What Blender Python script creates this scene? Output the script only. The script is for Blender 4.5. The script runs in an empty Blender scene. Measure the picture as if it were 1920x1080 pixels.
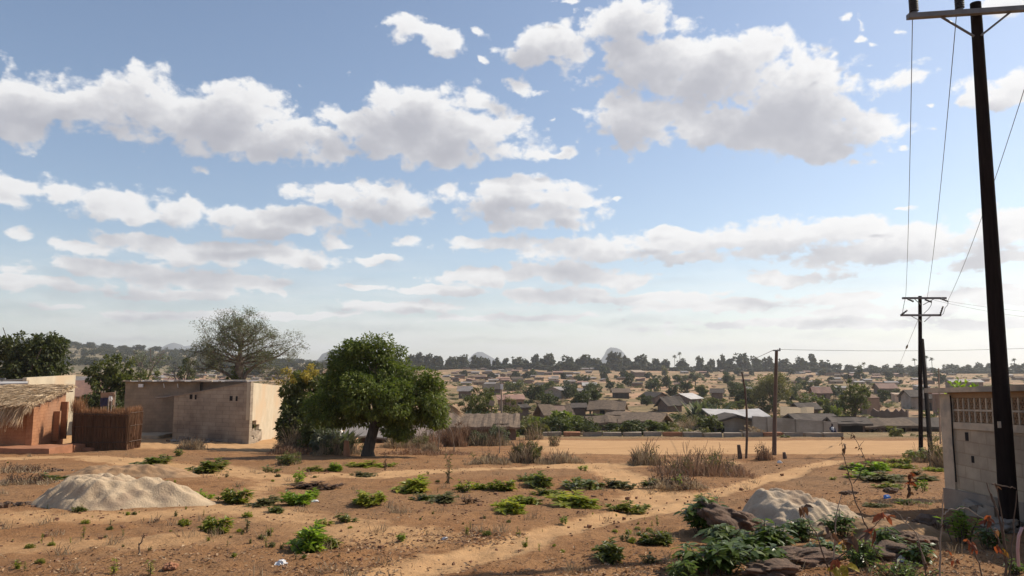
import bpy, bmesh, math, random
import numpy as np
from mathutils import Vector, Matrix

SC = bpy.context.scene
COL = SC.collection
R = math.radians
PI = math.pi

# ------------------------------------------------------------------ camera
EYE = 1.6
FPX = 1400.0                       # focal length in pixels of the 1920 wide photograph
PITCH = math.atan(155.0 / FPX)
cam_data = bpy.data.cameras.new('camera')
cam = bpy.data.objects.new('camera', cam_data)
COL.objects.link(cam)
cam.location = (0, 0, EYE)
cam.rotation_euler = (PI / 2 + PITCH, 0, 0)
cam_data.sensor_width = 36.0
cam_data.lens = 36.0 * FPX / 1920.0
cam_data.clip_start = 0.1
cam_data.clip_end = 30000
SC.camera = cam

SUN_EL, SUN_AZ = 42.0, 68.0        # degrees; azimuth clockwise from the view direction (+Y)
SC.view_settings.view_transform = 'Standard'
SC.view_settings.look = 'None'
SC.view_settings.exposure = 0.22
SC.view_settings.gamma = 1.0
SC.render.resolution_x, SC.render.resolution_y = 1024, 576
SC.cycles.max_bounces = 6
SC.cycles.diffuse_bounces = 3
SC.cycles.glossy_bounces = 2
SC.cycles.transmission_bounces = 3
SC.cycles.transparent_max_bounces = 6
SC.cycles.volume_bounces = 1
SC.cycles.use_denoising = True

sun_data = bpy.data.lights.new('sun', 'SUN')
sun_data.energy = 4.7
sun_data.angle = R(0.53)
sun_data.color = (1.0, 0.91, 0.76)
sun = bpy.data.objects.new('sun', sun_data)
COL.objects.link(sun)
sun.location = (30, 20, 40)
SUN_DIR = Vector((math.sin(R(SUN_AZ)) * math.cos(R(SUN_EL)), math.cos(R(SUN_AZ)) * math.cos(R(SUN_EL)), math.sin(R(SUN_EL))))
sun.rotation_euler = SUN_DIR.to_track_quat('Z', 'Y').to_euler()


# ------------------------------------------------------------------ pixel rays (photograph coordinates, 1920 x 1080)
CP, SP = math.cos(PITCH), math.sin(PITCH)


def ray(px, py):
    a, b = (px - 960.0) / FPX, (540.0 - py) / FPX
    return Vector((a, CP - SP * b, SP + CP * b))


def at(px, py, Y):
    v = ray(px, py)
    return Vector((0, 0, EYE)) + v * (Y / v.y)


def azel(px, py):
    v = ray(px, py).normalized()
    return math.atan2(v.x, v.y), math.asin(v.z)


# ------------------------------------------------------------------ world: sky and clouds by direction
world = bpy.data.worlds.new('World')
SC.world = world
world.use_nodes = True
try:
    world.cycles.sampling_method = 'MANUAL'
    world.cycles.sample_map_resolution = 512
except Exception:
    pass


class NT:
    """small helper round a node tree"""

    def __init__(s, tree):
        s.t = tree

    def n(s, kind, **kw):
        nd = s.t.nodes.new(kind)
        for k, v in kw.items():
            setattr(nd, k, v)
        return nd

    def link(s, a, b):
        s.t.links.new(a, b)

    def put(s, sock, v):
        if hasattr(v, 'is_output') or isinstance(v, bpy.types.NodeSocket):
            s.link(v, sock)
        else:
            sock.default_value = v

    def math(s, op, a, b=None, c=None, clamp=False):
        nd = s.n('ShaderNodeMath', operation=op, use_clamp=clamp)
        s.put(nd.inputs[0], a)
        if b is not None:
            s.put(nd.inputs[1], b)
        if c is not None:
            s.put(nd.inputs[2], c)
        return nd.outputs[0]

    def vec(s, op, a, b=None, c=None):
        nd = s.n('ShaderNodeVectorMath', operation=op)
        s.put(nd.inputs[0], a)
        if b is not None:
            s.put(nd.inputs[1], b)
        if c is not None:
            s.put(nd.inputs[2], c)
        return nd.outputs['Value'] if op in ('LENGTH', 'DOT_PRODUCT', 'DISTANCE') else nd.outputs[0]

    def ramp(s, fac, stops, interp='LINEAR'):
        nd = s.n('ShaderNodeValToRGB')
        nd.color_ramp.interpolation = interp
        els = nd.color_ramp.elements
        while len(els) < len(stops):
            els.new(0.5)
        for e, (p, c) in zip(els, stops):
            e.position = p
            e.color = (c[0], c[1], c[2], 1) if len(c) == 3 else c
        s.put(nd.inputs[0], fac)
        return nd.outputs[0]

    def maprange(s, v, a, b, c=0.0, d=1.0, smooth=True):
        nd = s.n('ShaderNodeMapRange', interpolation_type='SMOOTHSTEP' if smooth else 'LINEAR')
        s.put(nd.inputs[0], v)
        for i, x in enumerate((a, b, c, d)):
            s.put(nd.inputs[i + 1], x)
        return nd.outputs[0]

    def mix(s, fac, a, b, blend='MIX'):
        nd = s.n('ShaderNodeMix', data_type='RGBA', blend_type=blend)
        s.put(nd.inputs[0], fac)
        s.put(nd.inputs[6], a if not isinstance(a, tuple) else (*a[:3], 1))
        s.put(nd.inputs[7], b if not isinstance(b, tuple) else (*b[:3], 1))
        return nd.outputs[2]

    def noise(s, vec, scale, detail=4, rough=0.5, dist=0.0, dims='3D', out=0):
        nd = s.n('ShaderNodeTexNoise', noise_dimensions=dims)
        s.put(nd.inputs['Vector'], vec)
        nd.inputs['Scale'].default_value = scale
        nd.inputs['Detail'].default_value = detail
        nd.inputs['Roughness'].default_value = rough
        nd.inputs['Distortion'].default_value = dist
        return nd.outputs[out]


# centre x, centre y, half width, half height (pixels of the photograph): where the cumulus stand in the sky
CLOUDS = [
    # great cloud at the upper right
    (1190, 38, 125, 52), (1040, 88, 110, 45), (1200, 110, 170, 62), (1350, 140, 170, 85), (1500, 190, 165, 78),
    (1625, 228, 75, 55), (1200, 222, 125, 62), (1360, 235, 160, 48), (1530, 255, 150, 38), (1430, 262, 40, 20),
    (1560, 292, 55, 17), (1600, 308, 32, 12), (1500, 276, 50, 14),
    # band upper left
    (20, 205, 85, 50), (60, 238, 60, 28), (150, 200, 110, 52), (280, 200, 125, 60), (330, 235, 160, 48), (460, 215, 105, 62), (430, 262, 170, 34),
    (560, 262, 130, 40), (800, 208, 130, 58), (710, 250, 150, 52), (880, 250, 120, 56), (790, 285, 150, 32), (950, 284, 85, 24), (1048, 283, 34, 9),
    (380, 312, 26, 10),
    # small ones on top
    (765, 60, 70, 26), (850, 85, 58, 30), (905, 65, 30, 14), (975, 165, 38, 24), (1020, 180, 30, 10), (920, 110, 22, 16), (1040, 232, 16, 6),
    (1590, 32, 22, 12), (1625, 38, 16, 18), (1620, 70, 22, 14), (1640, 85, 20, 9), (1688, 60, 22, 12), (1560, 104, 14, 8),
    (1690, 152, 26, 12), (1755, 243, 30, 12), (1742, 194, 14, 6), (1705, 275, 22, 8),
    (1875, 165, 75, 36), (1905, 12, 70, 28), (1060, 3, 24, 8),
    # second band
    (15, 352, 50, 22), (15, 382, 50, 14), (165, 370, 100, 32), (230, 395, 90, 22), (340, 392, 80, 34), (450, 405, 120, 30), (560, 412, 130, 28), (500, 432, 110, 16),
    (620, 366, 110, 30), (740, 362, 105, 36), (700, 390, 130, 24), (840, 350, 45, 26), (960, 380, 140, 36), (1000, 352, 130, 26), (1080, 372, 70, 20), (1020, 408, 130, 22), (1165, 372, 18, 7),
    # third band
    (760, 450, 42, 18), (30, 437, 34, 12), (400, 470, 250, 26), (270, 452, 110, 18), (160, 468, 80, 14), (570, 482, 90, 20), (630, 455, 40, 12), (720, 482, 55, 12),
    (940, 455, 110, 22), (1090, 462, 160, 30), (1270, 456, 160, 34), (1240, 432, 60, 16), (1420, 446, 140, 34), (1560, 432, 150, 32), (1720, 436, 130, 30), (1640, 470, 190, 24), (1880, 440, 110, 38),
    (1300, 488, 120, 15), (1850, 485, 90, 18), (1690, 392, 35, 6),
    # lower rows
    (250, 510, 190, 24), (420, 530, 120, 22), (90, 545, 110, 16), (20, 530, 60, 12), (330, 548, 120, 14), (520, 545, 30, 14), (240, 552, 24, 12),
    (900, 520, 110, 18), (1060, 508, 150, 24), (1180, 522, 70, 18), (830, 545, 90, 14), (690, 540, 50, 10), (1480, 516, 105, 16), (1040, 552, 120, 18),
    (760, 580, 150, 14), (1200, 560, 220, 12), (1350, 575, 180, 14), (1570, 560, 110, 14), (1830, 552, 140, 20), (1640, 582, 180, 14), (1490, 610, 300, 12), (960, 600, 180, 10), (1850, 600, 150, 14), (560, 590, 120, 9), (300, 588, 180, 10),
]


def build_cloud_group():
    g = bpy.data.node_groups.new('cloud_density', 'ShaderNodeTree')
    g.interface.new_socket('az', in_out='INPUT', socket_type='NodeSocketFloat')
    g.interface.new_socket('el', in_out='INPUT', socket_type='NodeSocketFloat')
    g.interface.new_socket('density', in_out='OUTPUT', socket_type='NodeSocketFloat')
    g.interface.new_socket('soft', in_out='OUTPUT', socket_type='NodeSocketFloat')
    T = NT(g)
    gi, go = T.n('NodeGroupInput'), T.n('NodeGroupOutput')
    az, el = gi.outputs[0], gi.outputs[1]
    cmb = T.n('ShaderNodeCombineXYZ')
    T.put(cmb.inputs[0], T.math('MULTIPLY', az, 2.0))
    T.put(cmb.inputs[1], T.math('MULTIPLY', el, 2.7))
    q = cmb.outputs[0]
    cm2 = T.n('ShaderNodeCombineXYZ')
    T.put(cm2.inputs[0], T.math('MULTIPLY', az, 3.2))
    T.put(cm2.inputs[1], T.math('MULTIPLY', el, 8.5))
    ql = cm2.outputs[0]
    low = T.maprange(el, 0.08, 0.22, 1.0, 0.0)
    # gentle warp so the blobs lose their outline
    wn = T.noise(q, 6.0, 4, 0.55, out=1)
    w = T.vec('MULTIPLY', T.vec('SUBTRACT', wn, (0.5, 0.5, 0.5)), (0.085, 0.042, 0.0))
    p0 = T.n('ShaderNodeCombineXYZ')
    T.put(p0.inputs[0], az)
    T.put(p0.inputs[1], el)
    p = T.vec('ADD', p0.outputs[0], w)
    acc = None
    for (cx, cy, rx, ry) in CLOUDS:
        a, b = azel(cx, cy)
        k = min(1.0, max(0.0, (62.0 - rx) / 40.0))       # small scraps of cloud stay thin and frayed
        sx = FPX / (rx * (1 + .45 * k)) / math.cos(a)
        sy = FPX / (ry * (1 + .45 * k)) / 0.95
        d = T.vec('LENGTH', T.vec('MULTIPLY_ADD', p, (sx, sy, 0), (-a * sx, -b * sy, 0)))
        if k > 0:
            d = T.math('ADD', d, .54 * k)
        acc = d if acc is None else T.math('SMOOTH_MIN', acc, d, 0.35)
    base = T.math('SUBTRACT', 1.16, acc)
    base = T.math('MAXIMUM', base, -1.2)
    nh = T.noise(q, 7.0, 8, 0.56)
    nl = T.noise(ql, 7.0, 7, 0.56)
    n1 = T.math('ADD', nh, T.math('MULTIPLY', T.math('SUBTRACT', nl, nh), low))
    v = T.n('ShaderNodeTexVoronoi', feature='SMOOTH_F1', voronoi_dimensions='2D')
    T.put(v.inputs['Vector'], T.vec('ADD', q, T.vec('MULTIPLY', wn, (0.12, 0.12, 0.0))))
    v.inputs['Scale'].default_value = 14.0
    v.inputs['Smoothness'].default_value = 0.35
    v.inputs['Detail'].default_value = 2.0
    v.inputs['Roughness'].default_value = 0.5
    dn = T.math('MULTIPLY_ADD', T.math('SUBTRACT', n1, 0.5), 1.9, base)
    n3 = T.noise(q, 24.0, 5, 0.6)
    dn = T.math('MULTIPLY_ADD', T.math('SUBTRACT', n3, 0.5), 0.85, dn)
    dn = T.math('MULTIPLY_ADD', T.math('SUBTRACT', 0.42, v.outputs['Distance']), T.math('MULTIPLY_ADD', low, -.25, 0.55), dn)
    T.put(go.inputs[0], dn)
    ns = T.noise(q, 6.0, 3, 0.5)
    so = T.math('MULTIPLY_ADD', T.math('SUBTRACT', ns, 0.5), 1.7, base)
    so = T.math('ADD', T.math('MULTIPLY', so, .68), T.math('MULTIPLY', dn, .32))
    T.put(go.inputs[1], so)
    return g


def build_world():
    nt = world.node_tree
    nt.nodes.clear()
    T = NT(nt)
    out = T.n('ShaderNodeOutputWorld')
    sky = T.n('ShaderNodeTexSky', sky_type='NISHITA')
    sky.sun_disc = False
    sky.sun_elevation = R(SUN_EL)
    sky.sun_rotation = R(SUN_AZ)
    sky.altitude = 400
    sky.air_density = 1.0
    sky.dust_density = 1.0
    sky.ozone_density = 0.75
    bg = T.n('ShaderNodeBackground')
    T.link(sky.outputs[0], bg.inputs[0])
    bg.inputs[1].default_value = 0.120
    tc = T.n('ShaderNodeTexCoord')
    sep = T.n('ShaderNodeSeparateXYZ')
    T.link(tc.outputs['Generated'], sep.inputs[0])
    az = T.math('ARCTAN2', sep.outputs[0], sep.outputs[1])
    el = T.math('ARCSINE', sep.outputs[2])
    grp = build_cloud_group()

    def dens(da, de):
        g = T.n('ShaderNodeGroup')
        g.node_tree = grp
        T.put(g.inputs[0], T.math('ADD', az, da))
        T.put(g.inputs[1], T.math('ADD', el, de))
        return g.outputs
    d0 = dens(0.0, 0.0)[0]
    d1 = dens(0.009, 0.012)[0]
    d2 = dens(0.026, 0.030)[1]
    alpha = T.maprange(d0, -0.02, 0.40)
    # light that reaches this place through the cloud towards the sun
    th = T.math('ADD', T.math('MULTIPLY', T.math('MAXIMUM', d1, 0.0), 0.6), T.math('MULTIPLY', T.math('MAXIMUM', d2, 0.0), 1.5))
    th = T.math('MULTIPLY_ADD', T.math('MAXIMUM', d0, 0.0), 0.3, th)
    lowk = T.maprange(el, 0.06, 0.26, 0.8, 1.0)
    lit = T.math('EXPONENT', T.math('MULTIPLY', T.math('MULTIPLY', th, -1.05), lowk))
    ccol = T.ramp(lit, [(0.0, (0.42, 0.425, 0.48)), (0.13, (0.50, 0.505, 0.555)), (0.34, (0.69, 0.69, 0.72)), (0.60, (0.90, 0.895, 0.90)), (1.0, (1.0, 1.0, 1.0))])
    bgc = T.n('ShaderNodeBackground')
    T.link(ccol, bgc.inputs[0])
    bgc.inputs[1].default_value = 0.84
    # a thin bright veil of far cloud low over the horizon, brighter towards the sun
    cv = T.n('ShaderNodeCombineXYZ')
    T.put(cv.inputs[0], T.math('MULTIPLY', az, 4.0))
    T.put(cv.inputs[1], T.math('MULTIPLY', el, 26.0))
    vn = T.noise(cv.outputs[0], 2.2, 6, 0.55)
    veil = T.math('MULTIPLY', T.maprange(el, 0.19, 0.02, 0.0, 1.0), T.maprange(vn, .28, .68, .2, .66))
    vcol = T.ramp(T.maprange(az, -.62, .62, 0, 1, False), [(0, (.36, .42, .51)), (.5, (.50, .56, .62)), (1, (.72, .75, .78))])
    ccol = T.mix(alpha, vcol, ccol)
    alpha = T.math('MAXIMUM', alpha, veil)
    # clouds only above the horizon
    up = T.maprange(el, 0.0, 0.03)
    fac = T.math('MULTIPLY', T.math('MULTIPLY', alpha, up), 0.97)
    mx = T.n('ShaderNodeMixShader')
    T.link(fac, mx.inputs[0])
    T.link(bg.outputs[0], mx.inputs[1])
    T.link(bgc.outputs[0], mx.inputs[2])
    T.link(mx.outputs[0], out.inputs[0])


build_world()

# ------------------------------------------------------------------ terrain
DN = np.array([-60, -8, 0, 20, 35, 48, 60, 75, 100, 150, 200, 300, 400, 500, 600, 700, 800, 1000, 1300, 1600, 2500, 9000], float)
UN = np.array([-1.2, -0.62, -0.42, -0.26, 0.0, 0.38, 0.7, 1.2])
ZT = np.array([
    # -60   -8    0    20   35    48    60    75   100  150  200  300   400   500   600   700  800  1000 1300 1600 2500 9000
    [-1.2, -1.2, -1.6, -2.8, -3.6, -3.8, -3.9, -4.3, -5.5, -7, -7.5, -6.5, -4, -1, 4, 10, 18, 36, 62, 55, 0, -40],
    [-1.2, -1.2, -1.6, -2.8, -3.6, -3.9, -4.1, -4.6, -6.0, -8, -8.5, -7.5, -5.5, -3, 0, 5, 11, 25, 47, 42, -5, -40],
    [-1.2, -1.2, -1.6, -2.8, -3.65, -4.1, -4.4, -5.0, -6.4, -8.4, -9, -8.5, -7, -5, -3, 0, 4, 13, 29, 27, -10, -40],
    [-1.2, -1.2, -1.6, -2.8, -3.7, -4.45, -5.0, -5.8, -7.2, -8.8, -9.3, -9, -7.7, -5.8, -4, -1.5, 1.5, 6, 12, 8, -20, -40],
    [-1.2, -1.2, -1.6, -2.8, -3.7, -4.48, -5.2, -6.1, -7.6, -9, -9.5, -9.2, -7.8, -5.6, -3.2, -0.6, 2.2, 2.0, -6, -15, -30, -40],
    [-1.2, -1.2, -1.6, -2.8, -3.7, -4.48, -5.2, -6.1, -7.6, -9, -9.5, -9.3, -8, -6, -4.2, -2.5, -1.3, -1.5, -9, -18, -30, -40],
    [-1.2, -1.2, -1.6, -2.8, -3.7, -4.48, -5.2, -6.1, -7.6, -9, -9.5, -9.4, -8.4, -6.8, -5.2, -3.8, -2.8, -3, -10, -20, -30, -40],
    [-1.2, -1.2, -1.6, -2.8, -3.7, -4.48, -5.2, -6.1, -7.6, -9, -9.5, -9.4, -8.4, -6.8, -5.2, -3.8, -2.8, -3, -10, -20, -30, -40],
]) + EYE
DS = np.linspace(0, 1, len(DN))
_wr = np.random.RandomState(5)
WAVES = [(amp, 2 * PI / wl, _wr.rand(6) * 2 * PI, _wr.rand(6) * 2 * PI) for amp, wl in ((0.012, 0.4), (0.013, 0.9), (0.012, 2.6), (0.03, 9.0))]
WAVES_FAR = [(amp, 2 * PI / wl, _wr.rand(6) * 2 * PI, _wr.rand(6) * 2 * PI) for amp, wl in ((0.25, 35.0), (0.5, 90.0))]


def _waves(ws, x, y):
    s = 0.0
    for amp, k, an, ph in ws:
        for a, p in zip(an, ph):
            s = s + amp * 0.4 * np.sin(k * (np.cos(a) * x + np.sin(a) * y) + p)
    return s


def height(x, y, bumps=True):
    x = np.asarray(x, float)
    y = np.asarray(y, float)
    u = x / np.maximum(np.abs(y), 25.0)
    fi = np.interp(np.clip(u, UN[0], UN[-1]), UN, np.arange(len(UN)))
    fj = np.interp(np.clip(y, DN[0], DN[-1]), DN, np.arange(len(DN)))
    i = np.clip(fi.astype(int), 0, len(UN) - 2)
    j = np.clip(fj.astype(int), 0, len(DN) - 2)
    a, b = fi - i, fj - j
    z = (ZT[i, j] * (1 - a) + ZT[i + 1, j] * a) * (1 - b) + (ZT[i, j + 1] * (1 - a) + ZT[i + 1, j + 1] * a) * b
    if bumps:
        far = np.clip((y - 90) / 150.0, 0, 1)
        z = z + _waves(WAVES, x, y) * np.clip(1 - (y - 60) / 60.0, 0.0, 1) + far * _waves(WAVES_FAR, x, y)
    return z


def gz(x, y):
    return float(height(x, y))


def gnd(px, py):
    """where the view ray of a photograph pixel meets the ground"""
    v = ray(px, py)
    t0, y = 0.0, 3.0
    prev = y
    while y < 6000:
        p = Vector((0, 0, EYE)) + v * (y / v.y)
        if p.z < gz(p.x, p.y):
            lo, hi = prev, y
            for _ in range(24):
                m = (lo + hi) / 2
                q = Vector((0, 0, EYE)) + v * (m / v.y)
                if q.z < gz(q.x, q.y):
                    hi = m
                else:
                    lo = m
            q = Vector((0, 0, EYE)) + v * (hi / v.y)
            return Vector((q.x, q.y, gz(q.x, q.y)))
        prev = y
        y *= 1.02
    q = Vector((0, 0, EYE)) + v * (800 / v.y)
    return Vector((q.x, q.y, gz(q.x, q.y)))


def on_ground(px, Y):
    """the ground point at depth Y straight below a photograph column"""
    a = (px - 960.0) / FPX
    x = a * Y
    for _ in range(3):
        x = a * (Y * CP + (gz(x, Y) - EYE) * SP)
    return Vector((x, Y, gz(x, Y)))


# ------------------------------------------------------------------ objects, tags
def tag(o, label=None, cat=None, group=None, kind=None):
    if label:
        o['label'] = label
    if cat:
        o['category'] = cat
    if group:
        o['group'] = group
    if kind:
        o['kind'] = kind
    return o


def thing(name, label, cat, loc=(0, 0, 0), rotz=0.0, group=None):
    o = bpy.data.objects.new(name, None)
    COL.objects.link(o)
    o.empty_display_size = 0.3
    o.location = loc
    o.rotation_euler = (0, 0, rotz)
    return tag(o, label, cat, group)


def dup(root, loc, rotz=0.0, scale=1.0, label=None, group=None):
    r = root.copy()
    COL.objects.link(r)
    r.location = loc
    r.rotation_euler = (0, 0, rotz)
    r.scale = (scale, scale, scale) if not isinstance(scale, (tuple, list)) else scale
    if label:
        r['label'] = label
    if group:
        r['group'] = group
    for ch in list(root.children):
        c = ch.copy()
        COL.objects.link(c)
        c.parent = r
        for g in ch.children:
            d = g.copy()
            COL.objects.link(d)
            d.parent = c
    return r


class MB:
    """collects faces; build() links them as ONE mesh object"""

    def __init__(s):
        s.v, s.loops, s.sizes, s.mats, s.n = [], [], [], [], 0
        s.smooth = []

    def add(s, verts, faces, mat=0, smooth=False):
        verts = np.asarray(verts, float).reshape(-1, 3)
        if isinstance(faces, np.ndarray):
            s.loops.append((faces + s.n).ravel())
            s.sizes.append(np.full(len(faces), faces.shape[1]))
            k = len(faces)
        else:
            s.loops.append(np.array([i + s.n for f in faces for i in f], int))
            s.sizes.append(np.array([len(f) for f in faces], int))
            k = len(faces)
        s.mats.append(np.full(k, mat))
        s.smooth.append(np.full(k, smooth))
        s.v.append(verts)
        s.n += len(verts)
        return s

    def verts(s):
        return np.concatenate(s.v)

    def mesh(s, name, mats):
        me = bpy.data.meshes.new(name)
        v = np.concatenate(s.v)
        lp = np.concatenate(s.loops).astype(np.int32)
        sz = np.concatenate(s.sizes).astype(np.int32)
        me.vertices.add(len(v))
        me.vertices.foreach_set('co', v.astype(np.float32).ravel())
        me.loops.add(len(lp))
        me.loops.foreach_set('vertex_index', lp)
        me.polygons.add(len(sz))
        st = np.zeros(len(sz), np.int32)
        st[1:] = np.cumsum(sz)[:-1]
        me.polygons.foreach_set('loop_start', st)
        try:
            me.polygons.foreach_set('loop_total', sz)
        except Exception:
            pass
        for m in (mats if isinstance(mats, (list, tuple)) else [mats]):
            me.materials.append(m)
        me.polygons.foreach_set('material_index', np.concatenate(s.mats).astype(np.int32))
        me.polygons.foreach_set('use_smooth', np.concatenate(s.smooth).astype(bool))
        me.update(calc_edges=True)
        me.validate()
        return me

    def build(s, name, mats, parent=None, origin=None, loc=None):
        if origin is not None:
            o3 = np.array(origin)
            s.v = [v - o3 for v in s.v]
        o = bpy.data.objects.new(name, s.mesh(name, mats))
        COL.objects.link(o)
        if parent is not None:
            o.parent = parent
        elif origin is not None:
            o.location = origin
        if loc is not None:
            o.location = loc
        return o

    # ---- shapes
    def box(s, c, size, rz=0.0, mat=0, jit=0.0, rnd=None):
        x, y, z = (k / 2 for k in size)
        v = np.array([[-x, -y, -z], [x, -y, -z], [x, y, -z], [-x, y, -z], [-x, -y, z], [x, -y, z], [x, y, z], [-x, y, z]])
        if jit and rnd is not None:
            v = v + (rnd.rand(8, 3) - 0.5) * 2 * jit
        cs, sn = math.cos(rz), math.sin(rz)
        v = np.stack([v[:, 0] * cs - v[:, 1] * sn, v[:, 0] * sn + v[:, 1] * cs, v[:, 2]], 1) + np.array(c)
        return s.hexa(v, mat)

    def hexa(s, v, mat=0):
        return s.add(v, [(3, 2, 1, 0), (4, 5, 6, 7), (0, 1, 5, 4), (1, 2, 6, 5), (2, 3, 7, 6), (3, 0, 4, 7)], mat)

    def rough_box(s, lo, hi, step=0.4, jit=0.03, rnd=None, mat=0, top=None):
        """a box of subdivided, slightly uneven faces; top(x, y) may give its height"""
        lo, hi = np.array(lo, float), np.array(hi, float)
        n = np.maximum(1, np.round((hi - lo) / step).astype(int))
        rnd = rnd or np.random.RandomState(1)
        idx, vs = {}, []

        def vid(i, j, k):
            key = (i, j, k)
            if key not in idx:
                p = lo + (hi - lo) * np.array([i / n[0], j / n[1], k / n[2]])
                if top is not None:
                    p[2] = lo[2] + (top(p[0], p[1]) - lo[2]) * k / n[2]
                p = p + (rnd.rand(3) - 0.5) * 2 * jit
                idx[key] = len(vs)
                vs.append(p)
            return idx[key]
        fs = []
        for i in range(n[0]):
            for j in range(n[1]):
                fs.append((vid(i, j, 0), vid(i, j + 1, 0), vid(i + 1, j + 1, 0), vid(i + 1, j, 0)))
                fs.append((vid(i, j, n[2]), vid(i + 1, j, n[2]), vid(i + 1, j + 1, n[2]), vid(i, j + 1, n[2])))
        for i in range(n[0]):
            for k in range(n[2]):
                fs.append((vid(i, 0, k), vid(i + 1, 0, k), vid(i + 1, 0, k + 1), vid(i, 0, k + 1)))
                fs.append((vid(i, n[1], k), vid(i, n[1], k + 1), vid(i + 1, n[1], k + 1), vid(i + 1, n[1], k)))
        for j in range(n[1]):
            for k in range(n[2]):
                fs.append((vid(0, j, k), vid(0, j, k + 1), vid(0, j + 1, k + 1), vid(0, j + 1, k)))
                fs.append((vid(n[0], j, k), vid(n[0], j + 1, k), vid(n[0], j + 1, k + 1), vid(n[0], j, k + 1)))
        return s.add(np.array(vs), fs, mat)

    def tube(s, pts, radii, n=6, mat=0, caps=True, smooth=True):
        pts = np.array([tuple(p) for p in pts], float)
        radii = np.broadcast_to(np.asarray(radii, float), (len(pts),))
        t = np.gradient(pts, axis=0)
        t /= np.maximum(np.linalg.norm(t, axis=1, keepdims=True), 1e-9)
        ref = np.array([0, 0, 1.0]) if abs(t[0][2]) < 0.9 else np.array([1.0, 0, 0])
        a = np.cross(t, ref)
        a /= np.maximum(np.linalg.norm(a, axis=1, keepdims=True), 1e-9)
        b = np.cross(t, a)
        an = np.arange(n) * 2 * PI / n
        v = pts[:, None, :] + radii[:, None, None] * (np.cos(an)[None, :, None] * a[:, None, :] + np.sin(an)[None, :, None] * b[:, None, :])
        k = len(pts)
        i, j = np.meshgrid(np.arange(k - 1), np.arange(n), indexing='ij')
        f = np.stack([i * n + j, i * n + (j + 1) % n, (i + 1) * n + (j + 1) % n, (i + 1) * n + j], -1).reshape(-1, 4)
        s.add(v.reshape(-1, 3), f, mat, smooth)
        if caps:
            s.add(v[0], [tuple(range(n))], mat)
            s.add(v[-1], [tuple(range(n))[::-1]], mat)
        return s

    def lathe(s, prof, c=(0, 0, 0), n=12, mat=0, axis=None):
        """prof: (radius, height) pairs"""
        an = np.arange(n) * 2 * PI / n
        v = np.array([[r * math.cos(a), r * math.sin(a), z] for r, z in prof for a in an])
        if axis is not None:
            q = Vector((0, 0, 1)).rotation_difference(Vector(axis))
            v = np.array([tuple(q @ Vector(p)) for p in v])
        k = len(prof)
        i, j = np.meshgrid(np.arange(k - 1), np.arange(n), indexing='ij')
        f = np.stack([i * n + j, i * n + (j + 1) % n, (i + 1) * n + (j + 1) % n, (i + 1) * n + j], -1).reshape(-1, 4)
        return s.add(v + np.array(c), f, mat, True)

    def prism(s, poly, thick, mat=0, axis='y'):
        """a flat polygon of (a, z) pairs given thickness along y"""
        n = len(poly)
        v = [[a, -thick / 2, z] for a, z in poly] + [[a, thick / 2, z] for a, z in poly]
        fs = [tuple(range(n)), tuple(range(2 * n - 1, n - 1, -1))] + [((i + 1) % n, i, i + n, (i + 1) % n + n) for i in range(n)]
        return s.add(np.array(v), fs, mat)

    def leaves(s, pos, axis, nrm, length, width, fold=0.25, seg=1, droop=0.0, mat=0):
        """leaf blades: pos base, axis along the blade, nrm its upper side"""
        pos = np.asarray(pos, float)
        n = len(pos)
        ax = axis / np.maximum(np.linalg.norm(axis, axis=1, keepdims=True), 1e-9)
        sd = np.cross(nrm, ax)
        sd /= np.maximum(np.linalg.norm(sd, axis=1, keepdims=True), 1e-9)
        nr = np.cross(ax, sd)
        L = np.broadcast_to(np.asarray(length, float), (n,))[:, None]
        W = np.broadcast_to(np.asarray(width, float), (n,))[:, None]
        if seg == 1:
            m = pos + ax * L * 0.45
            l = m + sd * W / 2 + nr * W * fold
            r = m - sd * W / 2 + nr * W * fold
            t = pos + ax * L
            t[:, 2] -= droop * L[:, 0]
            v = np.stack([pos, r, t, l], 1).reshape(-1, 3)
            o = (np.arange(n) * 4)[:, None]
            f = np.concatenate([o + np.array([[0, 1, 2]]), o + np.array([[0, 2, 3]])])
        else:
            def pt(a, w, up):
                p = pos + ax * L * a + sd * W * w + nr * W * up
                p[:, 2] -= droop * L[:, 0] * a * a
                return p
            v = np.stack([pt(0, 0, 0), pt(.3, -.45, fold * .8), pt(.3, 0, 0), pt(.3, .45, fold * .8), pt(.68, -.38, fold * .7), pt(.68, 0, 0), pt(.68, .38, fold * .7), pt(1, 0, 0)], 1).reshape(-1, 3)
            o = (np.arange(n) * 8)[:, None]
            f3 = np.concatenate([o + np.array([[a, b, c]]) for a, b, c in ((0, 1, 2), (0, 2, 3), (4, 7, 5), (5, 7, 6))])
            f4 = np.concatenate([o + np.array([[a, b, c, d]]) for a, b, c, d in ((1, 4, 5, 2), (2, 5, 6, 3))])
            k = s.n
            s.add(v, f3, mat, True)
            s.loops.append((f4 + k).ravel())
            s.sizes.append(np.full(len(f4), 4))
            s.mats.append(np.full(len(f4), mat))
            s.smooth.append(np.full(len(f4), True))
            return s
        return s.add(v, f, mat)

    def blades(s, pos, axis, length, width, bend=0.4, rnd=None, mat=0, flat=False):
        """grass blades: thin strips that bend over"""
        pos = np.asarray(pos, float)
        n = len(pos)
        rnd = rnd or np.random.RandomState(0)
        ax = axis / np.maximum(np.linalg.norm(axis, axis=1, keepdims=True), 1e-9)
        an = rnd.rand(n) * 2 * PI
        sd = np.stack([np.cos(an), np.sin(an), np.zeros(n)], 1)
        if flat:
            sd = np.cross(ax, np.array([0, 0, 1.0]) + rnd.normal(size=(n, 3)) * .25)
            sd /= np.maximum(np.linalg.norm(sd, axis=1, keepdims=True), 1e-9)
        L = np.broadcast_to(np.asarray(length, float), (n,))[:, None]
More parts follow.
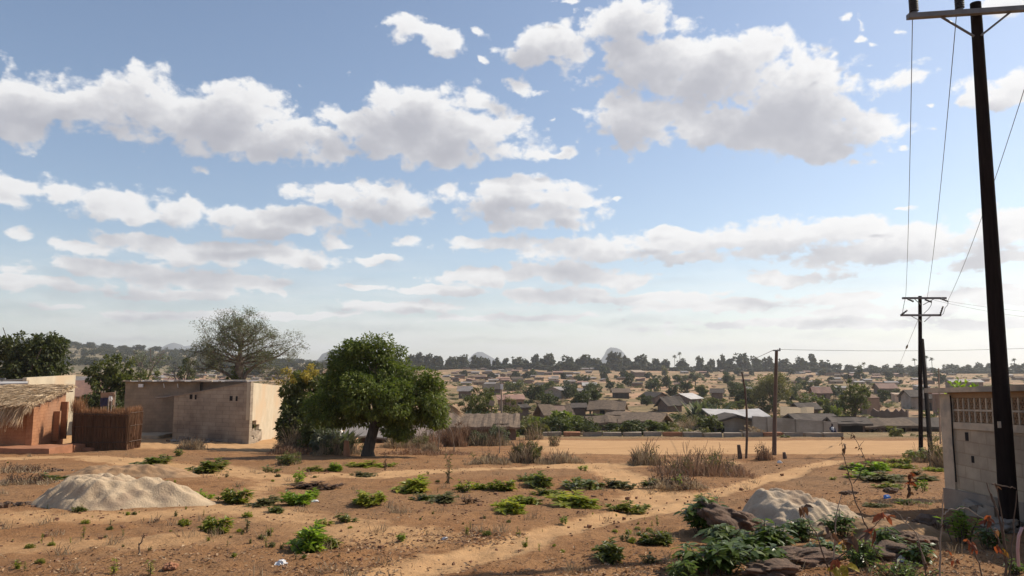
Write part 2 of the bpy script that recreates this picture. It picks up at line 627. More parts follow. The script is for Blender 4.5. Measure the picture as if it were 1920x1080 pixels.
        W = np.broadcast_to(np.asarray(width, float), (n,))[:, None]
        out = ax.copy()
        out[:, 2] = 0
        m = pos + ax * L * 0.55
        t = m + (ax * (1 - bend) + out * bend - np.array([0, 0, 1.0]) * bend * 0.4) * L * 0.5
        v = np.stack([pos - sd * W / 2, pos + sd * W / 2, m + sd * W * .4, m - sd * W * .4, t], 1).reshape(-1, 3)
        o = (np.arange(n) * 5)[:, None]
        k = s.n
        f4 = o + np.array([[0, 1, 2, 3]])
        f3 = o + np.array([[3, 2, 4]])
        s.add(v, f4, mat)
        s.loops.append((f3 + k).ravel())
        s.sizes.append(np.full(len(f3), 3))
        s.mats.append(np.full(len(f3), mat))
        s.smooth.append(np.full(len(f3), False))
        return s


# ------------------------------------------------------------------ materials
MATS = {}


def mat(name, c1, c2=None, scale=2.0, rough=0.9, bump=0.0, bscale=12.0, detail=6, c3=None, scale2=0.4, spec=0.3, brick=None, vary=0.0, coord='Object', stretch=None, bdist=0.02):
    """c1..c2 mottled by noise, c3 in large patches; brick = (course height, length, mortar colour, strength)"""
    m = bpy.data.materials.new(name)
    m.use_nodes = True
    nt = m.node_tree
    T = NT(nt)
    b = nt.nodes['Principled BSDF']
    b.inputs['Roughness'].default_value = rough
    b.inputs['Specular IOR Level'].default_value = spec
    tc = T.n('ShaderNodeTexCoord')
    vec = tc.outputs[coord]
    if stretch:
        vec = T.vec('MULTIPLY', vec, stretch)
    col = (*c1, 1)
    if c2 is not None:
        f = T.maprange(T.noise(vec, scale, detail, 0.6), 0.3, 0.7)
        col = T.mix(f, c1, c2)
    if c3 is not None:
        f = T.maprange(T.noise(vec, scale2, 4, 0.55), 0.45, 0.7)
        col = T.mix(f, col, c3)
    if brick:
        bt = T.n('ShaderNodeTexBrick')
        hgt, ln, mc, st = brick
        sx = T.n('ShaderNodeSeparateXYZ')
        T.link(tc.outputs[coord], sx.inputs[0])
        cm = T.n('ShaderNodeCombineXYZ')
        T.put(cm.inputs[0], T.math('ADD', sx.outputs[0], sx.outputs[1]))
        T.link(sx.outputs[2], cm.inputs[1])
        T.link(cm.outputs[0], bt.inputs['Vector'])
        bt.inputs['Scale'].default_value = 1.0
        bt.inputs['Brick Width'].default_value = ln
        bt.inputs['Row Height'].default_value = hgt
        bt.inputs['Mortar Size'].default_value = 0.012
        bt.inputs['Mortar Smooth'].default_value = 0.4
        bt.inputs['Color1'].default_value = (1, 1, 1, 1)
        bt.inputs['Color2'].default_value = (0.82, 0.82, 0.82, 1)
        bt.inputs['Mortar'].default_value = (*mc, 1)
        col = T.mix(st, col, T.mix(1.0, col, bt.outputs['Color'], 'MULTIPLY'))
        bfac = bt.outputs['Fac']
    if vary:
        oi = T.n('ShaderNodeObjectInfo')
        k = T.maprange(oi.outputs['Random'], 0, 1, 1 - vary, 1 + vary, False)
        hs = T.n('ShaderNodeHueSaturation')
        T.put(hs.inputs['Value'], k)
        T.put(hs.inputs['Color'], col)
        col = hs.outputs[0]
    T.put(b.inputs['Base Color'], col)
    if bump:
        bp = T.n('ShaderNodeBump')
        bp.inputs['Strength'].default_value = bump
        bp.inputs['Distance'].default_value = bdist
        h = T.noise(vec, bscale, 6, 0.65)
        if brick:
            h = T.math('MULTIPLY_ADD', bfac, -0.5, h)
        T.link(h, bp.inputs['Height'])
        T.link(bp.outputs[0], b.inputs['Normal'])
    MATS[name] = m
    return m


def leafmat(name, stops, rough=0.45, trans=0.35, spec=0.4, vary=0.15, tint=(1.5, 1.7, 0.9)):
    """foliage: every blade takes its own tint; some light passes through"""
    m = bpy.data.materials.new(name)
    m.use_nodes = True
    nt = m.node_tree
    T = NT(nt)
    b = nt.nodes['Principled BSDF']
    out = nt.nodes['Material Output']
    geo = T.n('ShaderNodeNewGeometry')
    n = len(stops)
    col = T.ramp(geo.outputs['Random Per Island'], [(i / max(1, n - 1), c) for i, c in enumerate(stops)])
    if vary:
        oi = T.n('ShaderNodeObjectInfo')
        hs = T.n('ShaderNodeHueSaturation')
        T.put(hs.inputs['Value'], T.maprange(oi.outputs['Random'], 0, 1, 1 - vary, 1 + vary, False))
        T.put(hs.inputs['Color'], col)
        col = hs.outputs[0]
    T.link(col, b.inputs['Base Color'])
    b.inputs['Roughness'].default_value = rough
    b.inputs['Specular IOR Level'].default_value = spec
    tr = T.n('ShaderNodeBsdfTranslucent')
    T.put(tr.inputs[0], T.mix(1.0, col, tint, 'MULTIPLY'))
    mx = T.n('ShaderNodeMixShader')
    mx.inputs[0].default_value = trans
    T.link(b.outputs[0], mx.inputs[1])
    T.link(tr.outputs[0], mx.inputs[2])
    T.link(mx.outputs[0], out.inputs[0])
    MATS[name] = m
    return m


M_bark = mat('bark', (.10, .075, .055), (.05, .038, .03), 6, .95, .8, 25, stretch=(3, 3, .6))
M_bark_pale = mat('bark_pale', (.20, .15, .12), (.11, .085, .07), 3, .9, .5, 15)
M_mud_red = mat('mud_red', (.42, .20, .10), (.33, .15, .075), 2.5, .95, .5, 20, c3=(.36, .19, .11), brick=(.14, .32, (.75, .7, .66), .6))
M_plinth = mat('plinth_mud', (.38, .17, .09), (.28, .13, .07), 3, .95, .6, 16)
M_plaster = mat('plaster_cream', (.52, .435, .31), (.44, .365, .26), 1.5, .9, .25, 14, c3=(.50, .37, .24))
M_block = mat('block_tan', (.41, .33, .24), (.315, .25, .185), 1.6, .92, .5, 14, c3=(.235, .18, .135), brick=(.22, .46, (.58, .55, .53), .75))
M_block_grey = mat('block_grey', (.38, .32, .265), (.32, .265, .215), 1.0, .92, .3, 14, c3=(.26, .21, .165), brick=(.2, .4, (.78, .78, .78), .6))
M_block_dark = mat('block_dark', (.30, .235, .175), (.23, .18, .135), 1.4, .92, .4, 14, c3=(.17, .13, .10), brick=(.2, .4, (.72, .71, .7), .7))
M_concrete = mat('concrete', (.33, .26, .195), (.25, .195, .15), 3, .9, .35, 20, c3=(.2, .18, .16), scale2=.8)
M_wallblock = mat('near_block', (.50, .39, .27), (.39, .30, .21), 3.5, .92, .5, 26, c3=(.32, .245, .175), scale2=1.2, brick=(.2, .4, (.70, .66, .62), .7), bdist=.01)
M_beam = mat('beam_concrete', (.56, .44, .31), (.45, .35, .25), 4, .9, .3, 25, c3=(.3, .26, .21), scale2=2)
M_lattice = mat('lattice_clay', (.36, .225, .125), (.28, .175, .098), 5, .9, .4, 25)
M_thatch = mat('thatch', (.56, .42, .26), (.36, .25, .15), 6, .95, .9, 30, stretch=(6, 6, 2))
M_thatch_old = mat('thatch_old', (.185, .13, .088), (.105, .076, .055), 3, .95, .8, 20, vary=.2)
M_tin = mat('tin_grey', (.27, .235, .205), (.19, .16, .14), 1.5, .55, .2, 10, c3=(.26, .18, .13), spec=.5, vary=.15)
M_tin_white = mat('tin_white', (.50, .46, .42), (.38, .34, .30), .8, .5, .25, 8, spec=.5)
M_tin_rust = mat('tin_rust', (.30, .17, .12), (.22, .13, .10), 1.5, .8, .2, 10, vary=.15)
M_roof_dark = mat('roof_dark', (.095, .073, .058), (.06, .047, .038), 1.5, .9, .4, 10, vary=.2)
M_mudwall = mat('mudwall', (.30, .19, .125), (.23, .145, .10), 1.2, .95, .3, 8, vary=.2)
M_mudwall_pale = mat('mudwall_pale', (.42, .31, .22), (.34, .25, .18), 1.0, .95, .2, 8, vary=.15)
M_mudwall_brown = mat('mudwall_brown', (.20, .135, .10), (.15, .10, .078), 1.0, .95, .4, 8, vary=.15)
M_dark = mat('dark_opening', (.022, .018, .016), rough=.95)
M_wood = mat('wood_grey', (.22, .15, .105), (.13, .09, .065), 5, .9, .5, 20, stretch=(3, 3, .5))
M_pole = mat('pole_creosote', (.024, .016, .013), (.013, .009, .008), 4, .95, .5, 18, stretch=(4, 4, .4), spec=.05)
M_pole_brown = mat('pole_brown', (.16, .105, .075), (.10, .066, .048), 4, .85, .5, 18, stretch=(4, 4, .4))
M_steel = mat('galvanised', (.16, .155, .15), (.11, .105, .10), 6, .55, .2, 30, spec=.5)
M_rubber = mat('insulator_black', (.018, .017, .018), rough=.45, spec=.5)
M_wire = mat('wire', (.10, .10, .105), rough=.6, spec=.4)
M_rock = mat('rock_brown', (.17, .108, .072), (.095, .062, .045), 9, .9, 1.0, 22, c3=(.19, .11, .07), scale2=2.5, bdist=.03)
M_reed = mat('reed', (.19, .095, .048), (.12, .06, .032), 14, .95, .6, 30, stretch=(9, 9, .5))
M_white = mat('white_cloth', (.72, .70, .68), (.60, .58, .56), 6, .8, .3, 10)
M_yellow = mat('yellow_plastic', (.62, .42, .03), rough=.45, spec=.5)
M_blue = mat('blue_plastic', (.05, .19, .55), (.08, .28, .65), 15, .35, .3, 20, spec=.5)
M_navy = mat('navy_cloth', (.022, .022, .05), (.03, .03, .07), 5, .9)
M_skin = mat('skin', (.06, .035, .024), rough=.6)
M_pinkhose = mat('pink_hose', (.48, .28, .25), rough=.5, spec=.5)
M_twig = mat('twig', (.13, .088, .062), (.08, .055, .04), 8, .9)
M_twig_pale = mat('twig_pale', (.30, .235, .18), (.20, .155, .12), 8, .9)

L_mango = leafmat('mango_leaf', [(0.051, 0.067, 0.012), (0.075, 0.098, 0.016), (0.098, 0.130, 0.020), (0.149, 0.176, 0.026), (0.086, 0.112, 0.020), (0.223, 0.232, 0.045)], .52, .30, .28, 0)
L_dark = leafmat('dark_leaf', [(0.043, 0.051, 0.013), (0.060, 0.069, 0.016), (0.085, 0.092, 0.022)], .5, .28)
L_mid = leafmat('mid_leaf', [(0.069, 0.078, 0.018), (0.100, 0.108, 0.023), (0.138, 0.140, 0.032)], .55, .32)
L_light = leafmat('light_leaf', [(0.102, 0.127, 0.023), (0.144, 0.165, 0.032), (0.204, 0.209, 0.041)], .5, .4)
L_olive = leafmat('olive_leaf', [(0.098, 0.090, 0.032), (0.132, 0.119, 0.045), (0.167, 0.145, 0.056)], .6, .32)
L_far = leafmat('far_leaf', [(0.033, 0.036, 0.014), (0.046, 0.048, 0.018), (0.062, 0.060, 0.023)], .6, .2)
L_flower = leafmat('yellow_flower', [(.34, .25, .03), (.44, .33, .04), (.22, .19, .04)], .6, .4, tint=(1, 1, 1))
L_bright = leafmat('bright_leaf', [(0.121, 0.179, 0.020), (0.187, 0.252, 0.028), (0.275, 0.315, 0.044)], .45, .5)
L_weed = leafmat('weed_leaf', [(0.120, 0.143, 0.017), (0.181, 0.201, 0.023), (0.261, 0.259, 0.035), (0.339, 0.276, 0.043)], .45, .38, .4, .25)
L_weed_dark = leafmat('weed_leaf_dark', [(0.082, 0.097, 0.018), (0.118, 0.128, 0.023), (0.181, 0.169, 0.032)], .42, .32, .5, .2)
L_red = leafmat('red_leaf', [(.20, .045, .018), (.28, .085, .03), (.14, .055, .028)], .6, .45, tint=(1.2, 1, .8))
L_brownleaf = leafmat('brown_leaf', [(.14, .075, .04), (.09, .052, .033), (.21, .12, .06)], .7, .25, tint=(1.2, 1, .8))
L_yellowleaf = leafmat('yellow_leaf', [(.42, .33, .03), (.30, .26, .03), (.35, .16, .03)], .6, .45, tint=(1.2, 1.1, .8))
L_drygrass = leafmat('dry_grass', [(.34, .25, .15), (.25, .18, .11), (.42, .33, .21), (.20, .14, .09)], .8, .3, tint=(1.1, 1, .9))
L_redgrass = leafmat('red_grass', [(.30, .18, .11), (.21, .12, .075), (.38, .26, .165), (.26, .13, .08)], .8, .3, tint=(1.1, 1, .9))
L_thatch = leafmat('thatch_straw', [(.62, .46, .29), (.42, .29, .17), (.72, .56, .37), (.30, .19, .11)], .8, .12, vary=0, tint=(1, 1, 1))
L_tuft = leafmat('reed_tuft', [(.40, .20, .09), (.30, .14, .065), (.46, .26, .13)], .85, .3, vary=0, tint=(1, 1, 1))
L_reed = leafmat('reed_straw', [(.165, .085, .043), (.125, .064, .034), (.205, .112, .058), (.19, .085, .045)], .85, .12, vary=0, tint=(1, 1, 1))
L_greygreen = leafmat('greygreen_leaf', [(.10, .108, .068), (.135, .14, .09), (.07, .078, .045)], .55, .3)
L_litter = leafmat('litter_leaf', [(0.250, 0.127, 0.063), (0.163, 0.083, 0.045), (0.350, 0.209, 0.108), (0.450, 0.308, 0.180), (0.125, 0.061, 0.036)], .8, .1, vary=0, tint=(1, 1, 1))
L_sparse = leafmat('sparse_leaf', [(.12, .13, .07), (.16, .165, .09), (.10, .10, .06), (.19, .18, .11)], .6, .35)
# ------------------------------------------------------------------ the ground: one sheet to the horizon
def polyline_mask(X, Y, pix, half, soft):
    """1 on a track given by photograph pixels, falling to 0 beyond its edge"""
    pts = [gnd(*p) for p in pix]
    best = np.full(X.shape, 1e9)
    for a, b in zip(pts[:-1], pts[1:]):
        dx, dy = b.x - a.x, b.y - a.y
        L2 = dx * dx + dy * dy + 1e-9
        t = np.clip(((X - a.x) * dx + (Y - a.y) * dy) / L2, 0, 1)
        best = np.minimum(best, np.hypot(X - a.x - t * dx, Y - a.y - t * dy))
    w = _waves(WAVES, X * 1.7 + 3, Y * 1.7) * 9
    return 1 - np.clip((best + w * soft - half) / soft, 0, 1)


def build_ground():
    th = np.concatenate([np.linspace(-180, -46, 36)[:-1], np.linspace(-46, 46, 560), np.linspace(46, 180, 36)[1:]])
    th = np.radians(th)
    r = np.concatenate([[0.5, 1.5, 2.5], np.geomspace(3.2, 70, 250), np.geomspace(70, 9000, 150)[1:]])
    RR, TT = np.meshgrid(r, th, indexing='ij')
    X, Y = RR * np.sin(TT), RR * np.cos(TT)
    Z = height(X, Y)
    near = (Y > 2) & (Y < 70)
    track = np.zeros_like(X)
    Xn, Yn = X[near], Y[near]
    t1 = polyline_mask(Xn, Yn, [(560, 1135), (800, 1064), (950, 1022), (1080, 985), (1250, 948), (1400, 905), (1500, 880), (1570, 862)], .26, .25)
    t2 = polyline_mask(Xn, Yn, [(-100, 862), (150, 856), (330, 872), (520, 893), (700, 892), (850, 882), (1000, 878), (1180, 874), (1330, 866)], .45, .9)
    t3 = polyline_mask(Xn, Yn, [(1120, 876), (1190, 895), (1235, 925), (1215, 950)], .25, .6)
    t4 = polyline_mask(Xn, Yn, [(-200, 985), (0, 975), (200, 968), (420, 958), (640, 982), (760, 1000)], .4, 1.0) * .7
    t5 = polyline_mask(Xn, Yn, [(420, 950), (480, 918), (560, 896)], .4, 1.0) * .7
    t6 = polyline_mask(Xn, Yn, [(-100, 1030), (130, 1022), (330, 1010)], .3, .8) * .6
    w = _waves(WAVES, Xn * .8, Yn * .8)
    road = np.clip((Yn - 31.8 + w * 6) / 1.2, 0, 1) * np.clip((52.0 - Yn + w * 8) / 2.0, 0, 1) * np.clip((Xn - 0.0 + w * 12) / 3.0, 0, 1)
    yard = np.clip((Yn - 34 + w * 4) / 2.0, 0, 1) * np.clip((-6.0 - Xn) / 4.0, 0, 1) * .85
    tr = np.maximum.reduce([t1, t2, t3, t4, t5, t6, road, yard])
    track[near] = tr
    Z[near] -= 0.03 * np.maximum(t1, t3) * (1 - road)
    flat = road[:] * .8
    Z[near] = Z[near] * (1 - flat) + height(Xn, Yn, False) * flat
    n0, n1 = X.shape
    i, j = np.meshgrid(np.arange(n0 - 1), np.arange(n1 - 1), indexing='ij')
    f = np.stack([i * n1 + j, (i + 1) * n1 + j, (i + 1) * n1 + j + 1, i * n1 + j + 1], -1).reshape(-1, 4)[:, ::-1]
    mb = MB()
    mb.add(np.stack([X, Y, Z], -1).reshape(-1, 3), f, 0, True)
    c = mb.n
    mb.add([[0, 0, gz(0, 0)]], [(0,)] if False else np.zeros((0, 3), int))
    mb.v[-1] = np.array([[0, 0, gz(0, 0)]])
    fan = np.array([[c, j2, j2 + 1] for j2 in range(n1 - 1)])[:, ::-1]
    mb.loops.append(fan.ravel())
    mb.sizes.append(np.full(len(fan), 3))
    mb.mats.append(np.zeros(len(fan), int))
    mb.smooth.append(np.ones(len(fan), bool))
    m = bpy.data.materials.new('soil')
    m.use_nodes = True
    nt = m.node_tree
    T = NT(nt)
    b = nt.nodes['Principled BSDF']
    b.inputs['Roughness'].default_value = 0.95
    b.inputs['Specular IOR Level'].default_value = 0.12
    tc = T.n('ShaderNodeTexCoord')
    P = T.vec('ADD', tc.outputs['Object'], (500.0, 300.0, 0.0))
    at_ = T.n('ShaderNodeAttribute', attribute_name='track')
    sep = T.n('ShaderNodeSeparateXYZ')
    T.link(tc.outputs['Object'], sep.inputs[0])
    big = T.noise(P, .16, 5, .6)
    mid = T.noise(P, .9, 6, .62)
    fine = T.noise(P, 7.0, 6, .68)
    grit = T.noise(P, 38.0, 4, .7)
    red = T.mix(T.maprange(mid, .35, .66), (.250, .120, .050), (.335, .175, .077))
    red = T.mix(T.maprange(big, .42, .66), red, (.275, .152, .073))
    red = T.mix(T.maprange(fine, .54, .68, 0, .85), red, (.135, .072, .042))
    wet = T.noise(T.vec('MULTIPLY', P, (.55, 1.2, 1)), .55, 6, .66)
    red = T.mix(T.maprange(wet, .54, .70, 0, .55), red, (.175, .098, .052))
    clod = T.noise(P, 17.0, 5, .7)
    red = T.mix(T.maprange(clod, .57, .66, 0, .6), red, (.115, .062, .038))
    red = T.mix(T.maprange(clod, .42, .33, 0, .5), red, (.38, .235, .135))
    red = T.mix(T.maprange(grit, .60, .72, 0, .6), red, (.42, .29, .19))
    red = T.mix(T.maprange(grit, .36, .27, 0, .6), red, (.12, .07, .045))
    sand = T.mix(T.maprange(mid, .3, .7), (.50, .298, .145), (.43, .25, .118))
    sand = T.mix(T.maprange(T.noise(T.vec('MULTIPLY', P, (.12, 1.1, 1)), 1.4, 4, .55), .48, .68, 0, .5), sand, (.385, .215, .10))
    sand = T.mix(T.maprange(fine, .6, .75, 0, .35), sand, (.33, .195, .10))
    tf = T.math('ADD', at_.outputs['Fac'], T.math('MULTIPLY', T.math('SUBTRACT', fine, .5), .5))
    sand = T.mix(T.maprange(clod, .60, .68, 0, .4), sand, (.24, .135, .075))
    nearc = T.mix(T.maprange(tf, .25, .85), red, sand)
    # beyond the road: pale bare yards, dry grass, scrub
    f1 = T.noise(P, .035, 6, .62)
    f2 = T.noise(P, .14, 5, .6)
    farc = T.mix(T.maprange(f2, .35, .65), (.40, .225, .13), (.47, .295, .18))
    farc = T.mix(T.maprange(f1, .42, .56, 0, .85), farc, (.20, .15, .07))
    farc = T.mix(T.maprange(T.noise(P, .3, 5, .65), .50, .64, 0, .85), farc, (.115, .095, .05))
    hill = T.mix(T.maprange(T.noise(P, .02, 6, .65), .42, .66), (.235, .185, .115), (.12, .105, .062))
    # scrub takes over on the wooded left slope and beyond the ridge
    ratio = T.math('DIVIDE', sep.outputs[0], T.math('MAXIMUM', sep.outputs[1], 1.0))
    hf = T.math('MAXIMUM', T.math('MULTIPLY', T.maprange(ratio, -.20, -.36), T.maprange(sep.outputs[1], 480, 640)), T.maprange(sep.outputs[1], 780, 860))
    farc = T.mix(hf, farc, hill)
    col = T.mix(T.maprange(sep.outputs[1], 52, 62), nearc, farc)
    T.link(col, b.inputs['Base Color'])
    bp = T.n('ShaderNodeBump')
    bp.inputs['Strength'].default_value = .9
    bp.inputs['Distance'].default_value = .05
    hgt = T.math('ADD', T.math('MULTIPLY', fine, 1.3), T.math('ADD', T.math('MULTIPLY', clod, .8), T.math('MULTIPLY', grit, .5)))
    hgt = T.math('MULTIPLY', hgt, T.math('SUBTRACT', 1.0, T.math('MULTIPLY', at_.outputs['Fac'], .6)))
    T.link(hgt, bp.inputs['Height'])
    T.link(bp.outputs[0], b.inputs['Normal'])
    o = mb.build('ground', m)
    a = o.data.attributes.new('track', 'FLOAT', 'POINT')
    vals = np.zeros(len(o.data.vertices), np.float32)
    vals[:track.size] = track.ravel()
    a.data.foreach_set('value', vals)
    tag(o, kind='structure')


build_ground()


# ------------------------------------------------------------------ mountains on the horizon
M_mount = mat('mountain_rock', (.07, .075, .085), (.05, .055, .06), .004, .95)


def mountain(px, ptop, prof, Y):
    """a granite dome; prof: (pixel offset, pixel height over its foot) of the outline seen in the photo"""
    s = Y / FPX
    n = len(prof)
    c = on_ground(px, Y)
    base = -60.0
    mb = MB()
    vs, rows = [], 9
    for k in range(rows):
        f = (k / (rows - 1)) * 2 - 1
        dep = f * s * 60
        sc = math.sqrt(max(0.0, 1 - f * f)) ** 0.8
        for (dx, h) in prof:
            vs.append((c.x + dx * s * (0.55 + 0.45 * sc), Y + dep + 15 * math.sin(dx * .3 + k), base + (EYE + (695 - ptop) * s + (h - max(p[1] for p in prof)) * s - base) * (0.25 + .75 * sc) + 4 * math.sin(dx * .7 + k * 2)))
    fs = [(k * n + i, k * n + i + 1, (k + 1) * n + i + 1, (k + 1) * n + i) for k in range(rows - 1) for i in range(n - 1)]
    mb.add(vs, fs, 0, True)
    o = mb.build('mountain', M_mount)
    tag(o, kind='structure')


mountain(1150, 652, [(-42, 0), (-34, 6), (-24, 14), (-16, 24), (-10, 34), (-6, 38), (4, 37), (12, 34), (20, 26), (26, 14), (33, 4), (40, 0)], 4600)
mountain(905, 661, [(-34, 0), (-26, 6), (-17, 15), (-9, 19), (0, 18), (10, 13), (20, 8), (30, 3), (40, 0)], 4600)
mountain(622, 655, [(-30, 0), (-20, 8), (-11, 18), (0, 22), (12, 24), (24, 20), (36, 8), (46, 0)], 4200)
mountain(324, 644, [(-20, 0), (-14, 6), (-8, 12), (0, 14), (7, 12), (13, 6), (20, 0)], 5200)
mountain(350, 648, [(-30, 0), (-16, 6), (-4, 9), (10, 10), (24, 7), (40, 0)], 6600)


# ------------------------------------------------------------------ trees
def sphere_pts(rnd, n):
    v = rnd.normal(size=(n, 3))
    return v / np.linalg.norm(v, axis=1, keepdims=True)


def crown_leaves(mb, lobes, n, size, rnd, clump=0.5, mat_=0, out=.6, squash=.8, droop=0.15, seg=1, asp=.5, per=55):
    """leaves in clumps over the skin of several ellipsoid lobes: (centre, radii) in metres"""
    area = np.array([(r[0] * r[1] + r[1] * r[2] + r[0] * r[2]) for c, r in lobes])
    share = area / area.sum()
    for (c, r), s in zip(lobes, share):
        k = max(4, int(s * n))
        nc = max(3, int(k / per))
        dirs = sphere_pts(rnd, nc)
        rad = rnd.uniform(.45, 1.06, nc) ** .6
        cl = np.array(c) + dirs * np.array(r) * rad[:, None]
        cr = clump * rnd.uniform(.6, 1.35, nc)
        w = rnd.randint(0, nc, k)
        d2 = sphere_pts(rnd, k)
        pos = cl[w] + d2 * cr[w][:, None] * np.array([1, 1, squash]) * rnd.uniform(.55, 1.0, k)[:, None]
        ax = d2 * out + dirs[w] * .4 + rnd.normal(size=(k, 3)) * .45
        ax[:, 2] -= .25
        nrm = d2 + dirs[w] * .5 + np.array([0, 0, .6]) + rnd.normal(size=(k, 3)) * .35
        L = size * rnd.uniform(.6, 1.35, k)
        mb.leaves(pos, ax, nrm, L, L * asp, .12, seg, droop, mat_)
    return mb


def branch(mb, p, d, length, rad, level, rnd, tips, spread=.6, up=.15, nseg=4, min_rad=.008, child=(2, 3), mat_=0, shrink=.68):
    pts, rr = [p.copy()], [rad]
    d = d.normalized()
    for i in range(nseg):
        d = (d + Vector(rnd.normal(size=3)) * .13 + Vector((0, 0, up * .25))).normalized()
        p = p + d * (length / nseg)
        pts.append(p.copy())
        rr.append(max(min_rad, rad * (1 - .45 * (i + 1) / nseg)))
    mb.tube(pts, rr, 7 if rad > .08 else (5 if rad > .03 else 3), mat_, caps=False)
    if level <= 0:
        tips.append((p.copy(), d.copy()))
        return
    k = rnd.randint(child[0], child[1] + 1)
    for q in range(k):
        ax = Vector(rnd.normal(size=3)).cross(d)
        if ax.length < 1e-4:
            continue
        nd = (d + ax.normalized() * spread * rnd.uniform(.6, 1.3) + Vector((0, 0, up))).normalized()
        j = rnd.randint(2, len(pts)) if q < k - 1 else len(pts) - 1
        branch(mb, pts[j], nd, length * shrink * rnd.uniform(.8, 1.2), rr[j] * (.72 if q < k - 1 else .9), level - 1, rnd, tips, spread, up, max(2, nseg - 1), min_rad, child, mat_, shrink)


# --- the big mango tree
def mango_tree():
    rnd = np.random.RandomState(11)
    base = gnd(690, 856)
    Y = base.y
    s = Y / FPX
    t = thing('mango_tree', 'dense dark green round-crowned tree in the middle, on a short leaning trunk', 'tree', base)

    def loc(px, py, dy=0.0):
        q = at(px, py, Y + dy)
        return (q.x - base.x, q.y - base.y, q.z - base.z)
    lob = []
    for (px, py, rx, rz, dy) in [(688, 690, 66, 58, 0), (735, 690, 36, 44, .5), (650, 695, 36, 44, -.2), (757, 742, 74, 56, .1), (800, 748, 36, 50, -.2), (640, 755, 54, 46, .3), (612, 765, 28, 30, -.2), (700, 745, 70, 45, -1.0), (700, 745, 70, 50, 1.1), (755, 792, 50, 24, -.3), (800, 782, 36, 22, 0), (600, 768, 24, 34, .3), (690, 655, 46, 24, -.3), (628, 732, 24, 30, 0)]:
        lob.append((loc(px, py, dy), (rx * s * .95, min(rx, rz) * s * 1.0, rz * s * .95)))
    tb = MB()
    tips = []
    p0 = Vector((0, 0, -.15))
    top = Vector(loc(704, 792))
    pts = [p0, Vector(loc(690, 845)) + Vector((0, 0, 0)), Vector(loc(697, 818)), top]
    tb.tube(pts, [.34, .24, .21, .20], 10, 0)
    for px, py, dy, r in ((668, 735, -.5, .11), (740, 740, .4, .13), (700, 690, .2, .10), (775, 770, -.4, .08), (640, 775, .6, .08), (720, 715, -.8, .09)):
        e = Vector(loc(px, py, dy))
        d = (e - top)
        branch(tb, top, d, d.length * .55, r, 3, rnd, tips, .5, .1, 4, .012)
    tb.build('trunk', M_bark, t)
    cr = MB()
    crown_leaves(cr, lob, 76000, .125, rnd, .40, 0, asp=.46, per=210)
    cr.build('crown', L_mango, t)


mango_tree()


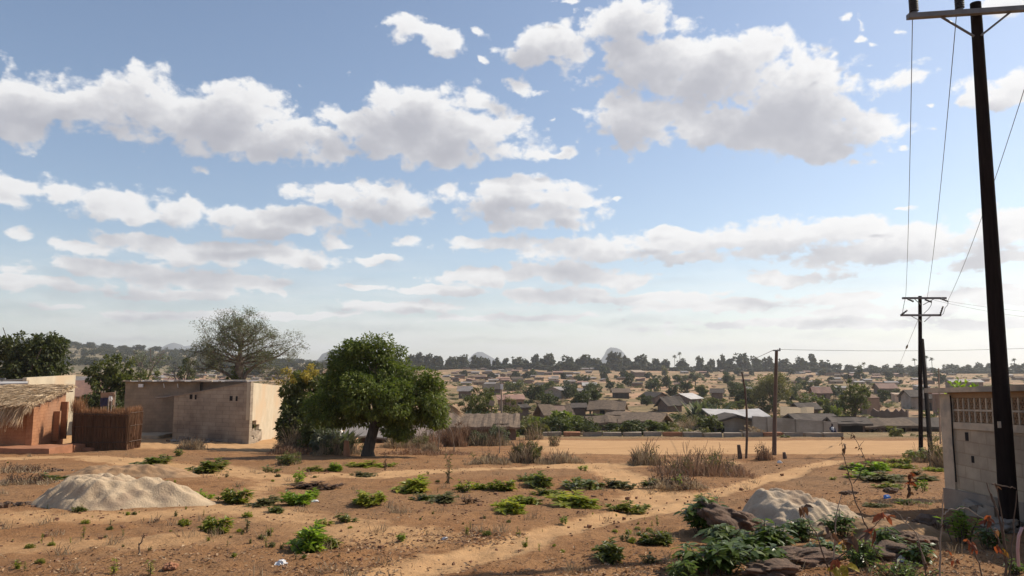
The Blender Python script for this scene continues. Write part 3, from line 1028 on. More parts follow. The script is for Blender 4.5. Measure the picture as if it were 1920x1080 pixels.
# --- bare baobab-like tree with a spreading crown behind the long block house
def bare_tree():
    rnd = np.random.RandomState(4)
    base = on_ground(447, 70)
    s = 70 / FPX
    t = thing('bare_tree', 'big nearly leafless grey-brown tree with a wide spreading crown behind the unfinished block house', 'tree', base)
    tb, tips = MB(), []
    H = (gz(base.x, 70) - EYE)

    def loc(px, py, dy=0.0):
        q = at(px, py, 70 + dy)
        return Vector((q.x - base.x, q.y - base.y, q.z - base.z))
    fork = loc(450, 668)
    tb.tube([Vector((0, 0, -.3)), Vector((0, 0, 1.2)), loc(447, 712), fork], [.62, .5, .44, .38], 12, 0)
    limbs = [(447, 592, 0, .13), (425, 598, 1.5, .11), (470, 597, -1.5, .11), (402, 606, .5, .12), (492, 606, -.5, .12), (384, 622, -1.5, .12), (516, 618, 1.5, .12), (372, 640, 1, .13), (532, 640, -1, .12),
             (362, 652, -.6, .13), (545, 655, .6, .11), (380, 668, 2, .11), (520, 672, -2, .11), (430, 610, 3, .11), (468, 612, -3.2, .11), (400, 634, -3, .11), (500, 634, 3, .11), (415, 655, -3.4, .1), (490, 660, 3.2, .1), (372, 690, .5, .08), (515, 690, 1.0, .07)]
    for px, py, dy, r in limbs:
        e = loc(445 + (px - 445) * .80, 690 + (py - 690) * .82, dy * .8)
        f = min(.8, max(0, (py - 600) / 110.0))
        st = fork.lerp(loc(447, 700), f * .7) + (Vector((0, 0, .9 * (1 - f))) if py < 640 else Vector((0, 0, 0)))
        if py < 640:
            tb.tube([fork, st], [.24, r * 1.25], 7, 0, False)
        # rises first, then levels out
        c = Vector((st.x + (e.x - st.x) * .35, st.y + (e.y - st.y) * .35, st.z + (e.z - st.z) * .62))
        pts = []
        for k in range(9):
            u = k / 8
            pts.append(st * (1 - u) ** 2 + c * 2 * u * (1 - u) + e * u * u + Vector(rnd.normal(size=3)) * .05)
        tb.tube(pts, [r * (1 - .8 * k / 8) for k in range(9)], 6, 0, False)
        for k in range(2, 9):
            d = (pts[k] - pts[k - 1]).normalized()
            for _ in range(2):
                sd = Vector(rnd.normal(size=3))
                sd.z = sd.z * .35 + .25
                nd = (d + sd.normalized() * .8).normalized()
                branch(tb, pts[k], nd, rnd.uniform(.5, 1.05), r * (.42 - .03 * k), 2, rnd, tips, .6, .03, 3, .010, (2, 3), 0, .66)
    # one low limb sweeping out to the right
    p = [loc(452, 722), loc(462, 700), loc(480, 684), loc(500, 676), loc(522, 668), loc(540, 656)]
    tb.tube(p, [.2, .17, .14, .11, .08, .05], 7, 0)
    for q in p[2:]:
        branch(tb, q, Vector((.6, rnd.normal() * .5, .5)), .8, .04, 3, rnd, tips, .6, .05, 3, .011)
    p = [loc(445, 716), loc(425, 700), loc(400, 690), loc(378, 680)]
    tb.tube(p, [.16, .13, .1, .06], 7, 0)
    for q in p[1:]:
        branch(tb, q, Vector((-.6, rnd.normal() * .5, .5)), .8, .04, 3, rnd, tips, .6, .05, 3, .011)
    tb.build('trunk', M_bark_pale, t)
    cr = MB()
    tp = np.array([tuple(a) for a, d in tips])
    k = 13
    pos = np.repeat(tp, k, 0) + rnd.normal(size=(len(tp) * k, 3)) * .2
    cr.leaves(pos, rnd.normal(size=pos.shape), rnd.normal(size=pos.shape) + np.array([0, 0, .7]), rnd.uniform(.08, .18, len(pos)), .06, .1)
    cr.build('crown', L_sparse, t)
    iv = MB()
    crown_leaves(iv, [(tuple(loc(440, 712)), (.75, .7, 1.4)), (tuple(loc(449, 700)), (.5, .5, .9)), (tuple(loc(440, 735)), (.9, .8, 1.4))], 1500, .25, rnd, .3)
    o = iv.build('ivy', L_mid, t)


bare_tree()


def lobes_round(w, h, rnd, k=9, trunk=.18):
    """a few overlapping lobes filling a crown w wide and h tall that stands on a short trunk"""
    lob = [((0, 0, h * (.5 + trunk / 2)), (w * .36, w * .36, h * .36))]
    for i in range(k):
        a = i * 2.4 + rnd.uniform(-.4, .4)
        f = rnd.uniform(.35, .8)
        z = h * rnd.uniform(trunk + .14, .86)
        rr = w * rnd.uniform(.16, .26)
        lim = math.sqrt(max(.05, 1 - ((z / h - .55) / .5) ** 2))
        lob.append(((math.cos(a) * w * .34 * f * 1.3 * lim, math.sin(a) * w * .34 * f * 1.3 * lim, z), (rr, rr, rr * .8 * min(1.6, h / w))))
    return lob


def make_tree(name, label, cat, px, base_py, top_py, wpx, Y=None, leaf=None, n=1500, seed=1, kind='round', group=None, trunk=.18, bark=None, lean=0.0, leafsize=None):
    """a tree whose foot, top and width the photograph gives; Y overrides its depth when its foot is hidden"""
    rnd = np.random.RandomState(seed)
    base = on_ground(px, Y) if Y else gnd(px, base_py)
    Y = base.y
    s = Y / FPX
    top = at(px, top_py, Y)
    h = top.z - base.z
    w = wpx * s
    t = thing(name, label, cat, base, 0, group)
    tb, tips = MB(), []
    fork = Vector((lean, 0, h * max(.12, trunk)))
    tr = max(.06, .022 * h + .012 * w)
    tb.tube([Vector((0, 0, -.4)), fork * .5, fork], [tr * 1.35, tr, tr * .9], 8, 0)
    cr = MB()
    if kind == 'round':
        lob = lobes_round(w, h, rnd, 10, trunk)
    elif kind == 'tall':
        lob = [((rnd.uniform(-.18, .18) * w, rnd.uniform(-.18, .18) * w, h * z), (w * r, w * r, h * .14)) for z, r in ((.28, .36), (.4, .42), (.52, .44), (.64, .40), (.76, .33), (.88, .2), (.35, .3), (.6, .3), (.48, .3))]
    elif kind == 'flat':
        lob = [((math.cos(i * 2.4) * w * .32 * f, math.sin(i * 2.4) * w * .32 * f, h * z), (w * .2, w * .2, h * .11)) for i, (f, z) in enumerate(((0, .84), (1, .78), (.9, .72), (1, .8), (.8, .66), (1.05, .7), (.5, .88), (.6, .6), (1, .62)))]
    elif kind == 'cone':
        lob = [((rnd.uniform(-.06, .06) * w, 0, h * z), (w * .5 * (1.08 - z), w * .5 * (1.08 - z), h * .14)) for z in (.18, .34, .5, .66, .82, .94)]
    else:   # bush: sits on the ground
        lob = [((rnd.uniform(-.3, .3) * w, rnd.uniform(-.25, .25) * w, h * rnd.uniform(.25, .7)), (w * rnd.uniform(.18, .3), w * rnd.uniform(.18, .3), h * rnd.uniform(.2, .32))) for i in range(9)]
    for c, r in lob[:7]:
        d = Vector(c) - fork
        branch(tb, fork, d, max(.3, d.length * .8), tr * .5, 1, rnd, tips, .5, .1, 3, .02)
    tb.build('trunk', bark or M_bark, t)
    n = int(n * 1.8)
    ls = 1.25 * (leafsize or max(.16, 2.6 * s))
    crown_leaves(cr, lob, n, ls, rnd, max(.25, w * .075), 0, asp=.55)
    cr.build('crown', leaf or L_dark, t)
    return t
# ------------------------------------------------------------------ trees of the near and middle distance
make_tree('dense_tree', 'tall dense dark green tree behind the thatched hut at the far left edge', 'tree', 52, 0, 608, 132, 62, L_dark, 9000, 21, 'round', trunk=.1, leafsize=.24)
make_tree('leafy_tree', 'mid green bushy tree between the white plastered house and the long block house', 'tree', 207, 0, 658, 92, 66, L_mid, 4500, 22, 'round', trunk=.1, leafsize=.22)
make_tree('leafy_tree', 'low olive green tree just left of the long block house roof', 'tree', 272, 0, 682, 64, 78, L_mid, 2200, 23, 'round', trunk=.1)
make_tree('leafy_bush', 'dark bush in the gap behind the reed enclosure', 'bush', 150, 0, 738, 80, 58, L_dark, 1800, 24, 'bush')
make_tree('leafy_bush', 'dark bush standing against the left end of the long block house', 'bush', 215, 0, 735, 60, 58, L_dark, 1500, 25, 'bush')


def flowering_tree():
    t = make_tree('flowering_tree', 'loose green tree with yellow blossom on top, right of the block house', 'tree', 563, 0, 688, 96, 37, L_mid, 5200, 31, 'round', trunk=.12, leafsize=.15)
    rnd = np.random.RandomState(32)
    b = t.location
    mb = MB()
    lob = []
    for px, py, rx, rz, dy in ((535, 702, 13, 14, -.5), (578, 697, 22, 12, -.6), (563, 708, 22, 10, -1.0), (592, 705, 14, 11, -.2), (528, 712, 9, 9, -.3)):
        q = at(px, py, 37 + dy)
        lob.append(((q.x - b.x, q.y - b.y, q.z - b.z), (rx * .027, rx * .027, rz * .027)))
    crown_leaves(mb, lob, 900, .12, rnd, .16)
    mb.build('blossom', L_flower, t)


flowering_tree()
make_tree('leafy_bush', 'dark green bush filling the space between the blossoming tree and the round tree', 'bush', 596, 0, 758, 60, 34.5, L_mid, 2200, 33, 'bush', leafsize=.15)
make_tree('leafy_bush', 'dark shrub at the foot of the round tree, left of its trunk', 'bush', 612, 0, 800, 60, 33, L_greygreen, 1300, 34, 'bush', leafsize=.13)
make_tree('papaya_shrub', 'pale stalky shrub beside the broken corner of the block house', 'bush', 548, 0, 762, 60, 36, L_mid, 1500, 35, 'bush', leafsize=.16)
make_tree('leafy_tree', 'round dark tree behind the ruined house, its right side lit yellow-green', 'tree', 903, 0, 727, 62, 84, L_mid, 2600, 41, 'round', trunk=.1)
make_tree('leafy_tree', 'dark tree touching the left of the yellow-green tree behind the ruin', 'tree', 878, 0, 728, 50, 88, L_dark, 1500, 42, 'round', trunk=.1)
make_tree('leafy_tree', 'small olive tree right of the thin post behind the ruin', 'tree', 960, 0, 742, 34, 86, L_olive, 900, 43, 'tall', trunk=.1)
make_tree('leafy_tree', 'wide dark bushy tree on the bare slope below the grey school building', 'tree', 1003, 755, 721, 48, None, L_dark, 1300, 44, 'round', trunk=.12)
make_tree('acacia_tree', 'wide spreading tree whose crown is crossed by the brown utility pole', 'tree', 1450, 772, 696, 92, None, L_olive, 3600, 45, 'round', trunk=.2)
make_tree('leafy_tree', 'low dark tree tucked under the left side of the wide spreading tree', 'tree', 1440, 775, 738, 42, None, L_dark, 900, 46, 'round', trunk=.1)
make_tree('tall_tree', 'tall dense dark tree with a light green top above the dark-roofed shed', 'tree', 1603, 0, 708, 56, 112, L_mid, 3200, 47, 'tall', trunk=.08)
make_tree('leafy_tree', 'dark round tree left of the tall dense tree, behind a brown-roofed house', 'tree', 1567, 744, 720, 30, None, L_dark, 700, 48, 'round', trunk=.1)
make_tree('cone_tree', 'dark pointed bush rising over the right end of the grey compound wall', 'tree', 1551, 0, 753, 24, 104, L_dark, 700, 49, 'cone', trunk=.06)
make_tree('leafy_bush', 'bright green bush right behind the dark pointed bush', 'bush', 1567, 0, 758, 22, 108, L_light, 500, 50, 'bush')
make_tree('cone_tree', 'dark conical tree standing alone below the ridge right of the tall dense tree', 'tree', 1612, 710, 684, 24, None, L_dark, 600, 51, 'cone', trunk=.1)
make_tree('leafy_tree', 'dark squarish tree over the ruined brown earth wall', 'tree', 1656, 756, 730, 26, None, L_dark, 700, 52, 'round', trunk=.08)
make_tree('leafy_tree', 'dark round tree between the double pole and the corner of the lattice wall', 'tree', 1761, 722, 696, 27, None, L_dark, 700, 53, 'round', trunk=.1)
make_tree('leafy_tree', 'dark oval tree on a visible trunk in the middle of the far slope', 'tree', 1178, 726, 700, 20, None, L_dark, 600, 54, 'tall', trunk=.15)
make_tree('leafy_tree', 'dark bush-like tree just left of the dark oval tree', 'tree', 1143, 730, 711, 16, None, L_dark, 400, 55, 'tall', trunk=.08)
make_tree('leafy_tree', 'broad dark tree beside the dark red house at the far slope', 'tree', 1227, 734, 709, 34, None, L_dark, 900, 56, 'round', trunk=.08)
make_tree('leafy_tree', 'square-topped dark tree right behind the broad dark tree', 'tree', 1251, 728, 705, 20, None, L_dark, 500, 57, 'round', trunk=.2)
make_tree('leafy_tree', 'small dark tree above the white-grey gabled roof', 'tree', 1288, 738, 714, 24, None, L_dark, 600, 58, 'round', trunk=.1)
make_tree('acacia_tree', 'thin grey flat-topped tree above the small dark tree on the far slope', 'tree', 1304, 724, 698, 34, None, L_greygreen, 450, 59, 'flat', trunk=.4)
make_tree('leafy_tree', 'blocky dark green tree left of the leaning stick', 'tree', 1364, 722, 699, 22, None, L_dark, 600, 60, 'round', trunk=.1)
make_tree('leafy_tree', 'low dark tree touching the leaning stick', 'tree', 1378, 744, 716, 26, None, L_dark, 700, 61, 'round', trunk=.06)
make_tree('leafy_bush', 'mid green bush behind the leaning stick, beside the tin-roofed house', 'bush', 1344, 0, 740, 34, 150, L_mid, 600, 62, 'bush')
make_tree('leafy_tree', 'small tree above the rows of tan houses on the far slope', 'tree', 1130, 700, 686, 14, None, L_dark, 260, 63, 'round', trunk=.1)
make_tree('leafy_tree', 'small bright tree among the tan rows of houses near the dirt field', 'tree', 999, 706, 692, 12, None, L_mid, 240, 64, 'tall', trunk=.1)
make_tree('leafy_tree', 'pale olive upright tree on the far slope, left of the flat-topped tree', 'tree', 1247, 706, 687, 14, None, L_olive, 260, 65, 'tall', trunk=.1)
make_tree('leafy_bush', 'wide low green bush above the sagging dark-roofed house', 'bush', 965, 732, 712, 48, None, L_mid, 800, 66, 'bush')
make_tree('leafy_bush', 'pale green banana clump left of the long thatched house', 'bush', 1060, 0, 768, 50, 84, L_light, 900, 67, 'bush', leafsize=.45)
make_tree('leafy_bush', 'tall leafy maize-like clump in front of the thatched porch', 'bush', 1050, 0, 778, 76, 74, L_mid, 1500, 68, 'bush', leafsize=.3)
make_tree('leafy_bush', 'yellowish green hedge left of the banana clump', 'bush', 1008, 0, 782, 44, 78, L_light, 800, 69, 'bush', leafsize=.3)
make_tree('leafy_bush', 'dusty green bush at the road edge by the first kerb block', 'bush', 1000, 0, 792, 60, 66, L_olive, 1200, 70, 'bush', leafsize=.25)
make_tree('leafy_bush', 'small round bush on the bare ground below the brown hall', 'bush', 1370, 0, 752, 30, 140, L_mid, 500, 71, 'bush')
make_tree('leafy_bush', 'green scrub below the ruined brown earth wall', 'bush', 1690, 0, 780, 60, 104, L_olive, 900, 72, 'bush')
make_tree('leafy_bush', 'green bush in the gap left of the lattice wall corner', 'bush', 1748, 0, 765, 34, 92, L_mid, 700, 73, 'bush')
make_tree('bare_thin_tree', 'pinkish grey leafless tree in front of the wooded hill', 'tree', 268, 0, 650, 86, 190, L_greygreen, 900, 74, 'flat', trunk=.35, bark=M_bark_pale)
make_tree('leafy_tree', 'dark spreading tree left of the bare grey-brown tree', 'tree', 345, 0, 668, 46, 170, L_dark, 900, 75, 'flat', trunk=.3)
make_tree('leafy_tree', 'dark tree in the dip between the bare tree and the round tree', 'tree', 590, 0, 672, 34, 300, L_dark, 600, 76, 'round')
make_tree('leafy_tree', 'rounded dark tree right above the yellow blossom', 'tree', 545, 0, 682, 60, 130, L_dark, 900, 77, 'round')


def spiky_clump(px, Y, top_py, wpx, label, leaf, n=60, seed=1):
    """agave or banana: long arching blades from one foot"""
    rnd = np.random.RandomState(seed)
    b = on_ground(px, Y)
    h = at(px, top_py, Y).z - b.z
    w = wpx * Y / FPX
    mb = MB()
    pos = np.zeros((n, 3)) + rnd.normal(size=(n, 3)) * np.array([w * .22, w * .2, 0.02])
    an = rnd.rand(n) * 2 * PI
    ax = np.stack([np.cos(an) * .6, np.sin(an) * .6, rnd.uniform(.5, 1.3, n)], 1)
    L = h * rnd.uniform(.6, 1.1, n)
    mb.leaves(pos, ax, np.stack([-np.cos(an), -np.sin(an), np.ones(n)], 1), L, L * .16, .2, 2, .15)
    o = mb.build('spiky_plant', leaf, loc=b)
    return tag(o, label, 'plant')


spiky_clump(1318, 132, 738, 56, 'large spiky blue-green agave clump beside the tin-roofed house', L_greygreen, 90, 1)
spiky_clump(880, 66, 752, 44, 'pale agave-like plant behind the roof of the ruined house', L_greygreen, 60, 2)
spiky_clump(640, 33.5, 785, 28, 'pale palm-leaved plant standing left of the round tree trunk', L_greygreen, 40, 3)


# ------------------------------------------------------------------ skyline trees along the ridge
def far_tree_mesh(seed, kind):
    rnd = np.random.RandomState(seed)
    mb = MB()
    mb.tube([Vector((0, 0, -.1)), Vector((0, 0, .4))], [.05, .035], 5, 1)
    if kind == 'round':
        lob = lobes_round(1.0, 1.0, rnd, 9, .1)
    elif kind == 'wide':
        lob = [((c[0], c[1], c[2]), (r[0], r[1], r[2])) for c, r in lobes_round(1.0, 1.0, rnd, 12, .05)]
        lob += [((.3, 0, .45), (.2, .2, .3)), ((-.32, 0, .4), (.2, .2, .3))]
    else:
        lob = [((rnd.uniform(-.12, .12), 0, z), (r, r, .14)) for z, r in ((.25, .3), (.4, .42), (.55, .42), (.7, .36), (.86, .22))]
    crown_leaves(mb, lob, 900, .17, rnd, .1, 0, asp=.75)
    return mb.mesh('far_tree_%s' % kind, [L_far, M_bark])


FAR = [far_tree_mesh(300 + i, k) for i, k in enumerate(('round', 'wide', 'round', 'tall', 'wide', 'round'))]


def far_tree(name, label, px, base_py, top_py, wpx, Y, group, i, base_z=None):
    b = on_ground(px, Y)
    h = at(px, top_py, Y).z - b.z
    w = wpx * Y / FPX
    o = bpy.data.objects.new(name, FAR[i % len(FAR)])
    COL.objects.link(o)
    h *= 1.22
    o.location = b - Vector((0, 0, .18 * h))          # the crown reaches down to the scrub
    o.rotation_euler = (0, 0, (i * 1.7) % 6.28)
    o.scale = (w * 1.25, w * 1.25, h)
    return tag(o, label, 'tree', group)


SKY = [(770, 664, 25), (790, 662, 22), (805, 663, 26), (822, 666, 24), (848, 666, 22), (868, 664, 26), (893, 666, 27), (912, 671, 14), (932, 669, 16), (948, 670, 18), (969, 667, 24), (985, 671, 14),
       (1005, 663, 15), (1026, 663, 26), (1062, 666, 34), (1083, 672, 12), (1101, 663, 33), (1119, 670, 18), (1150, 659, 33), (1176, 667, 18), (1204, 665, 34), (1230, 671, 18), (1247, 671, 16),
       (1280, 671, 20), (1312, 667, 15), (1333, 673, 15), (1355, 665, 19), (1369, 671, 24), (1391, 660, 27), (1416, 667, 20), (1441, 668, 24), (1468, 673, 30), (1500, 668, 26), (1524, 663, 20), (1547, 673, 24), (1567, 680, 26),
       (1592, 682, 20), (1640, 683, 22), (1662, 682, 18), (1686, 681, 22), (1705, 683, 18), (1724, 683, 20), (1785, 681, 30), (1812, 683, 18), (1836, 679, 20), (1857, 679, 18), (1880, 681, 20), (1905, 680, 26), (1935, 678, 30), (745, 668, 26), (720, 672, 20), (1965, 680, 24), (2000, 677, 30)]
_r = np.random.RandomState(77)
for i, (x, t, w) in enumerate(SKY):
    far_tree('ridge_tree', 'dark rounded tree standing up against the sky on the far central ridge' if x < 1270 else 'dark rounded tree standing up against the sky on the far right ridge', x, 0, t + 2.5, w * .86, 790 + _r.uniform(-15, 15), 'trees standing on the far ridge', i)
for i in range(48):
    x = 740 + i * 26 + _r.uniform(-7, 7)
    t = (683 if x < 1260 else 687 if x < 1560 else 692) + _r.uniform(-2.5, 3)
    far_tree('ridge_bush', 'low dark bush in the band of scrub under the ridge trees', x, 0, t, _r.uniform(24, 44), 770 + _r.uniform(-15, 15), 'bushes in the scrub band on the far ridge', i + 3)
# finer crowns for the trees of the nearer valley
FINE = []
for i in range(4):
    rn_ = np.random.RandomState(700 + i)
    m_ = MB()
    m_.tube([Vector((0, 0, -.15)), Vector((.02, 0, .4))], [.045, .03], 6, 1)
    crown_leaves(m_, lobes_round(1.0, 1.0, rn_, 12, .06), 2600, .085, rn_, .085, 0, asp=.6)
    FINE.append((m_.mesh('valley_tree', [L_dark, M_bark]), m_.mesh('valley_tree', [L_mid, M_bark])))
for i in range(62):
    x = 985 + 760 * _r.rand()
    y = 708 + 72 * _r.rand() ** 1.1
    g = gnd(x, y)
    w = _r.uniform(2.8, 6.5) * FPX / g.y
    h = w * _r.uniform(.6, 1.0)
    o = bpy.data.objects.new('valley_tree', FINE[i % 4][1 if i % 3 == 0 else 0])
    COL.objects.link(o)
    o.location = g
    o.rotation_euler = (0, 0, i * 1.3)
    o.scale = (w * g.y / FPX, w * g.y / FPX, h * g.y / FPX)
    tag(o, 'small green tree standing between houses on the near side of the valley', 'tree', 'trees between the valley houses')
for i in range(46):
    x = 990 + 350 * _r.rand()
    g = on_ground(x, _r.uniform(63, 130))
    w = _r.uniform(1.4, 3.4)
    o = bpy.data.objects.new('valley_bush', FINE[i % 4][1 if i % 2 else 0])
    COL.objects.link(o)
    o.location = g - Vector((0, 0, .15 * w))
    o.rotation_euler = (0, 0, i * 1.3)
    o.scale = (w, w, w * _r.uniform(.45, .75))
    tag(o, 'low green bush just beyond the kerb blocks among the thatched houses', 'bush', 'bushes beyond the kerb blocks')
# scattered trees over the far slope
_spots = []
for i in range(58):
    x = _r.uniform(860, 1900)
    y = _r.uniform(693, 716)
    if x < 1250 and y < 705 and _r.rand() < .6:
        continue
    w = _r.uniform(7, 15)
    h = w * _r.uniform(.7, 1.1)
    g = gnd(x, y)
    far_tree('slope_tree', 'small dark tree among the houses of the far slope', x, 0, y - h, w, g.y, 'small trees among the far houses', i)
for i in range(26):
    x = _r.uniform(250, 620)
    y = _r.uniform(686, 708)
    w = _r.uniform(10, 22)
    g = gnd(x, y)
    far_tree('slope_tree', 'small tree on the plain below the wooded left hill', x, 0, y - w * .7, w, g.y, 'trees on the left plain', i)
for i, x in enumerate((106, 118, 140, 170, 200, 232, 262, 292, 340, 356, 395, 560)):
    Y = 1290
    b = on_ground(x, Y)
    sky_y = 695 - (b.z - EYE) / Y * FPX
    far_tree('hill_tree', 'dark tree on the crest of the wooded left hill', x, 0, sky_y - (9 if x != 106 else 12) + (i % 3), 16, Y, 'trees on the crest of the left hill', i)


def hill_wood():
    """the far wooded slope reads as one mass"""
    rnd = np.random.RandomState(9)
    me = FAR[0]
    n = len(me.vertices)
    co = np.zeros(n * 3)
    me.vertices.foreach_get('co', co)
    co = co.reshape(-1, 3)
    faces = np.array([tuple(p.vertices) for p in me.polygons if len(p.vertices) == 3])
    sel = rnd.permutation(len(faces))[:420]
    faces = faces[sel]
    mb = MB()
    k = 0
    while k < 620:
        x, Y = rnd.uniform(-.75, -.20), 680 + 640 * rnd.rand() ** .9
        if x > -.30 and rnd.rand() < .6:
            continue
        X = x * Y
        w, h = rnd.uniform(6, 13), rnd.uniform(3.5, 8.5)
        a = rnd.rand() * 6.28
        c, s_ = math.cos(a), math.sin(a)
        v = np.stack([(co[:, 0] * c - co[:, 1] * s_) * w + X, (co[:, 0] * s_ + co[:, 1] * c) * w + Y, co[:, 2] * h + gz(X, Y)], 1)
        mb.add(v, faces)
        k += 1
    o = mb.build('hillside_woodland', L_far)
    tag(o, kind='stuff')


hill_wood()


def palm(px, top_py, hpx, Y, label, group=None, seed=0):
    rnd = np.random.RandomState(seed)
    b = on_ground(px, Y)
    s = Y / FPX
    h = at(px, top_py, Y).z - b.z - hpx * .12 * s
    t = thing('palm_tree', label, 'palm', b, 0, group)
    MB().tube([Vector((0, 0, -.3)), Vector((.3, 0, h * .5)), Vector((.1, 0, h))], [.3, .25, .22], 6, 0).build('trunk', M_bark, t)
    n = 46
    an = rnd.rand(n) * 2 * PI
    el = rnd.uniform(-.5, 1.2, n)
    ax = np.stack([np.cos(an) * np.cos(el), np.sin(an) * np.cos(el), np.sin(el)], 1)
    L = rnd.uniform(2.2, 3.6, n)
    mb = MB()
    mb.leaves(np.tile([[.1, 0, h]], (n, 1)), ax, np.tile([[0, 0, 1.0]], (n, 1)) + rnd.normal(size=(n, 3)) * .2, L, L * .26, -.15, 2, .3)
    mb.build('crown', L_dark, t)


palm(1265, 667, 12, 790, 'shorter of the two palms on the skyline', seed=1)
palm(1275, 661, 16, 790, 'taller of the two palms on the skyline', seed=2)
for i, (x, tpy) in enumerate(((1716, 672), (1738, 668), (1748, 671), (1620, 680), (1903, 673))):
    palm(x, tpy, 16, 760, ('palm on the right skyline just left of the double pole', 'palm on the right skyline between the double pole and its brace', 'palm on the right skyline just right of the brace', 'palm on the skyline above the lone conical tree', 'palm on the skyline right of the near black pole')[i], seed=3 + i)
# ------------------------------------------------------------------ houses
def house(label, px0, px1, base_py, eave_px, ridge_px, wall, roof, Y=None, ridge='x', yaw=0.0, deep=.8, over=.35, door=None, windows=(), name='mud_house', jit=.05, seed=0, sag=0.0, gable_wall=None, doormat_=None):
    """walls, a two-slope (ridge along x or y) or lean-to (ridge 'mono') roof, openings on the front (local -y) face.
    Sizes come from the photograph: front width px0..px1, eave and ridge heights in pixels above the foot."""
    rnd = np.random.RandomState(seed + 500)
    pc = (px0 + px1) / 2
    b = on_ground(pc, Y) if Y else gnd(pc, base_py)
    Yd = b.y
    s = Yd / FPX
    W = (px1 - px0) * s / max(.5, math.cos(yaw))
    D = W * deep
    eh, rh = eave_px * s, ridge_px * s
    if Y and base_py:                       # foot hidden by what stands in front: keep its photographed heights
        eh += (b.z - at(pc, base_py, Yd).z) * -1
        rh += (b.z - at(pc, base_py, Yd).z) * -1
    if Yd > 80:
        W *= .84
    eh *= .78
    rh *= .82
    over *= 1.5
    jit *= 1.0
    t = thing(name, label, 'house', (b.x, b.y + D / 2 * math.cos(yaw), b.z), yaw)
    w2, d2 = W / 2, D / 2
    mb = MB()
    lo = -1.0

    def hexq(poly_front, poly_back, mat_=0):
        n = len(poly_front)
        v = poly_front + poly_back
        mb.add(np.array(v), [tuple(range(n)), tuple(range(2 * n - 1, n - 1, -1))] + [((i + 1) % n, i, i + n, (i + 1) % n + n) for i in range(n)], mat_)
    if ridge == 'x':      # slopes face front and back, gables left and right
        prof = [(-d2, lo), (d2, lo), (d2, eh), (0, rh), (-d2, eh)]
        hexq([(-w2, y, z) for y, z in prof], [(w2, y, z) for y, z in prof])
    elif ridge == 'y':    # gable faces the viewer
        prof = [(-w2, lo), (w2, lo), (w2, eh), (0, rh), (-w2, eh)]
        hexq([(x, -d2, z) for x, z in prof], [(x, d2, z) for x, z in prof])
    else:
        prof = [(-d2, lo), (d2, lo), (d2, rh), (-d2, eh)]
        hexq([(-w2, y, z) for y, z in prof], [(w2, y, z) for y, z in prof])
    mb.build('wall', wall, t)
    # roof slabs, uneven along their length
    mr = MB()
    th = .10 if roof in (M_tin, M_tin_white, M_tin_rust) else .22
    n = 6

    def slab(p0, p1, q0, q1):
        """strip from eave p0-p1 to ridge q0-q1"""
        p0, p1, q0, q1 = (np.array(k, float) for k in (p0, p1, q0, q1))
        vs = []
        for i in range(n):
            f = i / (n - 1)
            dz = (rnd.rand() - .5) * 2 * jit - sag * math.sin(f * PI)
            for a, c in ((p0, p1), (q0, q1)):
                v = a + (c - a) * f + np.array([(rnd.rand() - .5) * jit, (rnd.rand() - .5) * jit * 2, dz])
                vs.append(v + np.array([0, 0, .03]))
                vs.append(v + np.array([0, 0, .03 + th]))
        fs = []
        for i in range(n - 1):
            a, c = i * 4, (i + 1) * 4
            fs += [(a + 1, a + 3, c + 3, c + 1), (a, c, c + 2, a + 2), (a, a + 1, c + 1, c), (a + 2, c + 2, c + 3, a + 3)]
        fs += [(0, 2, 3, 1), ((n - 1) * 4, (n - 1) * 4 + 1, (n - 1) * 4 + 3, (n - 1) * 4 + 2)]
        mr.add(np.array(vs), fs)
    if ridge == 'x':
        k = (rh - eh) / d2
        X = w2 + over
        slab((-X, -d2 - over, eh - k * over), (X, -d2 - over, eh - k * over), (-X, 0, rh), (X, 0, rh))
        slab((-X, d2 + over, eh - k * over), (X, d2 + over, eh - k * over), (-X, 0, rh + .01), (X, 0, rh + .01))
    elif ridge == 'y':
        k = (rh - eh) / w2
        Yo = d2 + over
        slab((-w2 - over, -Yo, eh - k * over), (-w2 - over, Yo, eh - k * over), (0, -Yo, rh), (0, Yo, rh))
        slab((w2 + over, -Yo, eh - k * over), (w2 + over, Yo, eh - k * over), (0, -Yo, rh + .01), (0, Yo, rh + .01))
    else:
        k = (rh - eh) / D
        X = w2 + over
        slab((-X, -d2 - over, eh - k * over), (X, -d2 - over, eh - k * over), (-X, d2 + over, rh + k * over), (X, d2 + over, rh + k * over))
    mr.build('roof', roof, t)
    dh = min(1.9, eh * .86)
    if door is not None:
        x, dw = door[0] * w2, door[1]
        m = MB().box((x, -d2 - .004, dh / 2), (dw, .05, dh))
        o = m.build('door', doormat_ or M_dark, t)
    for (wx, ww) in windows:
        x = wx * w2
        fr = MB()
        wh = .75
        zc = min(eh * .60, 1.35)
        for q in ((-ww / 2 - .05, 0, .1, wh + .2), (ww / 2 + .05, 0, .1, wh + .2)):
            fr.box((x + q[0], -d2 - .02, zc), (q[2], .1, q[3]))
        for q in (-wh / 2 - .05, wh / 2 + .05):
            fr.box((x, -d2 - .02, zc + q), (ww - .002, .1, .1))
        o = fr.build('window', M_wood, t)
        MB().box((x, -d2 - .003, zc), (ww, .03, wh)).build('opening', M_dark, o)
    return t


TW, TG, TR_ = M_thatch_old, M_tin, M_tin_rust
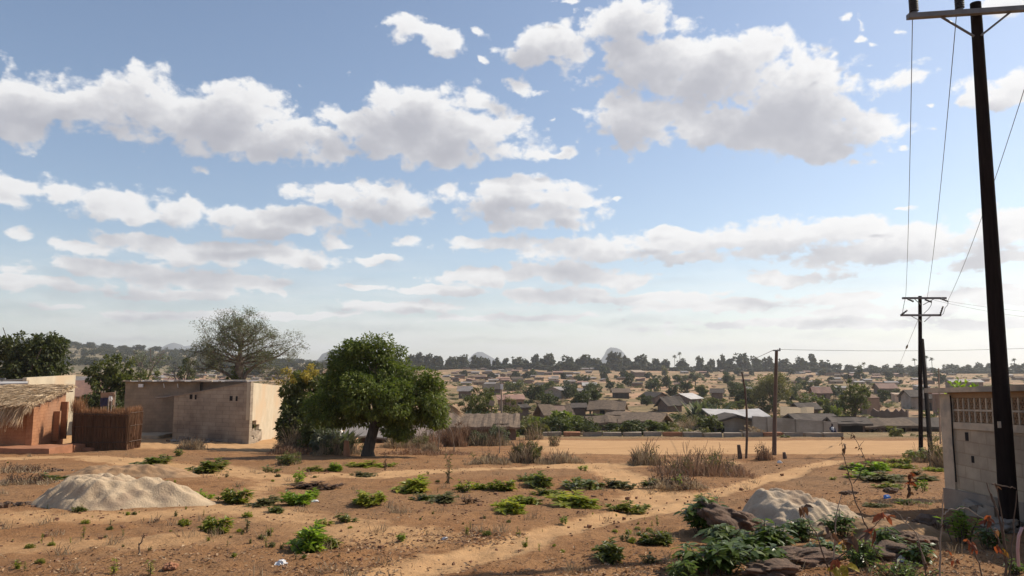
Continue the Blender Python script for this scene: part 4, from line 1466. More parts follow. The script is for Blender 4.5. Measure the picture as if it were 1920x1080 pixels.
# --- houses one can tell apart, nearest first
house('long dark-roofed house with a lit tan gable end and square window beyond the kerb blocks', 1150, 1247, 803, 19, 31, M_mudwall_pale, TW, 90, 'x', -.5, .55, .5, (-.05, .8), ((.45, .75), (-.55, .7)), seed=1, jit=.12)
h = house('brown house with a post-held porch, left neighbour of the house with the tan gable end', 1108, 1160, 806, 19, 27, M_mudwall_brown, TW, 86, 'x', .05, .8, .5, (.2, .8), (), seed=2, jit=.14)
mbp = MB()
for q in (-1.6, -.2, 1.2):
    mbp.tube([Vector((q, -2.0, -.4)), Vector((q + .05, -2.0, 1.35))], .05, 6)
mbp.build('porch_post', M_wood, h)
MB().box((-1.9, -2.1, .2), (1.8, .2, 1.3)).build('porch_wall', M_mudwall_brown, h)
h = house('grey block house with a low gable facing the road, left of the compound wall', 1346, 1411, 811, 25, 35, M_block_grey, M_roof_dark, 74, 'y', .05, .75, .35, (-.86, .7), (), 'block_house', .04, seed=3)
house('wide house with a long pale whitish metal roof behind the grey block house', 1332, 1446, 800, 24, 33, M_mudwall_brown, M_tin_white, 92, 'mono', 0, .5, .3, None, (), 'tin_roof_house', .10, seed=4)
h = house('dark-roofed shed with a wide black carport opening at the right end of the compound wall', 1572, 1622, 810, 20, 27, M_mudwall_brown, M_roof_dark, 77, 'x', -.06, .8, .4, None, (), 'roadside_shed', .06, seed=5)
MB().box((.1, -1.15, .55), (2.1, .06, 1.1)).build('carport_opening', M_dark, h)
house('low dark house with patched roof directly behind the right half of the compound wall', 1490, 1572, 806, 21, 30, M_mudwall_brown, M_roof_dark, 84, 'x', .1, .6, .4, None, (), seed=6)
house('long low house with a white-framed window and open dark doorway, right of the carport shed', 1626, 1700, 811, 16, 24, M_mudwall_brown, TW, 78, 'x', .08, .6, .55, (.1, .9), ((-.72, .6), (.75, .6)), 'roadside_house', .1, seed=7)
house('low dark roadside house crossed by the double pole', 1700, 1765, 810, 15, 25, M_mudwall_brown, M_roof_dark, 80, 'x', -.05, .6, .5, (-.4, .9), (), 'roadside_house', .08, seed=8)
house('tan thatched house behind the compound wall, in front of the wide spreading tree', 1478, 1526, 790, 17, 29, M_mudwall_brown, M_thatch, 108, 'x', -.35, .7, .4, None, (), 'thatched_house', .1, seed=9)
house('dark-roofed house half hidden behind the tan thatched house', 1496, 1536, 778, 18, 26, M_mudwall_brown, M_roof_dark, 125, 'x', .2, .7, .4, None, (), seed=10)
house('dark house with a sagging hipped roof left of the long thatched house', 1016, 1062, 780, 14, 27, M_mudwall_brown, TW, 110, 'x', .3, .8, .6, None, (), seed=11, jit=.2, sag=.3)
house('wide dark thatched house above the porch house, with a pale front wall', 1113, 1172, 772, 13, 25, M_mudwall_pale, TW, 135, 'x', -.25, .7, .6, (-.3, .9), ((.4, .8),), 'thatched_house', .2, seed=12)
house('small dark lean-to beside the sagging hipped house', 1074, 1100, 768, 8, 13, M_mudwall_brown, M_roof_dark, 140, 'mono', 0, .8, .3, None, (), seed=13)
house('grey gabled school-like building with white trim, in the middle of the far slope', 1033, 1068, 740, 11, 18, M_block_grey, M_tin, 262, 'y', -.45, 1.6, .3, None, (), 'school_building', .05, seed=14)
house('low grey wing right of the grey gabled school-like building', 1066, 1102, 739, 9, 13, M_block_grey, M_tin, 268, 'x', 0, .5, .3, (-.2, .9), ((-.7, .9), (.3, .9), (.75, .9)), 'school_building', .04, seed=15)
house('plain reddish brown box house with a grey roof, right of the school wing', 1104, 1126, 740, 10, 12, M_mudwall_brown, M_tin_rust, 262, 'mono', 0, .7, .1, None, (), seed=16)
house('greenish dark house with a peaked roof, right of the reddish brown box house', 1149, 1182, 740, 8, 14, M_roof_dark, TW, 262, 'x', 0, .7, .5, None, (), seed=17)
house('dark red-brown house beside the broad dark tree', 1214, 1246, 752, 11, 19, M_mudwall_brown, M_roof_dark, 215, 'y', .5, 1.1, .4, None, (), seed=18)
house('dark tumbledown house with a ragged heap-like roof, left of the white-grey gable', 1242, 1276, 764, 9, 22, M_mudwall_brown, M_roof_dark, 170, 'x', .4, .9, .5, None, (), seed=19, jit=.3)
house('dark house with a white-grey sheet on its gabled roof', 1272, 1308, 753, 9, 18, M_mudwall_brown, M_tin_white, 205, 'y', -.7, 1.0, .4, None, (), 'tin_roof_house', .05, seed=20)
house('dark brown cottage under the low tree by the leaning stick', 1336, 1359, 741, 9, 15, M_mudwall_brown, M_roof_dark, 245, 'x', -.3, .8, .4, None, (), seed=21)
house('tall pale grey blank-walled building partly behind the wide spreading tree', 1399, 1424, 756, 24, 36, M_block_grey, M_tin, 200, 'mono', -.2, .8, .1, None, (), 'block_building', .03, seed=22)
house('brown house with a pinkish grey pitched roof behind the dark round tree', 1528, 1561, 742, 11, 21, M_mudwall_brown, TR_, 225, 'x', -.15, .8, .4, (.2, .8), (), seed=23)
house('brown house with pinkish tin roof above the ruined earth wall', 1648, 1684, 731, 8, 16, M_mudwall_brown, TR_, 290, 'x', 0, .7, .5, None, (), seed=24)
house('grey-walled house left of the double pole, its roof in two levels', 1704, 1742, 750, 14, 24, M_block_grey, M_roof_dark, 185, 'x', .1, .8, .4, (.6, .9), (), seed=25)
house('small dark house right of the two-level roof house, behind the pole brace', 1738, 1764, 752, 12, 18, M_mudwall_brown, M_roof_dark, 178, 'x', -.2, .8, .4, (-.4, .8), (), seed=26)
house('roofless-looking brown earth house behind the squarish tree', 1622, 1652, 760, 20, 26, M_mudwall, M_mudwall, 165, 'mono', .1, .8, .02, None, (), seed=27)
house('small yellow-lit hut with a dark door by the bare yard on the right', 1676, 1695, 744, 7, 9, M_mudwall_pale, M_mudwall_pale, 230, 'mono', .1, .6, .1, (.2, .9), (), seed=28)
house('low house with a pink tin roof behind the thin post of the ruin', 930, 985, 758, 15, 21, M_mudwall, TR_, 175, 'mono', .1, .4, .3, (.7, .9), (), seed=29)
house('brown hut edge showing right of the olive tree near the ruin', 975, 990, 775, 16, 19, M_mudwall_brown, M_roof_dark, 120, 'mono', .3, 1, .2, None, (), seed=30)
house('wide grey low roof house behind the yellow-green tree', 858, 885, 735, 8, 15, M_mudwall_brown, M_tin, 250, 'x', 0, .6, .4, None, (), seed=31)
house('broad dark grey roof beside the thin post with the white box', 905, 940, 732, 6, 15, M_mudwall_brown, M_roof_dark, 262, 'x', .1, .7, .4, None, (), seed=32)
house('house with two bright white tin roof sheets on the far central slope', 1092, 1120, 727, 7, 12, M_mudwall_brown, M_tin_white, 345, 'x', 0, .6, .4, None, (), 'tin_roof_house', .03, seed=33)
house('isolated brown house with a pale roof edge on the bare far slope', 1186, 1210, 704, 8, 12, M_mudwall_brown, M_mudwall_pale, 560, 'mono', .3, .8, .3, None, (), seed=34)
house('house with a red-brown roof seen over the lattice wall, left of the bright bush', 1758, 1786, 735, 10, 16, M_mudwall, TR_, 160, 'x', -.3, .7, .4, None, (), seed=35)
house('long pale grey low roof seen over the bright bush', 1780, 1850, 715, 4, 8, M_mudwall_brown, M_tin, 330, 'x', 0, .3, .3, None, (), seed=36)
house('orange-roofed house at the right edge over the wall', 1900, 1945, 733, 9, 15, M_mudwall, TR_, 170, 'x', 0, .7, .4, None, (), seed=37)
# --- left side
house('mud house with a long rusty tin roof, seen right over the cream plastered house', 130, 186, 745, 26, 44, M_mudwall_brown, TR_, 92, 'x', .25, .6, .5, None, (), seed=38)
house('low pinkish roofed hut seen above the red tin roof', 124, 178, 712, 10, 18, M_mudwall, M_tin, 160, 'x', .1, .6, .4, None, (), seed=39)
house('low house with a pale tin strip roof over the middle of the block house', 384, 424, 722, 8, 14, M_mudwall, M_tin_white, 190, 'mono', 0, .5, .3, None, (), seed=40)
house('small stacked brown house left of the pale tin strip roof', 370, 388, 720, 14, 18, M_mudwall_brown, TR_, 195, 'mono', .2, .8, .2, None, (), seed=41)
house('low house with a rusty roof just left of the bare tree trunk', 300, 345, 716, 8, 14, M_mudwall, TR_, 230, 'x', 0, .6, .3, None, (), seed=42)
h = house('low dark house with grey roof in the shade behind the round tree trunk', 672, 808, 833, 26, 42, M_mudwall_brown, M_tin, 46, 'x', .04, .5, .5, (.08, .9), (), 'shaded_house', .08, seed=43)

# --- the far rows: houses too small to tell apart
def far_house_mesh(i):
    rnd = np.random.RandomState(900 + i)
    w, d, e, r = 1.0, rnd.uniform(.55, .8), rnd.uniform(.17, .22), rnd.uniform(.28, .36)
    mb = MB()
    w2, d2 = w / 2, d / 2
    if i % 3 != 2:
        prof = [(-d2, -.4), (d2, -.4), (d2, e), (0, r), (-d2, e)]
        v = [(-w2, y, z) for y, z in prof] + [(w2, y, z) for y, z in prof]
        n = 5
        mb.add(v, [tuple(range(n)), tuple(range(2 * n - 1, n - 1, -1))] + [((k + 1) % n, k, k + n, (k + 1) % n + n) for k in range(n)], 0)
        o = .07
        kk = (r - e) / d2
        for sg in (-1, 1):
            a = [(-w2 - o, sg * (d2 + o), e - kk * o + .015), (w2 + o, sg * (d2 + o), e - kk * o + .015), (w2 + o, 0, r + .015), (-w2 - o, 0, r + .015)]
            b = [(x, y, z + .035) for x, y, z in a]
            mb.hexa(np.array(a + b), 1)
    else:
        v = [(-w2, -d2, -.4), (w2, -d2, -.4), (w2, d2, -.4), (-w2, d2, -.4), (-w2, -d2, e), (w2, -d2, e), (w2, d2, e + .1), (-w2, d2, e + .1)]
        mb.hexa(np.array(v), 0)
        a = [(-w2 - .05, -d2 - .06, e - .005), (w2 + .05, -d2 - .06, e - .005), (w2 + .05, d2 + .05, e + .115), (-w2 - .05, d2 + .05, e + .115)]
        mb.hexa(np.array(a + [(x, y, z + .03) for x, y, z in a]), 1)
    mb.box((rnd.uniform(-.25, .25), -d2 - .001, .07), (.10, .01, .16), 0, 2)
    roofs = [M_thatch_old, M_tin, M_tin_rust, M_roof_dark, M_mudwall_brown, M_tin]
    walls = [M_mudwall, M_mudwall_pale, M_mudwall_brown, M_mudwall, M_mudwall_brown, M_block_grey]
    return mb.mesh('far_house', [walls[i], roofs[i], M_dark])


FH = [far_house_mesh(i) for i in range(6)]
_h = np.random.RandomState(41)


def far_row(x0, x1, y, step, label, group, wmin=10, wmax=19, skip=.12, shift=0.0):
    x = x0 + _h.uniform(0, step)
    while x < x1:
        if _h.rand() > skip:
            py = y + _h.uniform(-2.2, 2.2) + shift * (x - x0)
            g = gnd(x, py)
            w = _h.uniform(4.4, 7.4)
            if w * FPX / g.y > wmax * 1.4:
                w *= .75
            o = bpy.data.objects.new('far_house', FH[_h.randint(0, 6)])
            COL.objects.link(o)
            o.location = g
            o.rotation_euler = (0, 0, _h.choice([0, 0, PI]) + _h.uniform(-.25, .25) + (PI / 2 if _h.rand() < .12 else 0))
            o.scale = (w, w, w * _h.uniform(.8, 1.1))
            tag(o, label, 'house', group)
        x += step * _h.uniform(.75, 1.35)


LA, GA = 'tiny house in the dense rows left of the bare dirt field on the far slope', 'dense house rows on the far left-centre slope'
for y, st in ((694, 17), (698, 17), (702, 18), (707, 19), (712, 20), (717, 22), (722, 25)):
    far_row(836, 985, y, st, LA, GA, 9, 16, .1)
LB, GB = 'tiny brown house in the straight rows under the bare dirt field on the far slope', 'house rows under the bare dirt field'
for y, st in ((693.5, 17), (701, 15), (707, 20), (713, 22), (720, 26)):
    far_row(985, 1115, y, st, LB, GB, 9, 16, .18)
LC, GC = 'small house scattered among trees in the middle of the far slope', 'scattered houses on the middle far slope'
for y, st in ((692, 26), (698, 30), (706, 34), (714, 36), (724, 46)):
    far_row(1115, 1400, y, st, LC, GC, 10, 17, .3)
LD, GD = 'small roof in the crowded quarter on the right-hand far slope', 'crowded houses on the right far slope'
for y, st in ((699, 20), (703, 20), (708, 24), (714, 28), (721, 34), (730, 46)):
    far_row(1480, 1760, y, st, LD, GD, 10, 18, .2)
far_row(1765, 1960, 705, 30, 'small roof below the right ridge, seen over the lattice wall', 'roofs seen over the lattice wall', 10, 18, .2)
far_row(1765, 1960, 714, 36, 'small roof below the right ridge, seen over the lattice wall', 'roofs seen over the lattice wall', 10, 18, .2)
LE, GE = 'tiny low house on the plain in front of the wooded left hill', 'tiny houses on the left plain'
for y, st in ((699, 18), (703, 20), (707, 22), (712, 26)):
    far_row(290, 640, y, st, LE, GE, 9, 16, .15)
for i, (x, y) in enumerate(((1036, 683.5), (1057, 682.5), (1095, 681.5), (1115, 682), (925, 679), (1370, 684), (1392, 686))):
    o = bpy.data.objects.new('far_house', FH[1])
    COL.objects.link(o)
    b = on_ground(x, 770)
    o.location = b
    o.scale = (9, 9, 8)
    tag(o, 'low building with a bright roof under the ridge trees', 'house', 'bright roofs under the ridge trees')


# ------------------------------------------------------------------ walls and kerb beyond the road
def long_wall(label, a, b, h, thick, m, top=None, pil=3, name='compound_wall'):
    d = b - a
    L = math.hypot(d.x, d.y)
    yaw = math.atan2(d.y, d.x)
    t = thing(name, label, 'wall', a, yaw)
    dz = b.z - a.z
    mb = MB()
    n = 14
    vs = []
    rnd = np.random.RandomState(int(L * 10))
    for i in range(n):
        f = i / (n - 1)
        z0 = dz * f
        zt = z0 + (h[0] + (h[1] - h[0]) * f) + (0 if top is None else rnd.uniform(-top, top))
        vs += [(L * f, -thick / 2, z0 - 1), (L * f, thick / 2, z0 - 1), (L * f, thick / 2, zt), (L * f, -thick / 2, zt)]
    fs = [(0, 3, 2, 1), tuple((n - 1) * 4 + k for k in (0, 1, 2, 3))]
    for i in range(n - 1):
        p, q = i * 4, (i + 1) * 4
        fs += [(p, q, q + 3, p + 3), (p + 1, p + 2, q + 2, q + 1), (p + 3, q + 3, q + 2, p + 2), (p, p + 1, q + 1, q)]
    mb.add(vs, fs)
    mb.build('panel', m, t)
    for i in range(pil):
        f = (i + .5) / pil
        hh = h[0] + (h[1] - h[0]) * f
        MB().box((L * f, -thick / 2 - .06, dz * f + hh / 2 - .48), (.3, .12, hh + .94)).build('pillar', m, t)
    return t


a, b = on_ground(1412, 72), on_ground(1570, 75.5)
a.z = at(1412, 812, 72).z
b.z = at(1570, 814, 75.5).z
long_wall('long grey block compound wall across the road, with three pillars and a stepped top', a, b, (at(1412, 780, 72).z - a.z, at(1570, 791, 75.5).z - b.z), .2, M_block_grey, .02, 3)
a, b = on_ground(1634, 122), on_ground(1704, 118)
long_wall('ruined dark brown earth wall with a ragged top, up the slope on the right', a, b, (1.9, 2.1), .5, M_mudwall_brown, .35, 0, 'ruined_wall')

for i in range(15):
    x0 = 1018 + i * 37.6
    Y = 61.5 - i * .12
    c = on_ground(x0 + 17, Y)
    L = 34 * Y / FPX * (.9 if i % 4 == 1 else 1)
    mb = MB()
    rk = np.random.RandomState(i)
    mb.box((0, 0, .06), (L, .5, .56), rk.uniform(-.03, .03), 0, .03, rk)
    o = mb.build('kerb_block', M_plinth if i % 5 == 1 else M_concrete, loc=c)
    tag(o, 'low weathered concrete block in the row along the far edge of the dirt road', 'kerb block', 'row of kerb blocks along the road')


# ------------------------------------------------------------------ the ruined house right of the round tree
def ruin():
    b = gnd(890, 832)
    Y = 52
    b = on_ground(890, Y)
    s = Y / FPX
    t = thing('ruined_house', 'ruined brown house with a dark doorway behind dry bushes, right of the round tree', 'house', b)
    rnd = np.random.RandomState(3)
    x0, x1 = (812 - 890) * s, (966 - 890) * s
    zt = at(890, 778, Y).z - b.z
    zf = at(890, 803, Y).z - b.z
    mb = MB()
    mb.rough_box((x0, 0, -.5), (x1, 4.2, zf), .5, .04, rnd)
    mb.build('wall', M_mudwall_brown, t)
    rf = MB()
    n = 26
    vs = []
    for i in range(n):
        f = i / (n - 1)
        x = x0 - .3 + (x1 - x0 + .6) * f
        e = rnd.uniform(-.1, .1)
        vs += [(x, -.5 + e, zf - .06 + rnd.uniform(-.06, .06)), (x, -.5 + e, zf + .12 + rnd.uniform(-.05, .05)), (x, 2.1, zt + rnd.uniform(-.06, .06)), (x, 2.1, zt - .18), (x, 4.6, zf)]
    fs = []
    for i in range(n - 1):
        p, q = i * 5, i * 5 + 5
        fs += [(p, q, q + 1, p + 1), (p + 1, q + 1, q + 2, p + 2), (p, p + 3, q + 3, q), (p + 2, q + 2, q + 4, p + 4), (p + 3, p + 4, q + 4, q + 3)]
    rf.add(vs, fs)
    rf.build('roof', M_thatch_old, t)
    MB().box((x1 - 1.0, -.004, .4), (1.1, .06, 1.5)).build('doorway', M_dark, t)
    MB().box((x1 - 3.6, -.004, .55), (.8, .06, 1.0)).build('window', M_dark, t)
    # loose straw bundle leaning on the roof
    sb = MB()
    k = 160
    p0 = at(838, 757, 50)
    p1 = at(870, 779, 50)
    d = np.array(p1 - p0)
    pos = np.array(p0) + rnd.normal(size=(k, 3)) * .07
    sb.blades(pos, d + rnd.normal(size=(k, 3)) * .13, np.linalg.norm(d) * rnd.uniform(.7, 1.1, k), .05, .05, rnd)
    o = sb.build('straw_bundle', L_thatch)
    tag(o, 'orange-tan bundle of straw leaning above the ruined house beside the round tree', 'straw bundle')


ruin()
# ------------------------------------------------------------------ left group: hut, reed enclosure, block house
def wall_quad(mb, a, b, h0, h1, thick, lo=-.6, mat_=0, n=10, jit=.0, rnd=None):
    """an upright wall from a to b (ground points), heights h0, h1 above the foot, its thickness away from the viewer's side"""
    a, b = Vector(a), Vector(b)
    d = (b - a)
    nrm = Vector((-d.y, d.x, 0)).normalized() * thick
    vs = []
    for i in range(n):
        f = i / (n - 1)
        p = a.lerp(b, f)
        z = p.z + h0 + (h1 - h0) * f + (rnd.uniform(-jit, jit) if rnd is not None else 0)
        vs += [(p.x, p.y, p.z + lo), (p.x + nrm.x, p.y + nrm.y, p.z + lo), (p.x + nrm.x, p.y + nrm.y, z), (p.x, p.y, z)]
    fs = [(0, 3, 2, 1), tuple((n - 1) * 4 + k for k in range(4))]
    for i in range(n - 1):
        p, q = i * 4, i * 4 + 4
        fs += [(p, q, q + 3, p + 3), (p + 1, p + 2, q + 2, q + 1), (p + 3, q + 3, q + 2, p + 2), (p, p + 1, q + 1, q)]
    mb.add(vs, fs, mat_)


def thatched_hut():
    rnd = np.random.RandomState(8)
    Y0, Y1 = 33.0, 36.6
    A = on_ground(58, Y0)
    zf = at(58, 835, Y0).z                       # floor level on the plinth
    A.z = zf
    B = on_ground(120, Y1)
    B = Vector((at(120, 800, Y1).x, Y1, zf))
    C = Vector((at(-70, 800, Y0).x, Y0 - .1, zf))
    t = thing('thatched_hut', 'red mud brick hut with a shaggy straw thatch roof, at the far left edge', 'hut', A)
    hA = at(58, 754, Y0).z - zf
    hB = at(122, 726, Y1).z - zf
    w = MB()
    wall_quad(w, A, B, hA, hB, .25, -.3, 0, 9, .015, rnd)
    wall_quad(w, C, A - Vector((.001, .003, 0)), hA, hA, .25, -.3, 0, 9, .015, rnd)
    D = B + (C - A)
    wall_quad(w, B + Vector((-.26, .0, 0)), D, hB, hB, -.25, -.3, 0)
    w.build('wall', M_mud_red, t, A)
    # fins of a small doorway on the sunny side, and the dark reveal between them
    f = MB()
    u = (B - A).normalized()
    side = Vector((u.y, -u.x, 0))
    for k, hh in ((.62, 1.35), (.86, 1.75)):
        p = A.lerp(B, k) + side * .14
        f.box((p.x, p.y, zf + hh / 2), (.32, .14, hh), 0.0, 0, .015, rnd)
    f.build('doorway_fin', M_mud_red, t, A)
    # plinth and steps
    p = MB()
    q0 = on_ground(-90, 31.6)
    fx = at(95, 838, 31.8).x
    p.rough_box((q0.x, 31.7, zf - .75), (fx, 33.4, zf), .5, .02, rnd)
    p.rough_box((fx - .9, 33.41, zf - .75), (fx + .05, 36.0, zf - .06), .5, .02, rnd)
    p.build('plinth', M_plinth, t, A)
    st = MB()
    c = at(106, 838, 34.6)
    st.rough_box((fx + .06, 34.0, zf - .8), (fx + .50, 35.0, zf - .22), .3, .015, rnd)
    st.build('step', M_plinth, t, A)
    # roof: rafters, then straw in courses that hang over the front
    z0 = zf + hA + .02
    zB = zf + hB + .12
    eave = Vector((A.x + .25, Y0 - .75, z0 - .10))
    back = Vector((B.x + .35, Y1 + .15, zB))
    left = C.x - .5
    rf = MB()
    n = 14
    vs = []
    for i in range(n):
        k = i / (n - 1)
        for j in range(8):
            m = j / 7
            xr = eave.x + (back.x - eave.x) * m
            x = left + (xr - left) * k
            y = eave.y + (back.y - eave.y) * m
            z = eave.z + (back.z - eave.z) * m
            vs.append((x, y, z + rnd.uniform(-.03, .05)))
            vs.append((x, y, z - .14))
    fs = []
    for i in range(n - 1):
        for j in range(7):
            a, b_ = i * 16 + j * 2, (i + 1) * 16 + j * 2
            fs.append((a, a + 2, b_ + 2, b_)[::-1])
            fs.append((a + 1, b_ + 1, b_ + 3, a + 3)[::-1])
    for j in range(7):
        a = (n - 1) * 16 + j * 2
        fs.append((a, a + 1, a + 3, a + 2))
    for i in range(n - 1):
        a, b_ = i * 16, (i + 1) * 16
        fs.append((a, b_, b_ + 1, a + 1))
        a, b_ = i * 16 + 14, (i + 1) * 16 + 14
        fs.append((a, a + 1, b_ + 1, b_))
    rf.add(vs, fs)
    ro = rf.build('roof', M_thatch, t, A)
    sb = MB()
    k = 5200
    m = rnd.rand(k)
    kk = rnd.rand(k)
    xr = eave.x + (back.x - eave.x) * m
    pos = np.stack([left + (xr - left) * kk, eave.y + (back.y - eave.y) * m, eave.z + (back.z - eave.z) * m + .03], 1)
    sl = np.array([0, eave.y - back.y, eave.z - back.z])
    sl = sl / np.linalg.norm(sl)
    ax = sl + rnd.normal(size=(k, 3)) * np.array([.25, .1, .09]) + np.array([0, 0, .06])
    sb.blades(pos, ax, rnd.uniform(.4, 1.0, k), .035, .16, rnd, 0, True)
    # the fringe over the front eave, in tufts
    k = 2600
    tuft = rnd.rand(k)
    x = left + (eave.x - left) * np.clip(tuft, 0, 1)
    hang = .45 + .75 * np.abs(np.sin(x * 3.1) * np.sin(x * 1.3 + 1)) * (x < eave.x - .25)
    pos = np.stack([x, np.full(k, eave.y + .12) + rnd.normal(size=k) * .1, np.full(k, eave.z + .02) + rnd.normal(size=k) * .03], 1)
    ax = np.stack([rnd.normal(size=k) * .12 - .12, -.35 + rnd.normal(size=k) * .12, -.9 + rnd.normal(size=k) * .1], 1)
    sb.blades(pos, ax, hang * rnd.uniform(.6, 1.15, k), .03, .05, rnd)
    k = 500
    m = rnd.rand(k)
    pos = np.stack([eave.x + (back.x - eave.x) * m - .05, eave.y + (back.y - eave.y) * m, eave.z + (back.z - eave.z) * m], 1)
    ax = np.stack([.6 + rnd.normal(size=k) * .2, -.4 + rnd.normal(size=k) * .2, -.35 + rnd.normal(size=k) * .2], 1)
    sb.blades(pos, ax, rnd.uniform(.15, .4, k), .025, .1, rnd)
    s_ = sb.build('straw', L_thatch, ro, A)
    s_.location = (0, 0, 0)
    for i, mm in enumerate((.1, .32, .55, .8)):
        p0 = Vector((eave.x + (back.x - eave.x) * mm, eave.y + (back.y - eave.y) * mm, eave.z + (back.z - eave.z) * mm - .17))
        rb = MB()
        rb.tube([p0 + Vector((-.9, .02, 0)), p0 + Vector((.28, 0, .02))], [.035, .03], 6)
        rb.build('rafter', M_wood, t, A)


thatched_hut()


def plastered_house():
    A, B = on_ground(50, 40.5), on_ground(135, 46.5)
    A = Vector((at(50, 710, 40.5).x, 40.5, gz(A.x, 40.5)))
    t = thing('plastered_house', 'cream plastered house with a grey roof edge behind the thatched hut', 'house', A)
    hA = at(50, 708, 40.5).z - A.z
    hB = at(135, 703, 46.5).z - B.z
    w = MB()
    wall_quad(w, A, B, hA, hB, .2, -.5, 0, 6)
    w.build('wall', M_plaster, t, A)
    C = Vector((at(-60, 710, 41).x, 41, A.z))
    w2 = MB()
    wall_quad(w2, C, A - Vector((.01, .01, 0)), hA - .30, hA - .12, .2, -.5, 0, 6)
    w2.build('front_wall', M_block, t, A)
    r = MB()
    z1 = A.z + hA
    r.hexa(np.array([(C.x, 40.9, z1 - .46), (A.x - .06, 40.6, z1 - .22), (B.x - .4, 46.3, z1 - .05), (C.x - 3, 46.3, z1 - .3),
                     (C.x, 40.9, z1 - .40), (A.x - .06, 40.6, z1 - .16), (B.x - .4, 46.3, z1 + .0), (C.x - 3, 46.3, z1 - .24)]))
    r.build('roof', M_roof_dark, t, A)
    q = MB()
    ya = 38.2
    q.hexa(np.array([tuple(at(-40, 722, ya)), tuple(at(52, 720, ya)), tuple(at(52, 717, ya + 1.9)), tuple(at(-40, 717, ya + 1.9)),
                     tuple(at(-40, 720, ya)), tuple(at(52, 718, ya)), tuple(at(52, 715, ya + 1.9)), tuple(at(-40, 715, ya + 1.9))]))
    q.build('lean_to_roof', M_tin_white, t, A)
    # light bracket at the corner
    m = MB()
    pA = at(4, 712, 40)
    m.tube([pA + Vector((0, 0, -.3)), pA], .03, 6)
    m.box((pA.x, pA.y, pA.z + .05), (.34, .1, .08))
    m.build('roof_mast', M_steel, t, A)


plastered_house()


def reed_fence():
    rnd = np.random.RandomState(14)
    A, B = on_ground(136, 34.4), on_ground(238, 34.1)
    C = on_ground(262, 36.4)
    D = on_ground(150, 36.8)
    t = thing('reed_enclosure', 'dark brown reed fence enclosure with tufted tops and a sunlit right side', 'fence', B)
    top = lambda px, py, Y, b: at(px, py, Y).z - b.z
    hA, hB, hC = top(136, 772, 34.4, A), top(238, 775, 34.1, B), top(260, 768, 36.4, C)
    for nm, a, b, h0, h1 in (('reed_panel', A, B, hA, hB), ('reed_panel', B, C, hB + .1, hC), ('reed_panel', D, A, hA, hA), ('reed_panel', C, D, hC, hA)):
        mb = MB()
        wall_quad(mb, a, b, h0 - .12, h1 - .12, .07, -.3, 0, 12, .06, rnd)
        L = (b - a).length
        k = int(420 * L)
        f = rnd.rand(k)
        d = np.array(b - a)
        n_ = np.array([d[1], -d[0], 0]) / np.linalg.norm(d)
        pos = np.array(a) + f[:, None] * d + n_ * rnd.uniform(.0, .05, k)[:, None]
        lift = rnd.uniform(0, .55, k) * (h0 + h1) / 2
        pos[:, 2] += lift
        hh = (h0 + (h1 - h0) * f)
        L2 = np.clip(hh - lift + rnd.normal(size=k) * .10, .3, 9)
        mb.blades(pos, np.tile([[0, 0, 1.0]], (k, 1)) + rnd.normal(size=(k, 3)) * .035, L2, .018, .03, rnd, 1)
        # feathery tufts above the top
        k = int(620 * L)
        f = rnd.rand(k)
        pos = np.array(a) + f[:, None] * d
        pos[:, 2] += h0 + (h1 - h0) * f - .15
        mb.blades(pos, np.tile([[0, 0, 1.0]], (k, 1)) + rnd.normal(size=(k, 3)) * .12, rnd.uniform(.12, .52, k) * rnd.rand(k), .014, .2, rnd, 2)
        o = mb.build(nm, [M_reed, L_reed, L_tuft], t, B)
        # binding poles
        for zz in (.22, .62, .95):
            bp = MB()
            off = Vector(n_) * .07
            bp.tube([a + off + Vector((0, 0, h0 * zz)), b + off + Vector((0, 0, h1 * zz))], .016, 5)
            q = bp.build('binding_pole', M_twig, o, B)
            q.location = (0, 0, 0)
    # a tall tuft left of the front
    tf = MB()
    k = 340
    p = at(146, 772, 34.5)
    pos = np.array(p) + rnd.normal(size=(k, 3)) * np.array([.16, .08, .12])
    tf.blades(pos, np.tile([[0.05, 0, 1.0]], (k, 1)) + rnd.normal(size=(k, 3)) * .16, rnd.uniform(.3, .75, k), .016, .15, rnd)
    tf.build('tall_tuft', L_tuft, t, B)
    for px, py, Y in ((197, 748, 36.0), (203, 752, 35.6)):
        b = on_ground(px, Y)
        m = MB()
        m.tube([b, Vector((b.x + .03, b.y, at(px, py, Y).z))], .03, 6)
        m.build('post', M_twig_pale, t, B)


reed_fence()


def latrine():
    Y = 44
    b = on_ground(196, Y)
    t = thing('small_shelter', 'small shelter of sacking on posts with a white cloth, seen over the reed enclosure', 'shelter', b)
    s = Y / FPX
    z = lambda py: at(196, py, Y).z - b.z
    x = lambda px: (px - 196) * s
    m = MB()
    m.rough_box((x(184), .0, z(760)), (x(209), .08, z(736)), .2, .02, np.random.RandomState(2))
    m.build('sacking', M_mudwall, t)
    MB().rough_box((x(185), -.05, z(762)), (x(201), -.01, z(746)), .2, .02, np.random.RandomState(3)).build('dark_cloth', M_navy, t)
    MB().rough_box((x(201), -.13, z(752)), (x(207), -.055, z(743)), .1, .02, np.random.RandomState(4)).build('white_cloth', M_white, t)
    for px in (184, 189, 209):
        MB().tube([Vector((x(px), .12, -.2)), Vector((x(px), .12, z(733)))], .035, 6).build('post', M_twig_pale, t)


latrine()


M_sandpale0 = mat('apron', (.42, .34, .24), (.34, .27, .19), 3, .95, .3, 20)


